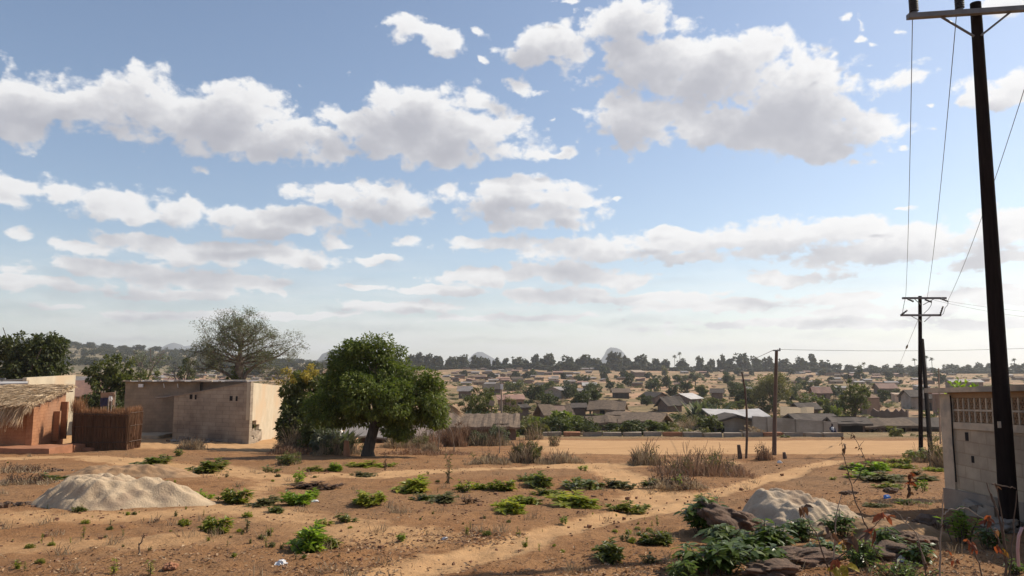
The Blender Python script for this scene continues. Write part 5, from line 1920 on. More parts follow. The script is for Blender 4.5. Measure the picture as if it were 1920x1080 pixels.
def block_house():
    rnd = np.random.RandomState(6)
    Y0, Y1, Y2 = 41.0, 43.6, 48.6
    K = on_ground(466, Y0)                      # near corner
    Bx = Vector((at(324, 800, Y1).x, Y1, 0))
    Bx.z = gz(Bx.x, Bx.y)
    E = Vector((at(511, 800, Y2).x, Y2, 0))
    E.z = K.z
    t = thing('unfinished_block_house', 'long unfinished tan concrete block house with flat roofs and small vent holes, left of centre', 'house', K)
    Bx.z = K.z
    hK = at(466, 717, Y0).z - K.z
    hB = at(324, 744, Y1).z - K.z
    hE = at(511, 722, Y2).z - K.z
    w = MB()
    wall_quad(w, Bx, K, hB, hK, .2, -.8, 0, 12, .0, rnd)
    w.build('front_wall', M_block, t, K)
    w = MB()
    # sunny right wall: its lower near corner is broken away
    d = E - K

    def pt(f, z):
        p = K + d * f
        return (p.x, p.y, K.z + z)
    hb = at(478, 797, 42).z - K.z
    poly = [(.003, 1.28), (.003, hK), (1, hE), (1, -.8), (.46, -.8), (.46, .25), (.50, .50), (.38, .58), (.40, .85), (.26, .92), (.27, 1.15), (.12, 1.20)]
    nrm = Vector((-d.y, d.x, 0)).normalized() * .2
    n = len(poly)
    vs = [pt(f, z) for f, z in poly] + [tuple(Vector(pt(f, z)) + nrm) for f, z in poly]
    w.add(vs, [tuple(range(n))[::-1], tuple(range(n, 2 * n))] + [(i, (i + 1) % n, (i + 1) % n + n, i + n) for i in range(n)])
    w.build('side_wall', M_plaster, t, K)
    lw = MB()
    for i in range(30):
        f = rnd.uniform(.02, .46)
        z = rnd.uniform(-.1, 1.05) * (1 - f * 1.6)
        p = Vector(pt(f, z)) + nrm * .3
        lw.box(tuple(p), (rnd.uniform(.3, .45), .2, .2), rnd.uniform(-.3, .3) + 1.4, 0, .02, rnd)
    lw.build('broken_corner', M_block, t, K)
    # rear wing, further left and back
    Q0, Q1 = Vector((at(231, 800, 47.4).x, 47.4, K.z)), Vector((at(326, 800, 47.0).x + 1.5, 47.0, K.z))
    hq = at(280, 716, 47.2).z - K.z
    w = MB()
    wall_quad(w, Q0, Q1, hq, hq, .2, -.8, 0, 6)
    Q2 = Vector((Q0.x - .35, 51.5, K.z))
    wall_quad(w, Q2, Q0 - Vector((.01, .002, 0)), hq - .03, hq - .02, .2, -.8)
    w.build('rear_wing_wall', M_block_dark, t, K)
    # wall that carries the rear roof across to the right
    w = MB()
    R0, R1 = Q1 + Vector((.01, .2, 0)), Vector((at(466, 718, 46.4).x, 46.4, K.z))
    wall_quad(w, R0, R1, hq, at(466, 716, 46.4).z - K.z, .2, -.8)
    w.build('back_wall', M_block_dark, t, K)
    ap = MB()
    ap.rough_box((Q0.x + 1.2, 44.6, K.z - .6), (Q1.x - 1.3, 46.9, K.z + .16), .6, .02, rnd)
    ap.build('apron_slab', M_sandpale0, t, K)
    for i in range(26):
        px = rnd.uniform(236, 462)
        p = at(px, 715, 47.0 if px < 326 else 46.3)
        sc_ = MB()
        sc_.box((p.x, p.y + .12, K.z + hq + .06), (rnd.uniform(.12, .55), .14, rnd.uniform(.04, .10)), rnd.uniform(-.2, .2), 0, .02, rnd)
        sc_.build('roof_weight', M_concrete if i % 4 else M_beam, t, K)
    # roofs: thin sheets, weighted with stones
    r = MB()
    zb = K.z
    r.hexa(np.array([(Bx.x, Bx.y + .2, zb + hB - .10), (K.x - .15, K.y + .25, zb + hK - .12), (E.x - .2, E.y, zb + hE - .10), (Bx.x - .6, E.y, zb + hB + .1),
                     (Bx.x, Bx.y + .2, zb + hB - .05), (K.x - .15, K.y + .25, zb + hK - .07), (E.x - .2, E.y, zb + hE - .05), (Bx.x - .6, E.y, zb + hB + .15)]))
    r.build('sheet_roof', M_tin, t, K)
    r = MB()
    r.hexa(np.array([(Q0.x - .1, 47.1, zb + hq + .005), (R1.x, 46.2, zb + hq + .0), (R1.x - .4, 51, zb + hq + .05), (Q0.x - .5, 51.6, zb + hq + .04),
                     (Q0.x - .1, 47.1, zb + hq + .035), (R1.x, 46.2, zb + hq + .03), (R1.x - .4, 51, zb + hq + .08), (Q0.x - .5, 51.6, zb + hq + .07)]))
    r.build('rear_roof', M_tin, t, K)
    # coping edge along the sloping front top
    e = MB()
    e.hexa(np.array([tuple(p) for p in (Bx + Vector((0, -.05, hB + .003)), K + Vector((.03, -.05, hK + .003)), K + Vector((0.03, .24, hK + .003)), Bx + Vector((0, .24, hB + .003)),
                                       Bx + Vector((0, -.05, hB + .05)), K + Vector((.03, -.05, hK + .05)), K + Vector((.03, .24, hK + .05)), Bx + Vector((0, .24, hB + .05)))]))
    e.build('coping', M_concrete, t, K)
    # paired vent holes under the roof line
    u = (K - Bx).normalized()
    nf = Vector((u.y, -u.x, 0))
    for px, py in ((357, 744), (366, 744.5), (432, 747), (442, 747.5)):
        f = (px - 324) / (466 - 324)
        p = Bx.lerp(K, f)
        p.z = at(px, py, p.y).z
        m = MB()
        m.box(tuple(p + nf * .004), (.20 if px in (357, 432) else .13, .03, .26), math.atan2(u.y, u.x))
        m.build('vent_hole', M_dark, t, K)
    # stones and a pale scrap that lie on the roof edge
    for i, (px, py, Y, m_) in enumerate(((292, 744, 46.9, M_concrete), (303, 743, 46.9, M_concrete), (318, 741, 46.9, M_concrete))):
        pass
    a = at(292, 746, 46.8)
    b_ = at(330, 741, 46.8)
    lg = MB()
    lg.tube([a, (a + b_) / 2 + Vector((0, 0, -.05)), b_], [.05, .08, .05], 6)
    lg.build('ledge_pole', M_concrete, t, K)
    p = at(266, 723, 47.2)
    MB().box((p.x, 47.28 - .2, p.z), (.28, .1, .2)).build('patch', M_white, t, K)
    # dark lower band on the rear wing
    for px in (308, 334):
        p = at(px, 727, 47)
        MB().tube([p, p + Vector((-.06, 0, .25))], .025, 5).build('wall_hook', M_white, t, K)
    # right annex behind
    A2 = Vector((at(513, 720, 50).x, 50.0, K.z))
    B2 = Vector((at(545, 720, 54).x, 54.0, K.z))
    w = MB()
    wall_quad(w, A2, B2, at(513, 722, 50).z - K.z, at(545, 724, 54).z - K.z, .2, -.8)
    w.build('annex_wall', M_plaster, t, K)


block_house()


def rubble(px, py, w, h, n, label, m, seed, name='rubble_heap', size=.18):
    """stones and clods in a low heap: one countless mass"""
    rnd = np.random.RandomState(seed)
    c = gnd(px, py)
    mb = MB()
    for i in range(n):
        a, r = rnd.rand() * 6.28, math.sqrt(rnd.rand())
        x, y = math.cos(a) * r * w / 2, math.sin(a) * r * w / 3
        s = size * rnd.uniform(.4, 1.2)
        z = h * (1 - r) * rnd.rand() + gz(c.x + x, c.y + y) - c.z
        v = sphere_pts(rnd, 8) * s * np.array([1, 1, .7]) * .5
        mb.box((x, y, z + s * .1), (s, s * rnd.uniform(.5, 1), s * rnd.uniform(.3, .6)), rnd.rand() * 3, 0, s * .28, rnd)
    o = mb.build(name, m, loc=c)
    tag(o, label, 'rubble')
    o['kind'] = 'stuff'
    return o


# --- sand heaps
def heap(name, label, px, py, w, d, h, m, seed, px_off=None, group=None, lumps=.12, tail=0.0):
    rnd = np.random.RandomState(seed)
    c = gnd(px, py)
    n, k = 120, 80
    xs = np.linspace(-1.25, 1.25, n)
    ys = np.linspace(-1.25, 1.25, k)
    X, Y = np.meshgrid(xs, ys, indexing='ij')
    ph = rnd.rand(60) * 6.28
    an = np.arctan2(Y, X)
    r = np.hypot(X, Y) * (1 + .10 * np.sin(2 * an + ph[0]) + .08 * np.sin(3 * an + ph[1]) + .05 * np.sin(5 * an + ph[2]))
    prof = np.clip(1.08 - r, 0, 1.08)
    H = np.minimum(prof * 1.55, .66 + .20 * prof)
    for i in range(7):
        a, rr = rnd.rand() * 6.28, rnd.uniform(.1, .6)
        H += lumps * np.exp(-(((X - math.cos(a) * rr) ** 2 + (Y - math.sin(a) * rr) ** 2) / rnd.uniform(.02, .08))) * np.clip(prof * 3, 0, 1) * rnd.choice([1, 1, -.8])
    for q, (f, amp) in enumerate(((5, .026), (9, .020), (17, .022), (31, .020), (53, .012))):
        for z in range(4):
            a = rnd.rand() * 6.28
            H += amp * np.sin(f * (np.cos(a) * X + np.sin(a) * Y) + ph[4 + q * 4 + z]) * np.clip(prof * 4, 0, 1)
    H = np.where(prof > 0, H, 0) - .04
    X = np.where(X > 0, X * (1 + tail * np.clip(X, 0, 1.3) ** 1.5), X)
    wx, wy = X * w / 2 + c.x, Y * d / 2 + c.y + d * .4
    Z = height(wx, wy) + H * h - np.where(prof <= 0, .08, 0)
    i, j = np.meshgrid(np.arange(n - 1), np.arange(k - 1), indexing='ij')
    f = np.stack([i * k + j, (i + 1) * k + j, (i + 1) * k + j + 1, i * k + j + 1], -1).reshape(-1, 4)
    mb = MB()
    mb.add(np.stack([wx, wy, Z], -1).reshape(-1, 3), f, 0, True)
    o = mb.build(name, m, None, c)
    return tag(o, label, 'sand heap', group)


M_sand_pale = mat('sand_pale', (.53, .40, .265), (.44, .325, .21), 5, .95, 1.0, 30, c3=(.36, .26, .175), scale2=2.6, spec=.1)
M_sand_brown = mat('sand_brown', (.36, .225, .125), (.29, .175, .095), 4, .95, .7, 25, c3=(.27, .18, .11), scale2=1.2, spec=.1)
M_sand_grey = mat('sand_grey', (.53, .415, .295), (.43, .33, .23), 5, .95, .8, 26, c3=(.36, .26, .18), scale2=1.8, spec=.1)
heap('sand_heap', 'pale sand heap with a dark shaded left side, in front of the thatched hut', 162, 953, 2.75, 1.7, .62, M_sand_pale, 4, lumps=.05, tail=.28)
heap('earth_heap', 'low brown earth heap with a weed on its crest, just behind the pale sand heap', 215, 896, 3.4, 2.0, .34, M_sand_brown, 5, lumps=.10, tail=.2)
heap('sand_heap', 'greyish sand heap behind the boulders at the lower right', 1528, 992, 2.05, 1.4, .46, M_sand_grey, 12, lumps=.16)
heap('earth_heap', 'flat dark earth mound in the shade of the lattice wall', 1705, 1012, 1.5, 1.1, .22, M_sand_brown, 12)
rubble(40, 905, 1.6, .06, 34, 'low row of dark clods left of the pale sand heap', M_rock, 1, size=.09)
rubble(75, 882, 1.8, .06, 34, 'dark clods and dry stalks beside the earth heap', M_rock, 2, size=.09)
rubble(20, 950, 1.0, .06, 30, 'brown clods at the left foot of the pale sand heap', M_rock, 3, size=.09)
rubble(400, 826, 5, .25, 90, 'strip of broken blocks along the foot of the long block house', M_concrete, 4, size=.25)
# ------------------------------------------------------------------ poles and wires
def near_pole():
    b = Vector((at(1893, 980, 10.9).x, 10.9, 0))
    b.z = gz(b.x, b.y) - .02
    t = thing('utility_pole', 'thick black creosoted utility pole rising past the top of the picture at the right edge', 'utility pole', b)
    top = at(1829, 6, 10.9)
    m = MB()
    n = 12
    pts = [b.lerp(top, i / (n - 1)) for i in range(n)]
    rr = [.125 - .048 * i / (n - 1) for i in range(n)]
    m.tube(pts, rr, 16)
    m.build('pole', M_pole, t, b)
    # crossarm: a steel channel, its braces, the insulators on it
    L, Rr = at(1702, 31, 10.75), at(2010, 10, 10.75)
    m = MB()
    d = Rr - L
    yaw = math.atan2(d.y, d.x)
    v = []
    up = Vector((0, 0, .038))
    fw = Vector((0, .045, 0))
    for p in (L, Rr):
        v += [p - up - fw, p - up + fw, p + up + fw, p + up - fw]
    m.add([tuple(x) for x in v], [(0, 1, 2, 3), (7, 6, 5, 4), (0, 4, 5, 1), (1, 5, 6, 2), (2, 6, 7, 3), (3, 7, 4, 0)])
    m.build('crossarm', M_steel, t, b)
    for p, q in (((1762, 30), (1826, 68)), ((1898, 20), (1840, 66))):
        m = MB()
        m.tube([at(p[0], p[1], 10.77), at(q[0], q[1], 10.80)], .018, 6)
        m.build('brace', M_steel, t, b)
    tops = []
    for px, py in ((1714, 28), (1800, 22), (1985, 10)):
        c = at(px, py, 10.75)
        prof = [(.030, 0), (.030, .05)]
        z = .05
        for k in range(7):
            prof += [(.05, z), (.066, z + .006), (.066, z + .018), (.048, z + .03)]
            z += .032
        prof += [(.035, z), (.02, z + .05), (0, z + .05)]
        m = MB()
        m.lathe(prof, tuple(c), 14)
        m.build('insulator', M_rubber, t, b)
        m = MB()
        m.lathe([(.04, -.03), (.045, .0), (.045, .045), (.03, .05)], tuple(c), 10)
        m.build('insulator_foot', M_steel, t, b)
        tops.append(c + Vector((0, 0, z + .06)))
    m = MB()
    p = at(1876, 796, 10.75)
    m.box((p.x - .03, p.y - .02, p.z), (.04, .02, .09))
    m.build('tag_plate', M_beam, t, b)
    return tops


TOPS = near_pole()


def double_pole():
    Y = 31.6
    b = on_ground(1726, Y)
    t = thing('utility_pole', 'black double-crossarm power pole with a slanting brace pole, standing at the road edge', 'utility pole', b)
    top = at(1725, 555, Y)
    m = MB()
    m.tube([b + Vector((0, 0, -.3)), b.lerp(top, .5), top], [.088, .08, .07], 12)
    m.build('pole', M_pole, t, b)
    q = gnd(1747, 869)
    m = MB()
    q2 = at(1729, 637, Y - .15)
    m.tube([q + Vector((0, 0, -.2)), q2], [.085, .07], 10)
    m.build('brace_pole', M_pole, t, b)
    ends = []
    for (x0, y0), (x1, y1) in (((1692, 559), (1774, 559)), ((1689, 591), (1764, 591))):
        m = MB()
        a, c = at(x0, y0, Y - .15), at(x1, y1, Y - .15)
        m.box(tuple((a + c) / 2), ((c - a).length, .09, .085))
        m.build('crossarm', M_steel, t, b)
        for sx in (-1, 1):
            m = MB()
            mid = (a + c) / 2
            m.tube([mid + Vector((sx * .42, 0, -.03)), Vector((top.x + sx * .05, Y - .12, mid.z - .28))], .016, 5)
            m.build('brace', M_steel, t, b)
    strain = []
    for (x0, y0), (x1, y1) in (((1764, 560), (1777, 565)), ((1703, 561), (1712, 565)), ((1735, 562), (1746, 566)), ((1689, 591), (1701, 582)), ((1763, 590), (1768, 575))):
        m = MB()
        a, c = at(x0, y0, Y - .2), at(x1, y1, Y - .45)
        k = 9
        m.tube([a.lerp(c, i / (k - 1)) for i in range(k)], [.022 if i % 2 else .045 for i in range(k)], 8)
        m.build('insulator', M_rubber, t, b)
    for path in (((1778, 565), (1777, 572), (1772, 577), (1769, 588), (1763, 592)), ((1747, 566), (1746, 572), (1741, 580), (1732, 588)), ((1697, 561), (1694, 575), (1692, 588))):
        m = MB()
        m.tube([at(x, y, Y - .3) for x, y in path], .011, 4)
        m.build('jumper_wire', M_wire, t, b)
    return Y


Y2 = double_pole()


def wire(label, a, b, sag, r=.007, name='power_line', group=None):
    pts = []
    for i in range(25):
        f = i / 24
        p = a.lerp(b, f)
        p.z -= sag * 4 * f * (1 - f)
        pts.append(p)
    m = MB()
    m.tube(pts, r, 5)
    o = m.build(name, M_wire)
    return tag(o, label, 'power line', group)


wire('left power line from the near pole to the left end of the double pole crossarm', TOPS[0], at(1698, 560, Y2 - .2), .35)
wire('middle power line from the near pole to the double pole', TOPS[1], at(1738, 561, Y2 - .2), .35)
wire('right power line running down behind the near pole to the double pole', TOPS[2], at(1777, 564, Y2 - .3), .35)
wire('upper of the two faint lines leaving the double pole to the right', at(1778, 565, Y2 - .3), at(1990, 588, 46), .1, .006)
wire('lower of the two faint lines leaving the double pole to the right', at(1752, 563, Y2 - .3), at(1990, 600, 46), .15, .006)
wire('level low line from the brown pole across to the right edge', at(1457, 655, 30.2), at(1990, 650, 36), .12, .008)
wire('thin line sloping away to the left from the brown pole top', at(1451, 656, 30.2), at(1340, 690, 90), .3, .012)
g0, g1 = at(1722, 598, Y2), at(1684, 690, 58)
wire('slanting stay wire with a black insulator left of the double pole', g0, g1, 0, .008, 'stay_wire')
m = MB()
m.tube([g0.lerp(g1, .38), g0.lerp(g1, .42), g0.lerp(g1, .46)], [.02, .06, .02], 8)
o = m.build('stay_insulator', M_rubber)
tag(o, 'small black egg-shaped insulator threaded on the stay wire', 'insulator')


def simple_pole(label, px, base_py, tx, ty, r, m_, name='utility_pole', cat='utility pole', Y=None, arm=True, bend=0.0, extra=None):
    b = on_ground(px, Y) if Y else gnd(px, base_py)
    t = thing(name, label, cat, b)
    top = at(tx, ty, b.y)
    m = MB()
    mid = b.lerp(top, .55) + Vector((bend, 0, 0))
    k = MB()
    k.tube([b + Vector((0, 0, -.3)), b.lerp(mid, .5) + Vector((bend * .3, 0, 0)), mid, mid.lerp(top, .55) + Vector((bend * .35, 0, 0)), top], [r * 1.1, r, r * .9, r * .82, r * .75], 9)
    k.build('pole', m_, t, b)
    if arm:
        c = MB()
        c.box((top.x - .01, top.y - .05, top.z - .03), (.30, .05, .05))
        c.lathe([(.03, 0), (.04, .03), (.025, .08), (0, .085)], (top.x + .12, top.y - .05, top.z - .005), 8)
        c.build('top_bracket', M_steel, t, b)
    return t


simple_pole('straight brown wooden pole in front of the wide spreading tree', 1451, 853, 1456, 656, .085, M_pole_brown)
simple_pole('thin crooked dark stick leaning left, just left of the brown pole', 1398, 860, 1391, 697, .045, M_twig, 'leaning_stick', 'stick', None, False, .12)
simple_pole('short leaning stump of a post at the right foot of the brown pole', 1472, 860, 1470, 848, .075, M_pole_brown, 'post_stump', 'post', None, False)
simple_pole('short ragged dark post in the dry grass left of the thin stick', 1388, 860, 1385, 834, .085, M_twig, 'post_stump', 'post', None, False)
t = simple_pole('thin pole carrying a small white box in front of the yellow-green tree', 941, 0, 940, 712, .07, M_twig_pale, 'thin_post', 'post', 62, False)
p = at(941, 725, 61.9)
MB().box((p.x, p.y - .1, p.z), (.22, .15, .42)).build('meter_box', M_white, t, t.location)
t = simple_pole('short post with a tilted square grey plate behind the ruined house', 920, 0, 922, 760, .05, M_twig, 'sign_post', 'sign', 58, False)
p = at(922, 756, 57.9)
q = MB()
q.box((0, 0, 0), (.40, .04, .40))
o = q.build('plate', M_concrete, t)
o.location = (p - t.location)
o.rotation_euler = (0, .25, .1)
simple_pole('reddish brown post seen over the wall just left of the near black pole', 1868, 0, 1870, 642, .085, M_mudwall, 'wooden_post', 'post', 15.5, False)
simple_pole('thin pale pole seen over the far end of the lattice wall', 1763, 0, 1760, 690, .045, M_twig_pale, 'thin_post', 'post', 45, False)
simple_pole('short red-brown trunk-like post left of the round tree trunk', 651, 856, 650, 826, .13, M_plinth, 'wooden_post', 'post', None, False, -.02)
simple_pole('left of two short pale posts in the bare yard on the right', 1700, 0, 1700, 748, .12, M_twig_pale, 'yard_post', 'post', 205, False)
simple_pole('right of two short pale posts in the bare yard on the right', 1705, 0, 1705, 748, .12, M_twig_pale, 'yard_post', 'post', 206, False)


# ------------------------------------------------------------------ lattice wall at the right
def lattice_wall():
    X0 = 7.5
    far, near_ = 13.0, 4.0
    b = Vector((X0, far, 0))
    b.z = gz(X0, far)
    t = thing('lattice_wall', 'weathered block wall with a band of pierced lattice blocks under its coping', 'wall', b)
    slope = .040
    rnd = np.random.RandomState(15)
    E = EYE

    def seg(y0, y1, z0, z1, x0, x1, sl0=slope, sl1=slope):
        """a bar along the wall between depths y0 > y1 whose heights are given at the far end"""
        v = []
        for z, sl in ((z0, sl0), (z1, sl1)):
            for (x, y) in ((x0, y0), (x1, y0), (x1, y1), (x0, y1)):
                v.append((x, y, E + z + sl * (far - y)))
        return np.array(v)

    def part(name, m_, *vs, parent=None):
        mb = MB()
        for v in vs:
            mb.add(v, [(0, 1, 2, 3), (7, 6, 5, 4), (1, 0, 4, 5), (2, 1, 5, 6), (3, 2, 6, 7), (0, 3, 7, 4)])
        o = mb.build(name, m_, parent or t, b)
        if parent:
            o.location = (0, 0, 0)
        return o
    part('coping', M_beam, seg(far + .45, 11.25, -.375, -.295, X0 - .14, X0 + .34))
    part('coping', M_beam, seg(11.2, near_, -.375, -.285, X0 - .17, X0 + .34))
    part('top_course', M_lattice, seg(far, near_, -.47, -.378, X0 + .005, X0 + .2))
    part('end_pillar', M_beam, seg(far + .18, far - .12, -3.2, -.40, X0 - .03, X0 + .24, .04, slope))
    part('beam', M_beam, seg(far - .125, near_, -.985, -.872, X0 - .025, X0 + .22))
    part('block_course', M_wallblock, seg(far - .125, near_, -2.05, -.988, X0, X0 + .2, .045, slope))
    part('foundation', M_concrete, seg(far + .20, near_, -3.2, -2.0, X0 - .055, X0 + .3, .05, .042))
    # lattice band: mortar grid and pierced blocks
    zt, zm, zb = -.473, -.672, -.868
    bars = [seg(far - .125, near_, zm - .016, zm + .016, X0 - .004, X0 + .10)]
    y = far - .125
    ys = []
    step = .152
    while y > near_ + .3:
        ys.append(y)
        y -= step
    vb = [seg(q, q - .03, zb, zm - .017, X0 - .001, X0 + .10) for q in ys] + [seg(q, q - .03, zm + .017, zt, X0 - .001, X0 + .10) for q in ys]
    part('lattice_grid', M_beam, *(bars + vb))
    # one pierced block, then copies
    q0 = ys[0] - .03
    wdt = step - .032
    hgt = .176
    mb = MB()
    th_ = .016

    def strip(pts, w=th_):
        for (a0, c0), (a1, c1) in zip(pts[:-1], pts[1:]):
            dx, dz = a1 - a0, c1 - c0
            L = math.hypot(dx, dz)
            nx, nz = -dz / L * w / 2, dx / L * w / 2
            vs = []
            for xx in (0.012, .085):
                for (aa, cc) in ((a0 + nx, c0 + nz), (a1 + nx, c1 + nz), (a1 - nx, c1 - nz), (a0 - nx, c0 - nz)):
                    vs.append((xx, -aa, cc))
            mb.add(np.array(vs), [(0, 1, 2, 3), (7, 6, 5, 4), (1, 0, 4, 5), (2, 1, 5, 6), (3, 2, 6, 7), (0, 3, 7, 4)])
    w2, h2 = wdt / 2, hgt / 2
    strip([(0, h2 - hgt), (wdt, h2)])
    strip([(0.001, h2), (wdt - .001, -h2)])
    strip([(w2, h2), (wdt, 0), (w2, -h2), (0, 0), (w2, h2)], .014)
    strip([(0.002, .045), (w2 * .7, h2 * .98)], .012)
    strip([(wdt - .002, -.045), (w2 * 1.3, -h2 * .98)], .012)
    me = mb.mesh('lattice_block', [M_lattice])
    for q in ys[:40]:
        for zc in ((zt + zm + .017) / 2, (zb + zm - .017) / 2):
            o = bpy.data.objects.new('lattice_block', me)
            COL.objects.link(o)
            o.parent = t
            qq = q - .031
            o.location = (0, qq - far, E + zc + slope * (far - qq + wdt / 2) - b.z)
    # dark holes left in the blocks; a dark sheet paints the shade behind the lattice
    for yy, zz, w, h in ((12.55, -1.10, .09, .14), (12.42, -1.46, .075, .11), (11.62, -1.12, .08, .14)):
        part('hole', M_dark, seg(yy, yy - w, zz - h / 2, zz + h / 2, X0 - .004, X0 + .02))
    part('shade_sheet', M_dark, seg(far - .13, near_, -.87, -.47, X0 + .19, X0 + .21))
    r = MB()
    pts = [(X0 - .035, far - .16 - .01 * math.sin(i), E - .42 - i * .16) for i in range(10)]
    r.tube(pts, .012, 5)
    r.build('hanging_cord', M_dark, t, b)
    # cracks of broken render at the foot
    f = MB()
    for i in range(10):
        yy = rnd.uniform(10.8, 12.6)
        f.box((X0 - .14, yy, gz(X0, yy) + rnd.uniform(.05, .35)), (.08, rnd.uniform(.15, .4), rnd.uniform(.1, .25)), rnd.uniform(-.1, .1), 0, .03, rnd)
    f.build('broken_render', M_concrete, t, b)


lattice_wall()
make_tree('leafy_bush', 'bright sunlit broad-leaved bush rising behind the lattice wall', 'bush', 1828, 0, 711, 46, 15.2, L_bright, 800, 80, 'round', trunk=.5, leafsize=.10)


# ------------------------------------------------------------------ the seated person and small things by the houses
def seated_person():
    b = on_ground(1561, 70.5)
    b.z = gz(b.x, b.y)
    t = thing('person', 'person in a white shirt sitting at the right end of the compound wall', 'person', b)
    me = bpy.data.meshes.new('body')
    J = [(0, 0, .16), (0, .05, .42), (0, .03, .60), (0, 0, .74), (0, -.03, .86),
         (-.10, -.02, .15), (-.14, -.36, .34), (-.13, -.52, .05), (-.13, -.64, .03),
         (.10, -.02, .15), (.14, -.36, .34), (.13, -.52, .05), (.13, -.64, .03),
         (-.20, .02, .56), (-.25, -.12, .36), (-.14, -.32, .38), (.20, .02, .56), (.25, -.12, .36), (.14, -.32, .38)]
    E = [(0, 1), (1, 2), (2, 3), (3, 4), (0, 5), (5, 6), (6, 7), (7, 8), (0, 9), (9, 10), (10, 11), (11, 12), (2, 13), (13, 14), (14, 15), (2, 16), (16, 17), (17, 18)]
    rad = [.15, .14, .13, .055, .09, .09, .075, .05, .04, .09, .075, .05, .04, .06, .045, .035, .06, .045, .035]
    me.from_pydata(J, E, [])
    o = bpy.data.objects.new('body', me)
    COL.objects.link(o)
    o.parent = t
    me.materials.append(M_navy)
    sk = o.modifiers.new('skin', 'SKIN')
    for v, r in zip(me.skin_vertices[0].data, rad):
        v.radius = (r, r)
    me.skin_vertices[0].data[0].use_root = True
    o.modifiers.new('sub', 'SUBSURF').levels = 1
    s = MB()
    s.lathe([(.155, .22), (.165, .35), (.17, .5), (.15, .6), (.08, .66)], (0, .03, 0), 12)
    s.build('shirt', M_white, t)
    h = MB()
    h.lathe([(.0, .74), (.07, .76), (.09, .84), (.085, .92), (.05, .98), (0, 1.0)], (0, -.02, 0), 12)
    h.build('head', M_skin, t)


seated_person()


def jerrycan():
    b = gnd(613, 838)
    c = at(610, 812, b.y - .3)
    t = thing('washing_table', 'low stick table in the shade left of the round tree', 'table', b)
    z = c.z - b.z - .22
    m = MB()
    m.box((0, 0, z), (1.3, .6, .06))
    m.build('tabletop', M_wood, t)
    for x in (-.55, .55):
        for y in (-.22, .22):
            MB().tube([Vector((x, y, -.2)), Vector((x, y, z - .03))], .03, 6).build('leg', M_wood, t)
    t2 = thing('jerrycan', 'yellow plastic jerrycan on the stick table in the shade of the round tree', 'jerrycan', (b.x - .15, b.y, b.z + z + .03))
    m = MB()
    m.rough_box((-.16, -.12, 0), (.16, .12, .36), .12, .012, np.random.RandomState(1))
    m.lathe([(.035, .36), (.04, .43), (0, .43)], (-.09, 0, 0), 8)
    m.build('body', M_yellow, t2)
    m = MB()
    m.tube([Vector((-.02, 0, .36)), Vector((.02, 0, .42)), Vector((.12, 0, .42)), Vector((.14, 0, .36))], .018, 6)
    m.build('handle', M_yellow, t2)
    o = MB()
    rnd = np.random.RandomState(2)
    o.rough_box((-.32, -.2, 0), (.32, .2, .34), .12, .06, rnd)
    o = o.build('cloth_bundle', M_white, loc=(b.x + .42, b.y + .02, b.z + z + .09))
    tag(o, 'crumpled white cloth bundle right of the yellow jerrycan', 'cloth')


jerrycan()
# ------------------------------------------------------------------ small plants on the bare soil
def weed_mesh(seed, kind):
    """a low leafy plant about 1 m wide and 1 m tall before scaling: stems and leaf blades"""
    rnd = np.random.RandomState(seed)
    mb = MB()
    ns = {'mound': 22, 'sprig': 9, 'flat': 24, 'thin': 5}[kind]
    cen = [(0, 0)] + [(rnd.uniform(-.32, .32), rnd.uniform(-.3, .3)) for _ in range({'mound': 4, 'sprig': 1, 'flat': 5, 'thin': 0}[kind])]
    for i in range(ns):
        a = rnd.rand() * 2 * PI
        out = rnd.uniform(.1, .5) * (1.0 if kind != 'thin' else .35)
        hgt = rnd.uniform(.25, 1.0) * (1 - out * .7) * (1 if kind != 'flat' else .8)
        cx, cy = cen[i % len(cen)]
        hgt *= 1.0 if i % len(cen) == 0 else .72
        out *= .62
        p0 = Vector((cx + math.cos(a) * .04, cy + math.sin(a) * .04, -.05))
        p1 = Vector((cx + math.cos(a) * out * .6, cy + math.sin(a) * out * .6, hgt * .65))
        p2 = Vector((cx + math.cos(a) * out, cy + math.sin(a) * out, hgt))
        mb.tube([p0, p1, p2], [.014, .010, .006], 4, 1, False)
        k = {'mound': 30, 'sprig': 20, 'flat': 26, 'thin': 12}[kind]
        f = rnd.uniform(.2, 1.05, k)
        pos = np.array([tuple(p0.lerp(p1, min(1, q * 1.6)) if q < .6 else p1.lerp(p2, min(1, (q - .6) / .4))) for q in f])
        an = rnd.rand(k) * 2 * PI
        ax = np.stack([np.cos(an) * .7 + math.cos(a) * .35, np.sin(an) * .7 + math.sin(a) * .35, rnd.uniform(-.3, .9, k)], 1)
        L = rnd.uniform(.10, .25, k) * (1 if kind != 'thin' else .8)
        mb.leaves(pos, ax, np.tile([[0, 0, 1.0]], (k, 1)) + rnd.normal(size=(k, 3)) * .3, L, L * rnd.uniform(.35, .5, k), .18, 1, .15, 0)
    return mb


WM = {}
for k_ in ('mound', 'sprig', 'flat', 'thin'):
    for j_ in range(3):
        for nm_, lm_ in (('g', L_weed), ('d', L_weed_dark), ('b', L_bright), ('o', L_olive), ('r', L_brownleaf)):
            WM[(k_, j_, nm_)] = weed_mesh(j_ * 7 + len(k_), k_).mesh('weed_' + k_, [lm_, M_twig])

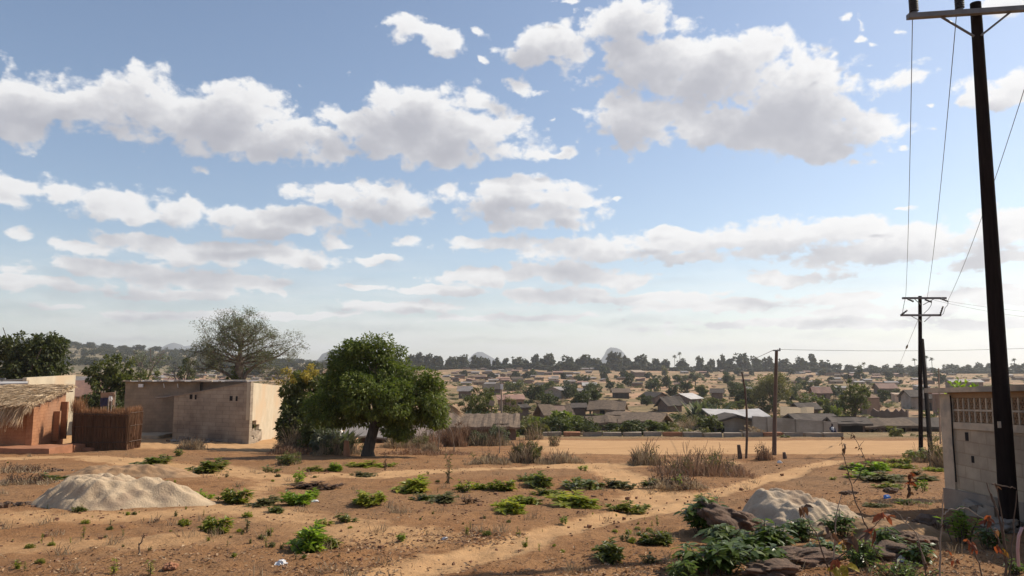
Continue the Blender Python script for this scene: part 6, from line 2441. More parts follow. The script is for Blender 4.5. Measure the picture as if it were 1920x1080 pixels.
_w = np.random.RandomState(19)
WL = 'small leafy weed sprouting from the bare reddish soil'
WG = 'leafy weeds dotted over the bare soil'
WEEDS = [
    # px, foot py, height px, width px, shape, leaf, own label
    (335, 856, 14, 20, 'sprig', 'd', None), (395, 884, 26, 48, 'mound', 'd', 'dark bushy weed right of the earth heap'), (500, 886, 15, 26, 'sprig', 'd', None), (540, 872, 20, 36, 'sprig', 'd', None),
    (593, 884, 12, 26, 'flat', 'g', None), (627, 884, 18, 20, 'mound', 'b', None), (562, 908, 26, 24, 'sprig', 'b', 'upright bright weed with a low dry clump at its right, left of the round tree'), (592, 914, 12, 48, 'flat', 'r', None),
    (375, 936, 20, 26, 'sprig', 'b', 'bright green weed standing alone at the right foot of the pale sand heap'), (442, 944, 30, 46, 'mound', 'g', 'leafiest of the row of weeds right of the pale sand heap'), (497, 948, 19, 42, 'mound', 'o', None),
    (535, 936, 18, 30, 'sprig', 'g', None), (558, 947, 26, 42, 'mound', 'b', None), (582, 938, 24, 28, 'mound', 'b', None), (520, 959, 14, 24, 'flat', 'd', None), (407, 999, 33, 42, 'mound', 'g', 'mid-sized weed standing alone on the pale path at left'),
    (580, 1028, 52, 86, 'mound', 'b', 'large bright green bushy weed at the lower left, biggest on the open soil'), (618, 1022, 22, 34, 'flat', 'g', None), (645, 979, 16, 28, 'sprig', 'd', None),
    (128, 951, 26, 30, 'sprig', 'g', 'weed growing at the front foot of the pale sand heap'), (152, 958, 12, 22, 'flat', 'd', None), (85, 900, 15, 38, 'flat', 'd', None), (463, 998, 30, 24, 'thin', 'o', None), (213, 1076, 28, 30, 'thin', 'g', None), (280, 1080, 24, 30, 'thin', 'g', None),
    (290, 872, 20, 48, 'mound', 'd', 'dark weed on the right shoulder of the earth heap'), (425, 895, 12, 20, 'thin', 'o', None),
    (628, 884, 18, 18, 'sprig', 'b', None), (693, 876, 13, 48, 'flat', 'g', None), (722, 882, 34, 16, 'thin', 'r', 'dark dead upright stem in front of the round tree'), (675, 892, 10, 30, 'flat', 'o', None),
    (775, 920, 30, 58, 'mound', 'g', 'leafy weed in front of the dead upright stem, right of the round tree'), (690, 946, 30, 62, 'mound', 'g', 'wide spiky-topped weed below the round tree'), (840, 906, 46, 28, 'thin', 'o', 'tall thin wispy weed right of the leafy weed'), (870, 922, 26, 42, 'sprig', 'g', None), (900, 916, 15, 26, 'flat', 'g', None),
    (795, 938, 15, 42, 'flat', 'd', None), (830, 940, 18, 44, 'mound', 'o', None), (875, 944, 16, 28, 'sprig', 'r', None), (945, 920, 22, 36, 'mound', 'g', None), (1003, 911, 28, 60, 'mound', 'd', 'dark leafy clump farthest back in the middle weeds'), (980, 902, 16, 28, 'sprig', 'o', None), (1020, 927, 14, 38, 'flat', 'g', None),
    (1068, 948, 28, 92, 'mound', 'g', 'widest low green clump in the middle of the open soil'), (1095, 914, 25, 80, 'flat', 'd', 'long low dark clump behind the widest green clump'), (1150, 912, 18, 38, 'flat', 'o', None), (950, 962, 30, 64, 'mound', 'g', 'green clump left in front of the widest green clump'), (985, 942, 18, 42, 'flat', 'g', None),
    (1060, 982, 14, 14, 'sprig', 'b', 'tiny yellow-green sprout on the path edge'), (1178, 958, 20, 44, 'flat', 'g', None), (648, 980, 14, 26, 'sprig', 'd', None), (755, 1014, 14, 18, 'sprig', 'b', None), (875, 1004, 20, 18, 'thin', 'g', None), (605, 985, 14, 22, 'sprig', 'g', None),
    (1097, 882, 10, 18, 'sprig', 'b', None), (1137, 1048, 38, 50, 'mound', 'd', 'dark leafy weed just right of the footpath'), (1212, 1058, 24, 30, 'sprig', 'o', None), (1175, 1015, 14, 18, 'sprig', 'o', None), (1215, 913, 20, 34, 'sprig', 'd', None), (1270, 914, 25, 22, 'sprig', 'b', 'bright yellow-green sprout in front of the dry grass thicket'), (1440, 937, 20, 34, 'flat', 'g', None), (1362, 888, 12, 20, 'sprig', 'b', None),
    (1642, 884, 22, 46, 'mound', 'b', 'light green weed farther of the two in front of the double pole'), (1618, 896, 18, 50, 'flat', 'b', 'pale green weed nearer of the two in front of the double pole'), (1655, 901, 18, 50, 'flat', 'o', None), (1690, 878, 14, 30, 'flat', 'g', None), (1732, 920, 20, 24, 'sprig', 'b', None), (1725, 858, 18, 40, 'mound', 'd', 'dark weed at the foot of the double pole'), (1752, 884, 12, 26, 'flat', 'g', None), (1700, 870, 12, 24, 'sprig', 'g', None),
    (1665, 915, 12, 30, 'flat', 'g', None), (1645, 950, 10, 30, 'flat', 'o', None), (1700, 945, 12, 34, 'flat', 'g', None), (1735, 900, 12, 28, 'flat', 'o', None), (1600, 880, 12, 30, 'flat', 'o', None), (1672, 868, 10, 26, 'flat', 'g', None), (1715, 890, 12, 22, 'sprig', 'o', None),
    (1235, 1020, 28, 44, 'mound', 'd', 'leafy weed left of the boulder bushes'), (1270, 1068, 14, 24, 'thin', 'g', None), (1560, 900, 8, 14, 'sprig', 'g', None), (1310, 936, 12, 20, 'sprig', 'g', None),
]
for i, (px, py, h, w, kd, lf, lab) in enumerate(WEEDS):
    g = gnd(px, py)
    s = g.y / FPX
    o = bpy.data.objects.new('weed', WM[(kd, i % 3, lf)])
    COL.objects.link(o)
    o.location = g
    o.rotation_euler = (0, 0, i * 2.1)
    wd = w * s * 1.6
    o.scale = (wd, wd * (1.0 if w < 60 else .6), h * s * 1.2)
    tag(o, lab or (WL if lf != 'r' else 'small brown dried weed on the bare soil'), 'weed', WG if lf != 'r' else 'dried weeds on the bare soil')
_cl = [(_w.uniform(20, 1500), _w.uniform(872, 1060)) for _ in range(22)]
for i in range(150):
    c_ = _cl[i % 22]
    px, py = c_[0] + _w.normal() * 55, min(1072, max(862, c_[1] + _w.normal() * 14))
    g = gnd(px, py)
    o = bpy.data.objects.new('weed', WM[(('thin', 'sprig', 'flat')[i % 3], i % 3, 'dgog'[i % 4])])
    COL.objects.link(o)
    o.location = g
    o.rotation_euler = (0, 0, i)
    k = _w.uniform(.05, .2) ** 1.0 * (.6 + .4 * _w.rand())
    o.scale = (k, k, k * .9)
    tag(o, WL, 'weed', WG)


# ------------------------------------------------------------------ dry grass and brush
def dry_thicket(name, label, px0, px1, base_py, top_py, n, leaf, seed, twigs=30, leaves=0, lf=None, depth=1.0, Y=None, wid=.022, lean=.25, cat='dry grass'):
    rnd = np.random.RandomState(seed)
    pc = (px0 + px1) / 2
    b = on_ground(pc, Y) if Y else gnd(pc, base_py)
    s = b.y / FPX
    W = (px1 - px0) * s
    H = at(pc, top_py, b.y).z - b.z
    t = thing(name, label, cat, b)
    mb = MB()
    cx = rnd.uniform(-.5, .5, n)
    cy = rnd.uniform(-.5, .5, n)
    env = np.clip(1 - (cx / .5) ** 2, .15, 1) ** .7 * (.75 + .35 * np.sin(cx * 19 + seed) * np.sin(cx * 7))
    pos = np.stack([cx * W, cy * depth, np.zeros(n)], 1)
    pos[:, 2] = height(pos[:, 0] + b.x, pos[:, 1] + b.y) - b.z
    ax = np.stack([rnd.normal(size=n) * lean, rnd.normal(size=n) * lean, np.ones(n)], 1)
    mb.blades(pos, ax, H * env * rnd.uniform(.45, 1.15, n), wid, .35, rnd)
    if twigs:
        tips = []
        for i in range(twigs):
            x = rnd.uniform(-.45, .45)
            e = max(.3, 1 - (x / .5) ** 2)
            p = Vector((x * W, rnd.uniform(-.4, .4) * depth, 0))
            p.z = gz(p.x + b.x, p.y + b.y) - b.z - .03
            branch(mb, p, Vector((rnd.normal() * .3, rnd.normal() * .3, 1)), H * e * rnd.uniform(.4, .75), .012, 1, rnd, tips, .5, .2, 3, .005, (2, 3), 1)
    mb.build('stalks', [leaf, M_twig], t)
    if leaves:
        m2 = MB()
        lob = [((rnd.uniform(-.38, .38) * W, rnd.uniform(-.3, .3) * depth, H * rnd.uniform(.2, .62)), (W * rnd.uniform(.10, .2), depth * .25, H * rnd.uniform(.15, .28))) for i in range(8)]
        crown_leaves(m2, lob, leaves, max(.05, 3.2 * s), rnd, max(.1, W * .05))
        m2.build('foliage', lf or L_olive, t)
    return t


dry_thicket('dry_thicket', 'wide thicket of tall reddish dry grass left of the thin crooked stick', 1225, 1395, 888, 834, 1900, L_redgrass, 1, 90, 1100, L_olive, 2.6, wid=.016, lean=.55)
dry_thicket('dry_thicket', 'wispy grey-brown bush at the left end of the reddish dry grass', 1180, 1240, 872, 824, 600, L_drygrass, 2, 40, 250, L_olive, 1.2)
dry_thicket('dry_thicket', 'heap of dry stalks and dead leaves in front of the reddish grass', 1205, 1320, 914, 880, 1100, L_drygrass, 3, 40, 500, L_brownleaf, 1.2, lean=.9)
dry_thicket('dry_thicket', 'small bush of dead stalks against the brown pole', 1420, 1450, 862, 826, 300, L_redgrass, 4, 20, 120, L_brownleaf, .7)
dry_thicket('round_bush', 'round dense olive bush on the road edge casting a dark shadow', 955, 1010, 866, 818, 700, L_drygrass, 5, 60, 2600, L_olive, 1.0, cat='bush')
dry_thicket('dry_thicket', 'thin dry grass right of the round olive bush', 1005, 1095, 868, 838, 900, L_drygrass, 6, 30, 0, None, 1.2)
dry_thicket('dry_thicket', 'dry grass strip left of the round olive bush', 880, 960, 868, 842, 900, L_drygrass, 7, 20, 150, L_olive, 1.4, lean=.5)
dry_thicket('dry_thicket', 'low reddish dry weeds between the round tree trunk and the ruin', 715, 880, 852, 832, 1300, L_redgrass, 8, 20, 200, L_brownleaf, 2.2, lean=.5)
dry_thicket('brush', 'rusty red dry bush in front of the ruined house', 812, 876, 846, 776, 1300, L_redgrass, 9, 40, 700, L_brownleaf, 1.5, Y=42, cat='bush')
dry_thicket('brush', 'grey-green leafy bush in front of the doorway of the ruined house', 870, 962, 846, 788, 600, L_drygrass, 10, 40, 2800, L_greygreen, 1.8, Y=43, cat='bush')
dry_thicket('brush', 'orange-red feathery grass tuft rising at the corner of the ruined house', 862, 880, 800, 768, 500, L_redgrass, 11, 6, 0, None, .5, Y=43, cat='dry grass', lean=.12)
dry_thicket('brush', 'fluffy tan grass tuft right of the round tree trunk', 790, 825, 848, 818, 900, L_drygrass, 12, 0, 0, None, .7, lean=.35)
dry_thicket('brush', 'tall tangle of pale stalks between the block house and the round tree', 520, 610, 846, 776, 1500, L_drygrass, 13, 80, 900, L_greygreen, 1.8, Y=35.5, cat='bush')
dry_thicket('brush', 'dry reddish brush at the foot of the broken block house corner', 500, 600, 850, 826, 900, L_redgrass, 14, 40, 500, L_brownleaf, 1.4, cat='bush')
dry_thicket('brush', 'dark leafy undergrowth in the shade left of the round tree trunk', 590, 680, 852, 806, 500, L_drygrass, 15, 40, 1600, L_dark, 1.6, cat='bush')
dry_thicket('dry_thicket', 'low tangle of dry brown stalks left of the pale sand heap', -20, 105, 906, 884, 420, L_drygrass, 33, 40, 300, L_brownleaf, .8, lean=.9)
dry_thicket('dry_thicket', 'dry stalks and dead leaves beyond the earth heap at the far left', -30, 100, 884, 864, 420, L_drygrass, 32, 40, 200, L_brownleaf, 1.2, lean=.9)
dry_thicket('brush', 'pale pinkish dry bush against the front of the block house', 335, 385, 842, 812, 900, L_drygrass, 16, 40, 0, None, .9, cat='bush')
dry_thicket('brush', 'green and brown weed clump at the right end of the block house front', 520, 565, 870, 842, 300, L_drygrass, 17, 20, 600, L_mid, .8, cat='bush')
dry_thicket('brush', 'dark weeds between the legs of the double pole', 1700, 1768, 866, 834, 300, L_drygrass, 18, 20, 1100, L_mid, .9, cat='bush')
dry_thicket('brush', 'pale green bush seen through the gap beside the lattice wall', 1752, 1772, 850, 800, 200, L_drygrass, 19, 10, 700, L_olive, .9, Y=24, cat='bush')
dry_thicket('brush', 'dry red grass along the near road edge right of the footpath', 1610, 1690, 868, 852, 1500, L_redgrass, 27, 0, 0, None, .6, lean=.6)
dry_thicket('brush', 'tan scrub slope left of the grey block house', 1270, 1345, 812, 770, 1200, L_drygrass, 21, 30, 900, L_olive, 5, Y=78, cat='bush', wid=.05)
dry_thicket('brush', 'sparse dusty plant standing at the road edge right of the round olive bush', 1030, 1048, 850, 800, 80, L_drygrass, 22, 20, 120, L_olive, .5, Y=40, cat='bush')
dry_thicket('brush', 'wispy thin plants at the road edge left of the first kerb block', 985, 1020, 830, 778, 200, L_drygrass, 23, 30, 300, L_olive, 1.2, Y=52, cat='bush')
dry_thicket('brush', 'dense brown and green brush in the shade right of the round tree trunk', 712, 815, 842, 806, 900, L_drygrass, 35, 50, 1500, L_olive, 1.8, Y=38, cat='bush')
dry_thicket('brush', 'tangle of brown stalks between the round tree crown and the rusty red bush', 780, 830, 845, 792, 700, L_redgrass, 36, 40, 700, L_olive, 1.2, Y=40, cat='bush')
for i, (px, py, top) in enumerate(((852, 846, 782), (822, 850, 776), (936, 850, 800))):
    b = gnd(px, py)
    rnd = np.random.RandomState(60 + i)
    m, tips = MB(), []
    branch(m, b, Vector((.05, 0, 1)), (at(px, top, b.y).z - b.z) * .62, .028, 3, rnd, tips, .45, .25, 4, .006, (2, 3))
    o = m.build('dead_sapling', M_twig_pale)
    tag(o, ('pale leafless sapling in front of the rusty red bush', 'pale leafless sapling at the left corner of the ruined house', 'thin bare sapling in front of the grey-green bush')[i], 'sapling')


# ------------------------------------------------------------------ boulders
def boulder(label, px, py, wpx, hpx, dep, m, seed, flat=1.0, rz=0.0, tilt=0.0):
    rnd = np.random.RandomState(seed)
    c = gnd(px, py)
    s = c.y / FPX
    W, H = wpx * s, hpx * s
    bm = bmesh.new()
    bmesh.ops.create_icosphere(bm, subdivisions=5, radius=1)
    ks = [(rnd.normal(size=3), rnd.rand() * 6.28, a) for a in (.13, .10, .09, .07, .06, .06, .05, .04, .04, .03) for _ in (0, 1)]
    for v in bm.verts:
        p = np.array(v.co)
        d = 1.0
        for i, (kv, ph, a) in enumerate(ks):
            kk = kv / np.linalg.norm(kv) * (1.6 + i * .95)
            q_ = math.sin(float(np.dot(kk, p)) + ph)
            d += a * (q_ if i < 11 or i % 3 else (1 - 2 * abs(q_)))
        d = d - .10 * max(0, math.sin(float(np.dot(ks[0][0], p)) * 2.3)) ** 3
        p = p * d
        z = p[2]
        z = (abs(z) ** .8) * (1 if z > 0 else -1)
        v.co = Vector((p[0] * W / 2, p[1] * dep / 2, z * H * .46 + H * .26 + tilt * p[0] * H))
    me = bpy.data.meshes.new('boulder')
    bm.to_mesh(me)
    bm.free()
    me.materials.append(m)
    for p in me.polygons:
        p.use_smooth = True
    o = bpy.data.objects.new('boulder', me)
    COL.objects.link(o)
    o.location = c + Vector((0, dep * .3, 0))
    o.rotation_euler = (0, 0, rz)
    return tag(o, label, 'boulder')


boulder('big brown boulder half covered by leafy plants beside the greyish sand heap', 1385, 1004, 116, 60, .75, M_rock, 1, rz=.1, tilt=-.25)
boulder('long flat dark rock with a reddish upper edge in the lower right foreground', 1500, 1062, 140, 34, .5, M_rock, 4, rz=-.1, tilt=.12)
boulder('smooth brown rock beside the dark dead branch at the lower right', 1700, 1026, 100, 34, .4, M_rock, 6, rz=-.25, tilt=-.2)
boulder('block-shaped brown rock in front of the smooth brown rock', 1690, 1048, 80, 28, .35, M_rock, 7)
boulder('rounded tan rock lying before the shaded earth mound', 1745, 992, 60, 26, .35, M_rock, 8)
boulder('small reddish stone between the big boulder and the long flat rock', 1404, 1012, 42, 16, .25, M_rock, 9)
boulder('small tan stone among the leaves below the big boulder', 1362, 1012, 40, 22, .25, M_rock, 10)
boulder('dark low rock under the long flat rock', 1450, 1084, 100, 30, .4, M_rock, 12)
boulder('grey rock at the foot of the near black pole', 1880, 1000, 80, 36, .4, M_concrete, 13)
boulder('brick-sized brown stone in the bottom left foreground', 319, 1068, 22, 16, .12, M_plinth, 14)
boulder('small dark stone on the weedy ground left of the lattice wall', 1672, 925, 22, 12, .18, M_rock, 15)
boulder('brown stone at the edge of the greyish sand heap', 1595, 928, 26, 9, .15, M_rock, 16)

# ------------------------------------------------------------------ leafy foreground plants
def big_leaf_plant(label, px, py, wpx, hpx, n, leaf, seed, size=.11, seg=2, fold=.12, droop=.35, asp=.42, stems=9, name='leafy_plant'):
    rnd = np.random.RandomState(seed)
    b = gnd(px, py)
    s = b.y / FPX
    W, H = wpx * s * 1.2, hpx * s * 1.1
    size *= 1.5
    n = int(n * 2.3)
    stems = int(stems * 1.5)
    t = thing(name, label, 'plant', b)
    sm, lm = MB(), MB()
    per = max(3, n // stems)
    for i in range(stems):
        a = rnd.rand() * 2 * PI
        r = rnd.uniform(.05, .5)
        p0 = Vector((math.cos(a) * r * W * .4, math.sin(a) * r * W * .35, -.03))
        p2 = Vector((math.cos(a) * r * W, math.sin(a) * r * W * .7, H * rnd.uniform(.55, 1.0) * (1.05 - r * .7)))
        p1 = p0.lerp(p2, .55) + Vector((0, 0, H * .1))
        sm.tube([p0, p1, p2], [.006, .005, .003], 5, 0, False)
        f = np.sort(rnd.uniform(.25, 1.0, per))
        pos = np.array([tuple(p0.lerp(p1, q / .55) if q < .55 else p1.lerp(p2, (q - .55) / .45)) for q in f])
        an = np.arange(per) * 2.4 + rnd.rand() * 6
        ax = np.stack([np.cos(an), np.sin(an), rnd.uniform(-.1, .5, per)], 1)
        L = size * rnd.uniform(.6, 1.25, per)
        lm.leaves(pos, ax, np.tile([[0, 0, 1.0]], (per, 1)) + rnd.normal(size=(per, 3)) * .25, L, L * asp, fold, seg, droop)
    sm.build('stems', M_twig, t)
    lm.build('foliage', leaf, t)
    return t


L_fore = leafmat('fore_leaf', [(.055, .085, .018), (.078, .112, .022), (.105, .145, .028), (.145, .18, .04)], .40, .38, .4, .1)
L_fore_pale = leafmat('fore_leaf_pale', [(.085, .12, .04), (.12, .16, .055), (.16, .19, .055), (.13, .16, .07)], .38, .35, .5, .1)
big_leaf_plant('dark glossy leafy plant covering the left side of the big boulder', 1325, 1000, 92, 66, 240, L_fore, 1, .10, stems=20)
big_leaf_plant('paler leafy sprawl spilling in front of the big boulder', 1355, 1022, 90, 34, 150, L_fore_pale, 2, .085, stems=16)
big_leaf_plant('broad-leaved dark plant in front, left of the long flat rock', 1345, 1074, 130, 62, 220, L_fore, 3, .105, stems=22)
big_leaf_plant('glossy dark plant behind the long flat rock, right of the big boulder', 1443, 1044, 84, 62, 200, L_fore, 4, .10, stems=18)
big_leaf_plant('upright leafy plant at the foot of the greyish sand heap', 1508, 1014, 54, 44, 110, L_fore, 5, .085, stems=10)
big_leaf_plant('leafy sprigs in front of the right half of the greyish sand heap', 1578, 1004, 60, 44, 100, L_fore, 6, .07, stems=12)
big_leaf_plant('dark fern-like plant left of the smooth brown rock', 1662, 1040, 44, 50, 120, L_fore, 7, .09, asp=.25, stems=12)
big_leaf_plant('dense small-leaved bush in the bottom foreground under the dry leaves', 1618, 1066, 60, 54, 340, L_fore_pale, 8, .045, 1, stems=26)
big_leaf_plant('low spiky green plant cut by the bottom edge of the picture', 1282, 1086, 50, 34, 150, L_fore_pale, 9, .07, 1, asp=.25, stems=18)
big_leaf_plant('bright yellow-green leafy shoot in front of the lattice wall', 1802, 1018, 56, 62, 150, L_bright, 10, .055, 1, asp=.6, droop=.1, stems=14)
big_leaf_plant('small dark plant right of the bright yellow-green shoot', 1852, 1030, 44, 44, 90, L_fore, 11, .06, stems=10)
big_leaf_plant('scattered light green leaves along the bottom edge at right', 1690, 1082, 130, 26, 120, L_fore_pale, 12, .04, 1, stems=26)
big_leaf_plant('small yellowish sprig on the dark low rock', 1462, 1070, 18, 26, 30, L_bright, 13, .04, 1, stems=5)
big_leaf_plant('grey-green tuft at the right bottom corner', 1905, 1076, 30, 26, 50, L_fore_pale, 14, .045, 1, stems=8)

big_leaf_plant('leafy plant growing over the left end of the long flat rock', 1440, 1070, 60, 46, 110, L_fore, 21, .085, stems=11)
big_leaf_plant('leafy tuft between the long flat rock and the dense small-leaved bush', 1548, 1050, 52, 40, 100, L_fore_pale, 22, .075, stems=11)
big_leaf_plant('broad-leaved sprawl between the big boulder and the glossy dark plant', 1398, 1048, 56, 46, 110, L_fore, 23, .09, stems=11)
big_leaf_plant('leafy sprigs growing over the block-shaped brown rock', 1722, 1054, 50, 36, 90, L_fore, 24, .065, stems=11)


# ------------------------------------------------------------------ dry saplings and twigs with dead leaves
def twig_plant(label, paths, leaves, seed, m=None, r=.006, name='dry_sapling'):
    """paths: lists of (px, py, depth); leaves: (px, py, depth, size, leaf colour)"""
    rnd = np.random.RandomState(seed)
    p0 = paths[0][0]
    b = at(p0[0], p0[1], p0[2])
    t = thing(name, label, 'sapling', b)
    mb = MB()
    for pth in paths:
        pts = [at(*p) for p in pth]
        # finer, slightly crooked
        q = []
        for a, c in zip(pts[:-1], pts[1:]):
            for k in range(5):
                q.append(a.lerp(c, k / 5) + Vector(rnd.normal(size=3)) * .004)
        q.append(pts[-1])
        n = len(q)
        rr = r if pth is paths[0] else r * .7
        mb.tube(q, [rr * (1 - .6 * i / (n - 1)) for i in range(n)], 6)
    mb.build('stem', m or M_twig, t, b)
    by = {}
    for (px, py, Y, sz, lf) in leaves:
        by.setdefault(lf.name, (lf, []))[1].append((at(px, py, Y), sz))
    for lf, pp in by.values():
        lm = MB()
        k = 3
        pos = np.array([tuple(p) for p, s_ in pp for _ in range(k)]) + rnd.normal(size=(len(pp) * k, 3)) * .006
        sz = np.array([s_ for p, s_ in pp for _ in range(k)]) * rnd.uniform(.6, 1.1, len(pos))
        ax = rnd.normal(size=pos.shape) * np.array([1, .8, .6]) + np.array([0, 0, -.7])
        lm.leaves(pos, ax, rnd.normal(size=pos.shape) + np.array([0, -.6, .4]), sz, sz * .55, .35, 2, .25)
        lm.build('dead_leaves', lf, t, b)
    return t


D1 = 7.2
twig_plant('tall thin sapling with few dark leaves, rising past the greyish sand heap',
           [[(1640, 1012, D1), (1622, 982, D1), (1604, 940, D1), (1592, 890, D1), (1580, 850, D1), (1578, 818, D1)], [(1622, 980, D1), (1632, 1000, D1), (1650, 1030, D1)]],
           [(1583, 838, D1, .055, L_brownleaf), (1580, 832, D1, .05, L_brownleaf), (1592, 890, D1, .045, L_brownleaf), (1578, 820, D1, .04, L_brownleaf)], 1, r=.007)
twig_plant('arching twig with red-brown leaves over the dirt road, beside the tall thin sapling',
           [[(1600, 905, 9), (1626, 868, 9), (1612, 838, 9), (1600, 818, 9), (1588, 812, 9)], [(1610, 838, 9), (1620, 826, 9)]],
           [(1600, 817, 9, .06, L_brownleaf), (1596, 814, 9, .06, L_brownleaf), (1611, 840, 9, .05, L_brownleaf), (1614, 855, 9, .04, L_brownleaf)], 2, r=.005)
twig_plant('grey upright twig crossing the greyish sand heap',
           [[(1562, 1075, 6.6), (1565, 1010, 6.6), (1569, 960, 6.6), (1578, 926, 6.6)]], [], 3, M_twig_pale, .007)
twig_plant('dry branching stem with large red and yellow leaves, in the bottom foreground',
           [[(1560, 1084, 6.3), (1530, 1000, 6.3), (1503, 960, 6.3)], [(1550, 1060, 6.3), (1600, 1025, 6.3), (1640, 985, 6.3), (1660, 962, 6.3)], [(1600, 1025, 6.3), (1640, 1015, 6.3)], [(1635, 1020, 6.3), (1660, 1060, 6.3), (1680, 1084, 6.3)]],
           [(1660, 968, 6.3, .11, L_red), (1655, 962, 6.3, .09, L_red), (1640, 990, 6.3, .12, L_red), (1630, 1000, 6.3, .11, L_brownleaf), (1600, 1005, 6.3, .12, L_brownleaf), (1580, 1012, 6.3, .11, L_brownleaf), (1560, 1000, 6.3, .10, L_brownleaf), (1545, 985, 6.3, .10, L_brownleaf), (1504, 950, 6.3, .09, L_brownleaf), (1498, 952, 6.3, .08, L_brownleaf), (1580, 1020, 6.3, .07, L_yellowleaf),
            (1570, 1050, 6.2, .12, L_red), (1562, 1058, 6.2, .12, L_yellowleaf), (1575, 1064, 6.2, .13, L_yellowleaf), (1588, 1062, 6.2, .12, L_yellowleaf)], 4, r=.007)
twig_plant('straight vertical stick standing in front of the lattice wall corner',
           [[(1762, 1084, 6.4), (1764, 1020, 6.4), (1767, 960, 6.4), (1768, 926, 6.4)], [(1766, 968, 6.4), (1780, 955, 6.4), (1810, 952, 6.4), (1840, 970, 6.4), (1848, 974, 6.4)]],
           [(1766, 985, 6.4, .05, L_brownleaf), (1764, 1035, 6.4, .04, L_brownleaf), (1780, 1035, 6.4, .05, L_red), (1792, 1050, 6.4, .06, L_red)], 5, M_twig_pale, .008)
twig_plant('cluster of brown stems fanning up in front of the near black pole',
           [[(1885, 1084, 6.2), (1886, 1030, 6.2), (1870, 960, 6.2), (1850, 905, 6.2)], [(1888, 1084, 6.2), (1880, 980, 6.2), (1868, 910, 6.2)], [(1892, 1084, 6.2), (1900, 1000, 6.2), (1906, 920, 6.2)], [(1882, 1010, 6.2), (1864, 940, 6.2), (1858, 925, 6.2)], [(1884, 1050, 6.2), (1872, 1010, 6.2), (1856, 985, 6.2)], [(1866, 908, 6.2), (1885, 912, 6.2), (1905, 916, 6.2)], [(1860, 905, 6.2), (1872, 912, 6.2)]],
           [(1866, 910, 6.2, .05, L_brownleaf), (1858, 968, 6.2, .09, L_red), (1852, 975, 6.2, .08, L_red), (1868, 990, 6.2, .07, L_brownleaf), (1870, 1022, 6.2, .08, L_red), (1874, 1030, 6.2, .07, L_yellowleaf)], 6, r=.010)
twig_plant('short stem with drooping rust-red leaves on the weedy ground left of the lattice wall',
           [[(1703, 932, 13), (1704, 912, 13), (1708, 892, 13)]],
           [(1706, 890, 13, .13, L_red), (1703, 893, 13, .13, L_red), (1708, 886, 13, .11, L_red), (1705, 902, 13, .12, L_red), (1702, 912, 13, .12, L_brownleaf), (1705, 922, 13, .12, L_brownleaf), (1712, 898, 13, .10, L_brownleaf)], 7, r=.012)
twig_plant('thin dry stem with curled orange leaves right of the dark plant, at the bottom right',
           [[(1842, 1084, 6.3), (1830, 1040, 6.3), (1818, 1015, 6.3)]],
           [(1820, 1018, 6.3, .07, L_red), (1814, 1012, 6.3, .06, L_red), (1826, 1026, 6.3, .06, L_red)], 8)
twig_plant('bare forked twig leaning over the smooth brown rock',
           [[(1735, 1055, 6.8), (1718, 1000, 6.8), (1695, 975, 6.8), (1676, 955, 6.8)], [(1700, 978, 6.8), (1704, 968, 6.8), (1694, 985, 6.8)], [(1728, 1030, 6.8), (1706, 1015, 6.8)]],
           [(1732, 1012, 6.8, .05, L_red), (1722, 1018, 6.8, .05, L_brownleaf)], 9, M_twig_pale, .006)
twig_plant('thin dry stem rising from the bottom edge between the rock and the vertical stick',
           [[(1738, 1084, 6.2), (1728, 1040, 6.2), (1722, 1015, 6.2)]], [(1738, 1058, 6.2, .06, L_brownleaf)], 10)
twig_plant('short cut peg sticking out of the soil at the lower left',
           [[(262, 1050, 9.0), (261, 1030, 9.0), (260, 1018, 9.0)], [(261, 1022, 9.0), (268, 1010, 9.0), (270, 1000, 9.0)]], [(270, 1002, 9.0, .05, L_brownleaf)], 11, M_twig, .014, 'wooden_peg')

m = MB()
m.tube([at(1910, 1062, 6.3), at(1908, 1030, 6.3), at(1910, 1005, 6.3), at(1916, 990, 6.3), at(1926, 986, 6.3), at(1940, 995, 6.3)], .012, 8)
o = m.build('plastic_hose', M_pinkhose)
tag(o, 'curved pale pink hose loop at the right edge', 'hose')

# litter one can pick out
def crumple(name, label, cat, px, py, wpx, hpx, m, seed):
    rnd = np.random.RandomState(seed)
    c = gnd(px, py)
    s = c.y / FPX
    bm = bmesh.new()
    bmesh.ops.create_icosphere(bm, subdivisions=3, radius=1)
    for v in bm.verts:
        k = 1 + rnd.uniform(-.35, .3)
        v.co = Vector((v.co.x * k * wpx * s / 2, v.co.y * k * wpx * s / 2.4, max(-.1, v.co.z * k) * hpx * s * .8))
    me = bpy.data.meshes.new(name)
    bm.to_mesh(me)
    bm.free()
    me.materials.append(m)
    o = bpy.data.objects.new(name, me)
    COL.objects.link(o)
    o.location = c
    return tag(o, label, cat)


crumple('plastic_bag', 'crumpled bright blue plastic bag on the ground left of the lattice wall', 'bag', 1663, 934, 12, 7, M_blue, 1)
crumple('paper_scrap', 'crumpled white paper scrap on the soil at the bottom left', 'paper', 527, 1058, 22, 9, M_white, 2)
crumple('paper_scrap', 'small white scrap lying by the weeds at centre left', 'paper', 590, 940, 14, 3, M_white, 3)
crumple('paper_scrap', 'pale scrap on the leaf litter in front of the round tree', 'paper', 834, 1012, 10, 6, M_white, 4)
crumple('paper_scrap', 'white scrap at the right foot of the brown pole', 'paper', 1462, 868, 8, 5, M_white, 5)
crumple('paper_scrap', 'whitish rag among the rocks at the bottom right', 'paper', 1687, 1050, 22, 10, M_white, 6)
crumple('plaster_sack', 'pale slumped sack lying between the kerb blocks left of the grey block house', 'sack', 1342, 819, 18, 8, M_white, 7)


# ------------------------------------------------------------------ litter and stones too many to count
M_clod = mat('clod', (.24, .125, .07), (.15, .08, .048), 3, .95, .4, 30)


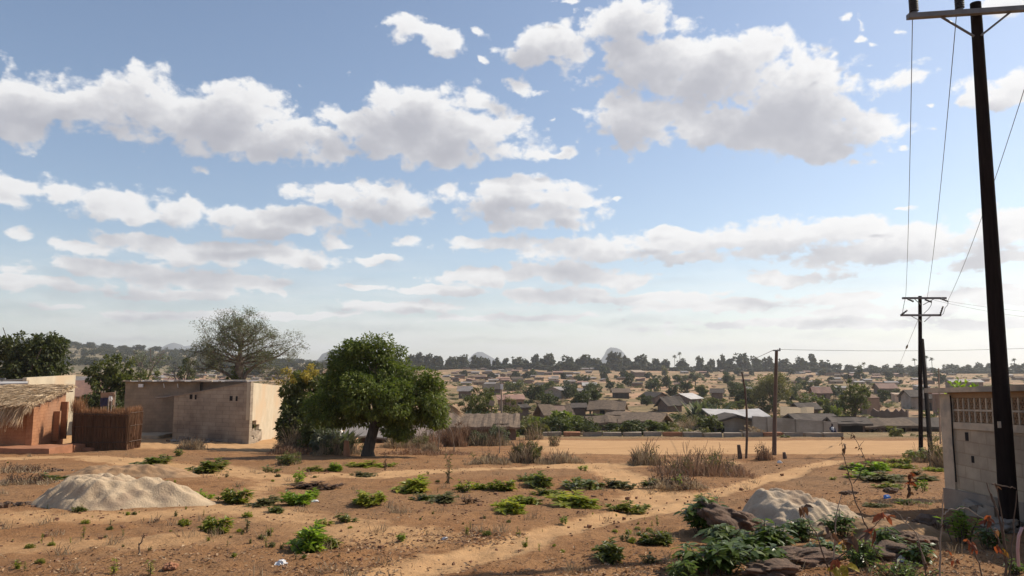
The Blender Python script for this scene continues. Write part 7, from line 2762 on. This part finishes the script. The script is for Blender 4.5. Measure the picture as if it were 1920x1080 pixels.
def scatter():
    rnd = np.random.RandomState(23)
    # dead leaves
    mb = MB()
    spots = [(860, 1000, 130, 16, 700), (700, 1020, 90, 26, 420), (640, 1060, 120, 20, 400), (1250, 1060, 200, 30, 500), (1600, 930, 150, 40, 700), (1300, 905, 110, 14, 500), (950, 1060, 260, 26, 260), (400, 1045, 330, 40, 420), (1700, 1070, 200, 16, 500), (1480, 1075, 160, 14, 260), (1420, 1050, 220, 30, 700), (1720, 1040, 200, 34, 800), (1150, 1040, 130, 30, 360), (150, 1055, 160, 20, 260), (1080, 905, 150, 40, 260), (700, 930, 400, 60, 420), (330, 1030, 200, 14, 160), (1480, 870, 130, 14, 260), (800, 866, 120, 10, 260), (1690, 890, 80, 24, 400)]
    P = []
    for cx, cy, rx, ry, n in spots:
        for _ in range(n):
            a, r = rnd.rand() * 6.28, rnd.rand() ** .7
            px, py = cx + math.cos(a) * rx * r, cy + math.sin(a) * ry * r
            if py > 1110 or py < 855:
                continue
            d = (695 - py)
            P.append((px, py))
    pos = []
    for px, py in P:
        v = ray(px, py)
        # plane estimate, then the true height
        y = (1.6) / ((py - 695) / FPX - .0605) if (py - 695) / FPX > .075 else 40
        x = v.x / v.y * y
        pos.append((x, y, 0))
    pos = np.array(pos)
    pos[:, 2] = height(pos[:, 0], pos[:, 1]) + .004
    n = len(pos)
    an = rnd.rand(n) * 6.28
    ax = np.stack([np.cos(an), np.sin(an), rnd.uniform(-.1, .45, n)], 1)
    L = rnd.uniform(.02, .065, n)
    mb.leaves(pos, ax, np.tile([[0, 0, 1.0]], (n, 1)) + rnd.normal(size=(n, 3)) * .5, L, L * .5, .3, 1, 0)
    o = mb.build('leaf_litter', L_litter)
    tag(o, kind='stuff')
    # stones and clods
    mb = MB()
    n = 6500
    y = 5.5 + 30 * rnd.rand(n) ** 1.7
    x = (rnd.rand(n) * 1.6 - .8) * y
    kk = (_waves(WAVES, x * .9 + 5, y * .9) + rnd.normal(size=n) * .012) > .004
    x, y = x[kk], y[kk]
    n = len(x)
    z = height(x, y)
    for i in range(n):
        s = rnd.uniform(.010, .036) * (1 + 1.0 * (rnd.rand() < .06))
        mb.box((x[i], y[i], z[i] + s * .15), (s, s * rnd.uniform(.6, 1.1), s * .7), rnd.rand() * 3, 0, s * .2, rnd)
    o = mb.build('scattered_stones', M_clod)
    tag(o, kind='stuff')
    # short dry stubble
    mb = MB()
    n = 5200
    y = 6 + 26 * rnd.rand(n) ** 1.4
    x = (rnd.rand(n) * 1.5 - .75) * y
    cl = _waves(WAVES, x * .6 + 11, y * .6) + rnd.normal(size=n) * .03
    k = cl > .03
    x, y = x[k], y[k]
    n = len(x)
    pos = np.stack([x, y, height(x, y)], 1)
    ax = np.stack([rnd.normal(size=n) * .5, rnd.normal(size=n) * .5, np.ones(n)], 1)
    mb.blades(pos, ax, rnd.uniform(.03, .11, n), .006, .4, rnd)
    for i in range(170):
        yy = 6.5 + 26 * rnd.rand() ** 1.3
        xx = rnd.uniform(-.7, .62) * yy
        q = rnd.randint(14, 40)
        pp = np.stack([xx + rnd.normal(size=q) * .06, yy + rnd.normal(size=q) * .06, np.zeros(q)], 1)
        pp[:, 2] = height(pp[:, 0], pp[:, 1])
        mb.blades(pp, np.stack([rnd.normal(size=q) * .5, rnd.normal(size=q) * .5, np.ones(q)], 1), rnd.uniform(.06, .22, q), .008, .4, rnd)
    o = mb.build('dry_stubble', L_drygrass)
    tag(o, kind='stuff')


scatter()


def valley_scrub():
    rnd = np.random.RandomState(31)
    protos = []
    for q in range(4):
        m = MB()
        lob = [((rnd.uniform(-.3, .3), rnd.uniform(-.3, .3), rnd.uniform(.15, .6)), (.22, .22, .2)) for _ in range(6)]
        crown_leaves(m, lob, 110, .26, rnd, .14, 0, asp=.7)
        protos.append((m.verts(), np.concatenate(m.loops).reshape(-1, 3)))
    groups = [MB(), MB(), MB()]
    k = 0
    while k < 3800:
        y = 55 + 560 * rnd.rand() ** 1.25
        x = rnd.uniform(-.62, .74) * y
        f = _waves(WAVES, x * .05 + 3, y * .05) + _waves(WAVES, x * .2, y * .2 + 7)
        if f + rnd.normal() * .025 < .012:
            continue
        if y < 90 and (x > .25 * y or (x > 0 and y < 64)) and rnd.rand() < .96:
            continue
        v, fc = protos[rnd.randint(4)]
        w = rnd.uniform(.7, 2.4) * (1 if y > 90 else .7)
        h = w * rnd.uniform(.35, .9)
        a = rnd.rand() * 6.28
        c, s_ = math.cos(a), math.sin(a)
        p = np.stack([(v[:, 0] * c - v[:, 1] * s_) * w + x, (v[:, 0] * s_ + v[:, 1] * c) * w + y, v[:, 2] * h + gz(x, y) - .05], 1)
        groups[rnd.choice(3, p=[.45, .3, .25])].add(p, fc)
        k += 1
    for g, lm in zip(groups, (L_olive, L_mid, L_drygrass)):
        tag(g.build('valley_scrub', lm), kind='stuff')


valley_scrub()

# ------------------------------------------------------------------ the dusty air
hz = MB()
hz.hexa(np.array([(-9300, -9300, -70), (9300, -9300, -70), (9300, 9300, -70), (-9300, 9300, -70), (-9300, -9300, 290), (9300, -9300, 290), (9300, 9300, 290), (-9300, 9300, 290)]))
hm = bpy.data.materials.new('dusty_air')
hm.use_nodes = True
hm.node_tree.nodes.clear()
T_ = NT(hm.node_tree)
ho = T_.n('ShaderNodeOutputMaterial')
pv = T_.n('ShaderNodeVolumePrincipled')
pv.inputs['Color'].default_value = (.90, .93, .97, 1)
pv.inputs['Density'].default_value = 0.00015
pv.inputs['Anisotropy'].default_value = 0.4
T_.link(pv.outputs[0], ho.inputs['Volume'])
o = hz.build('haze', hm)
tag(o, kind='stuff')
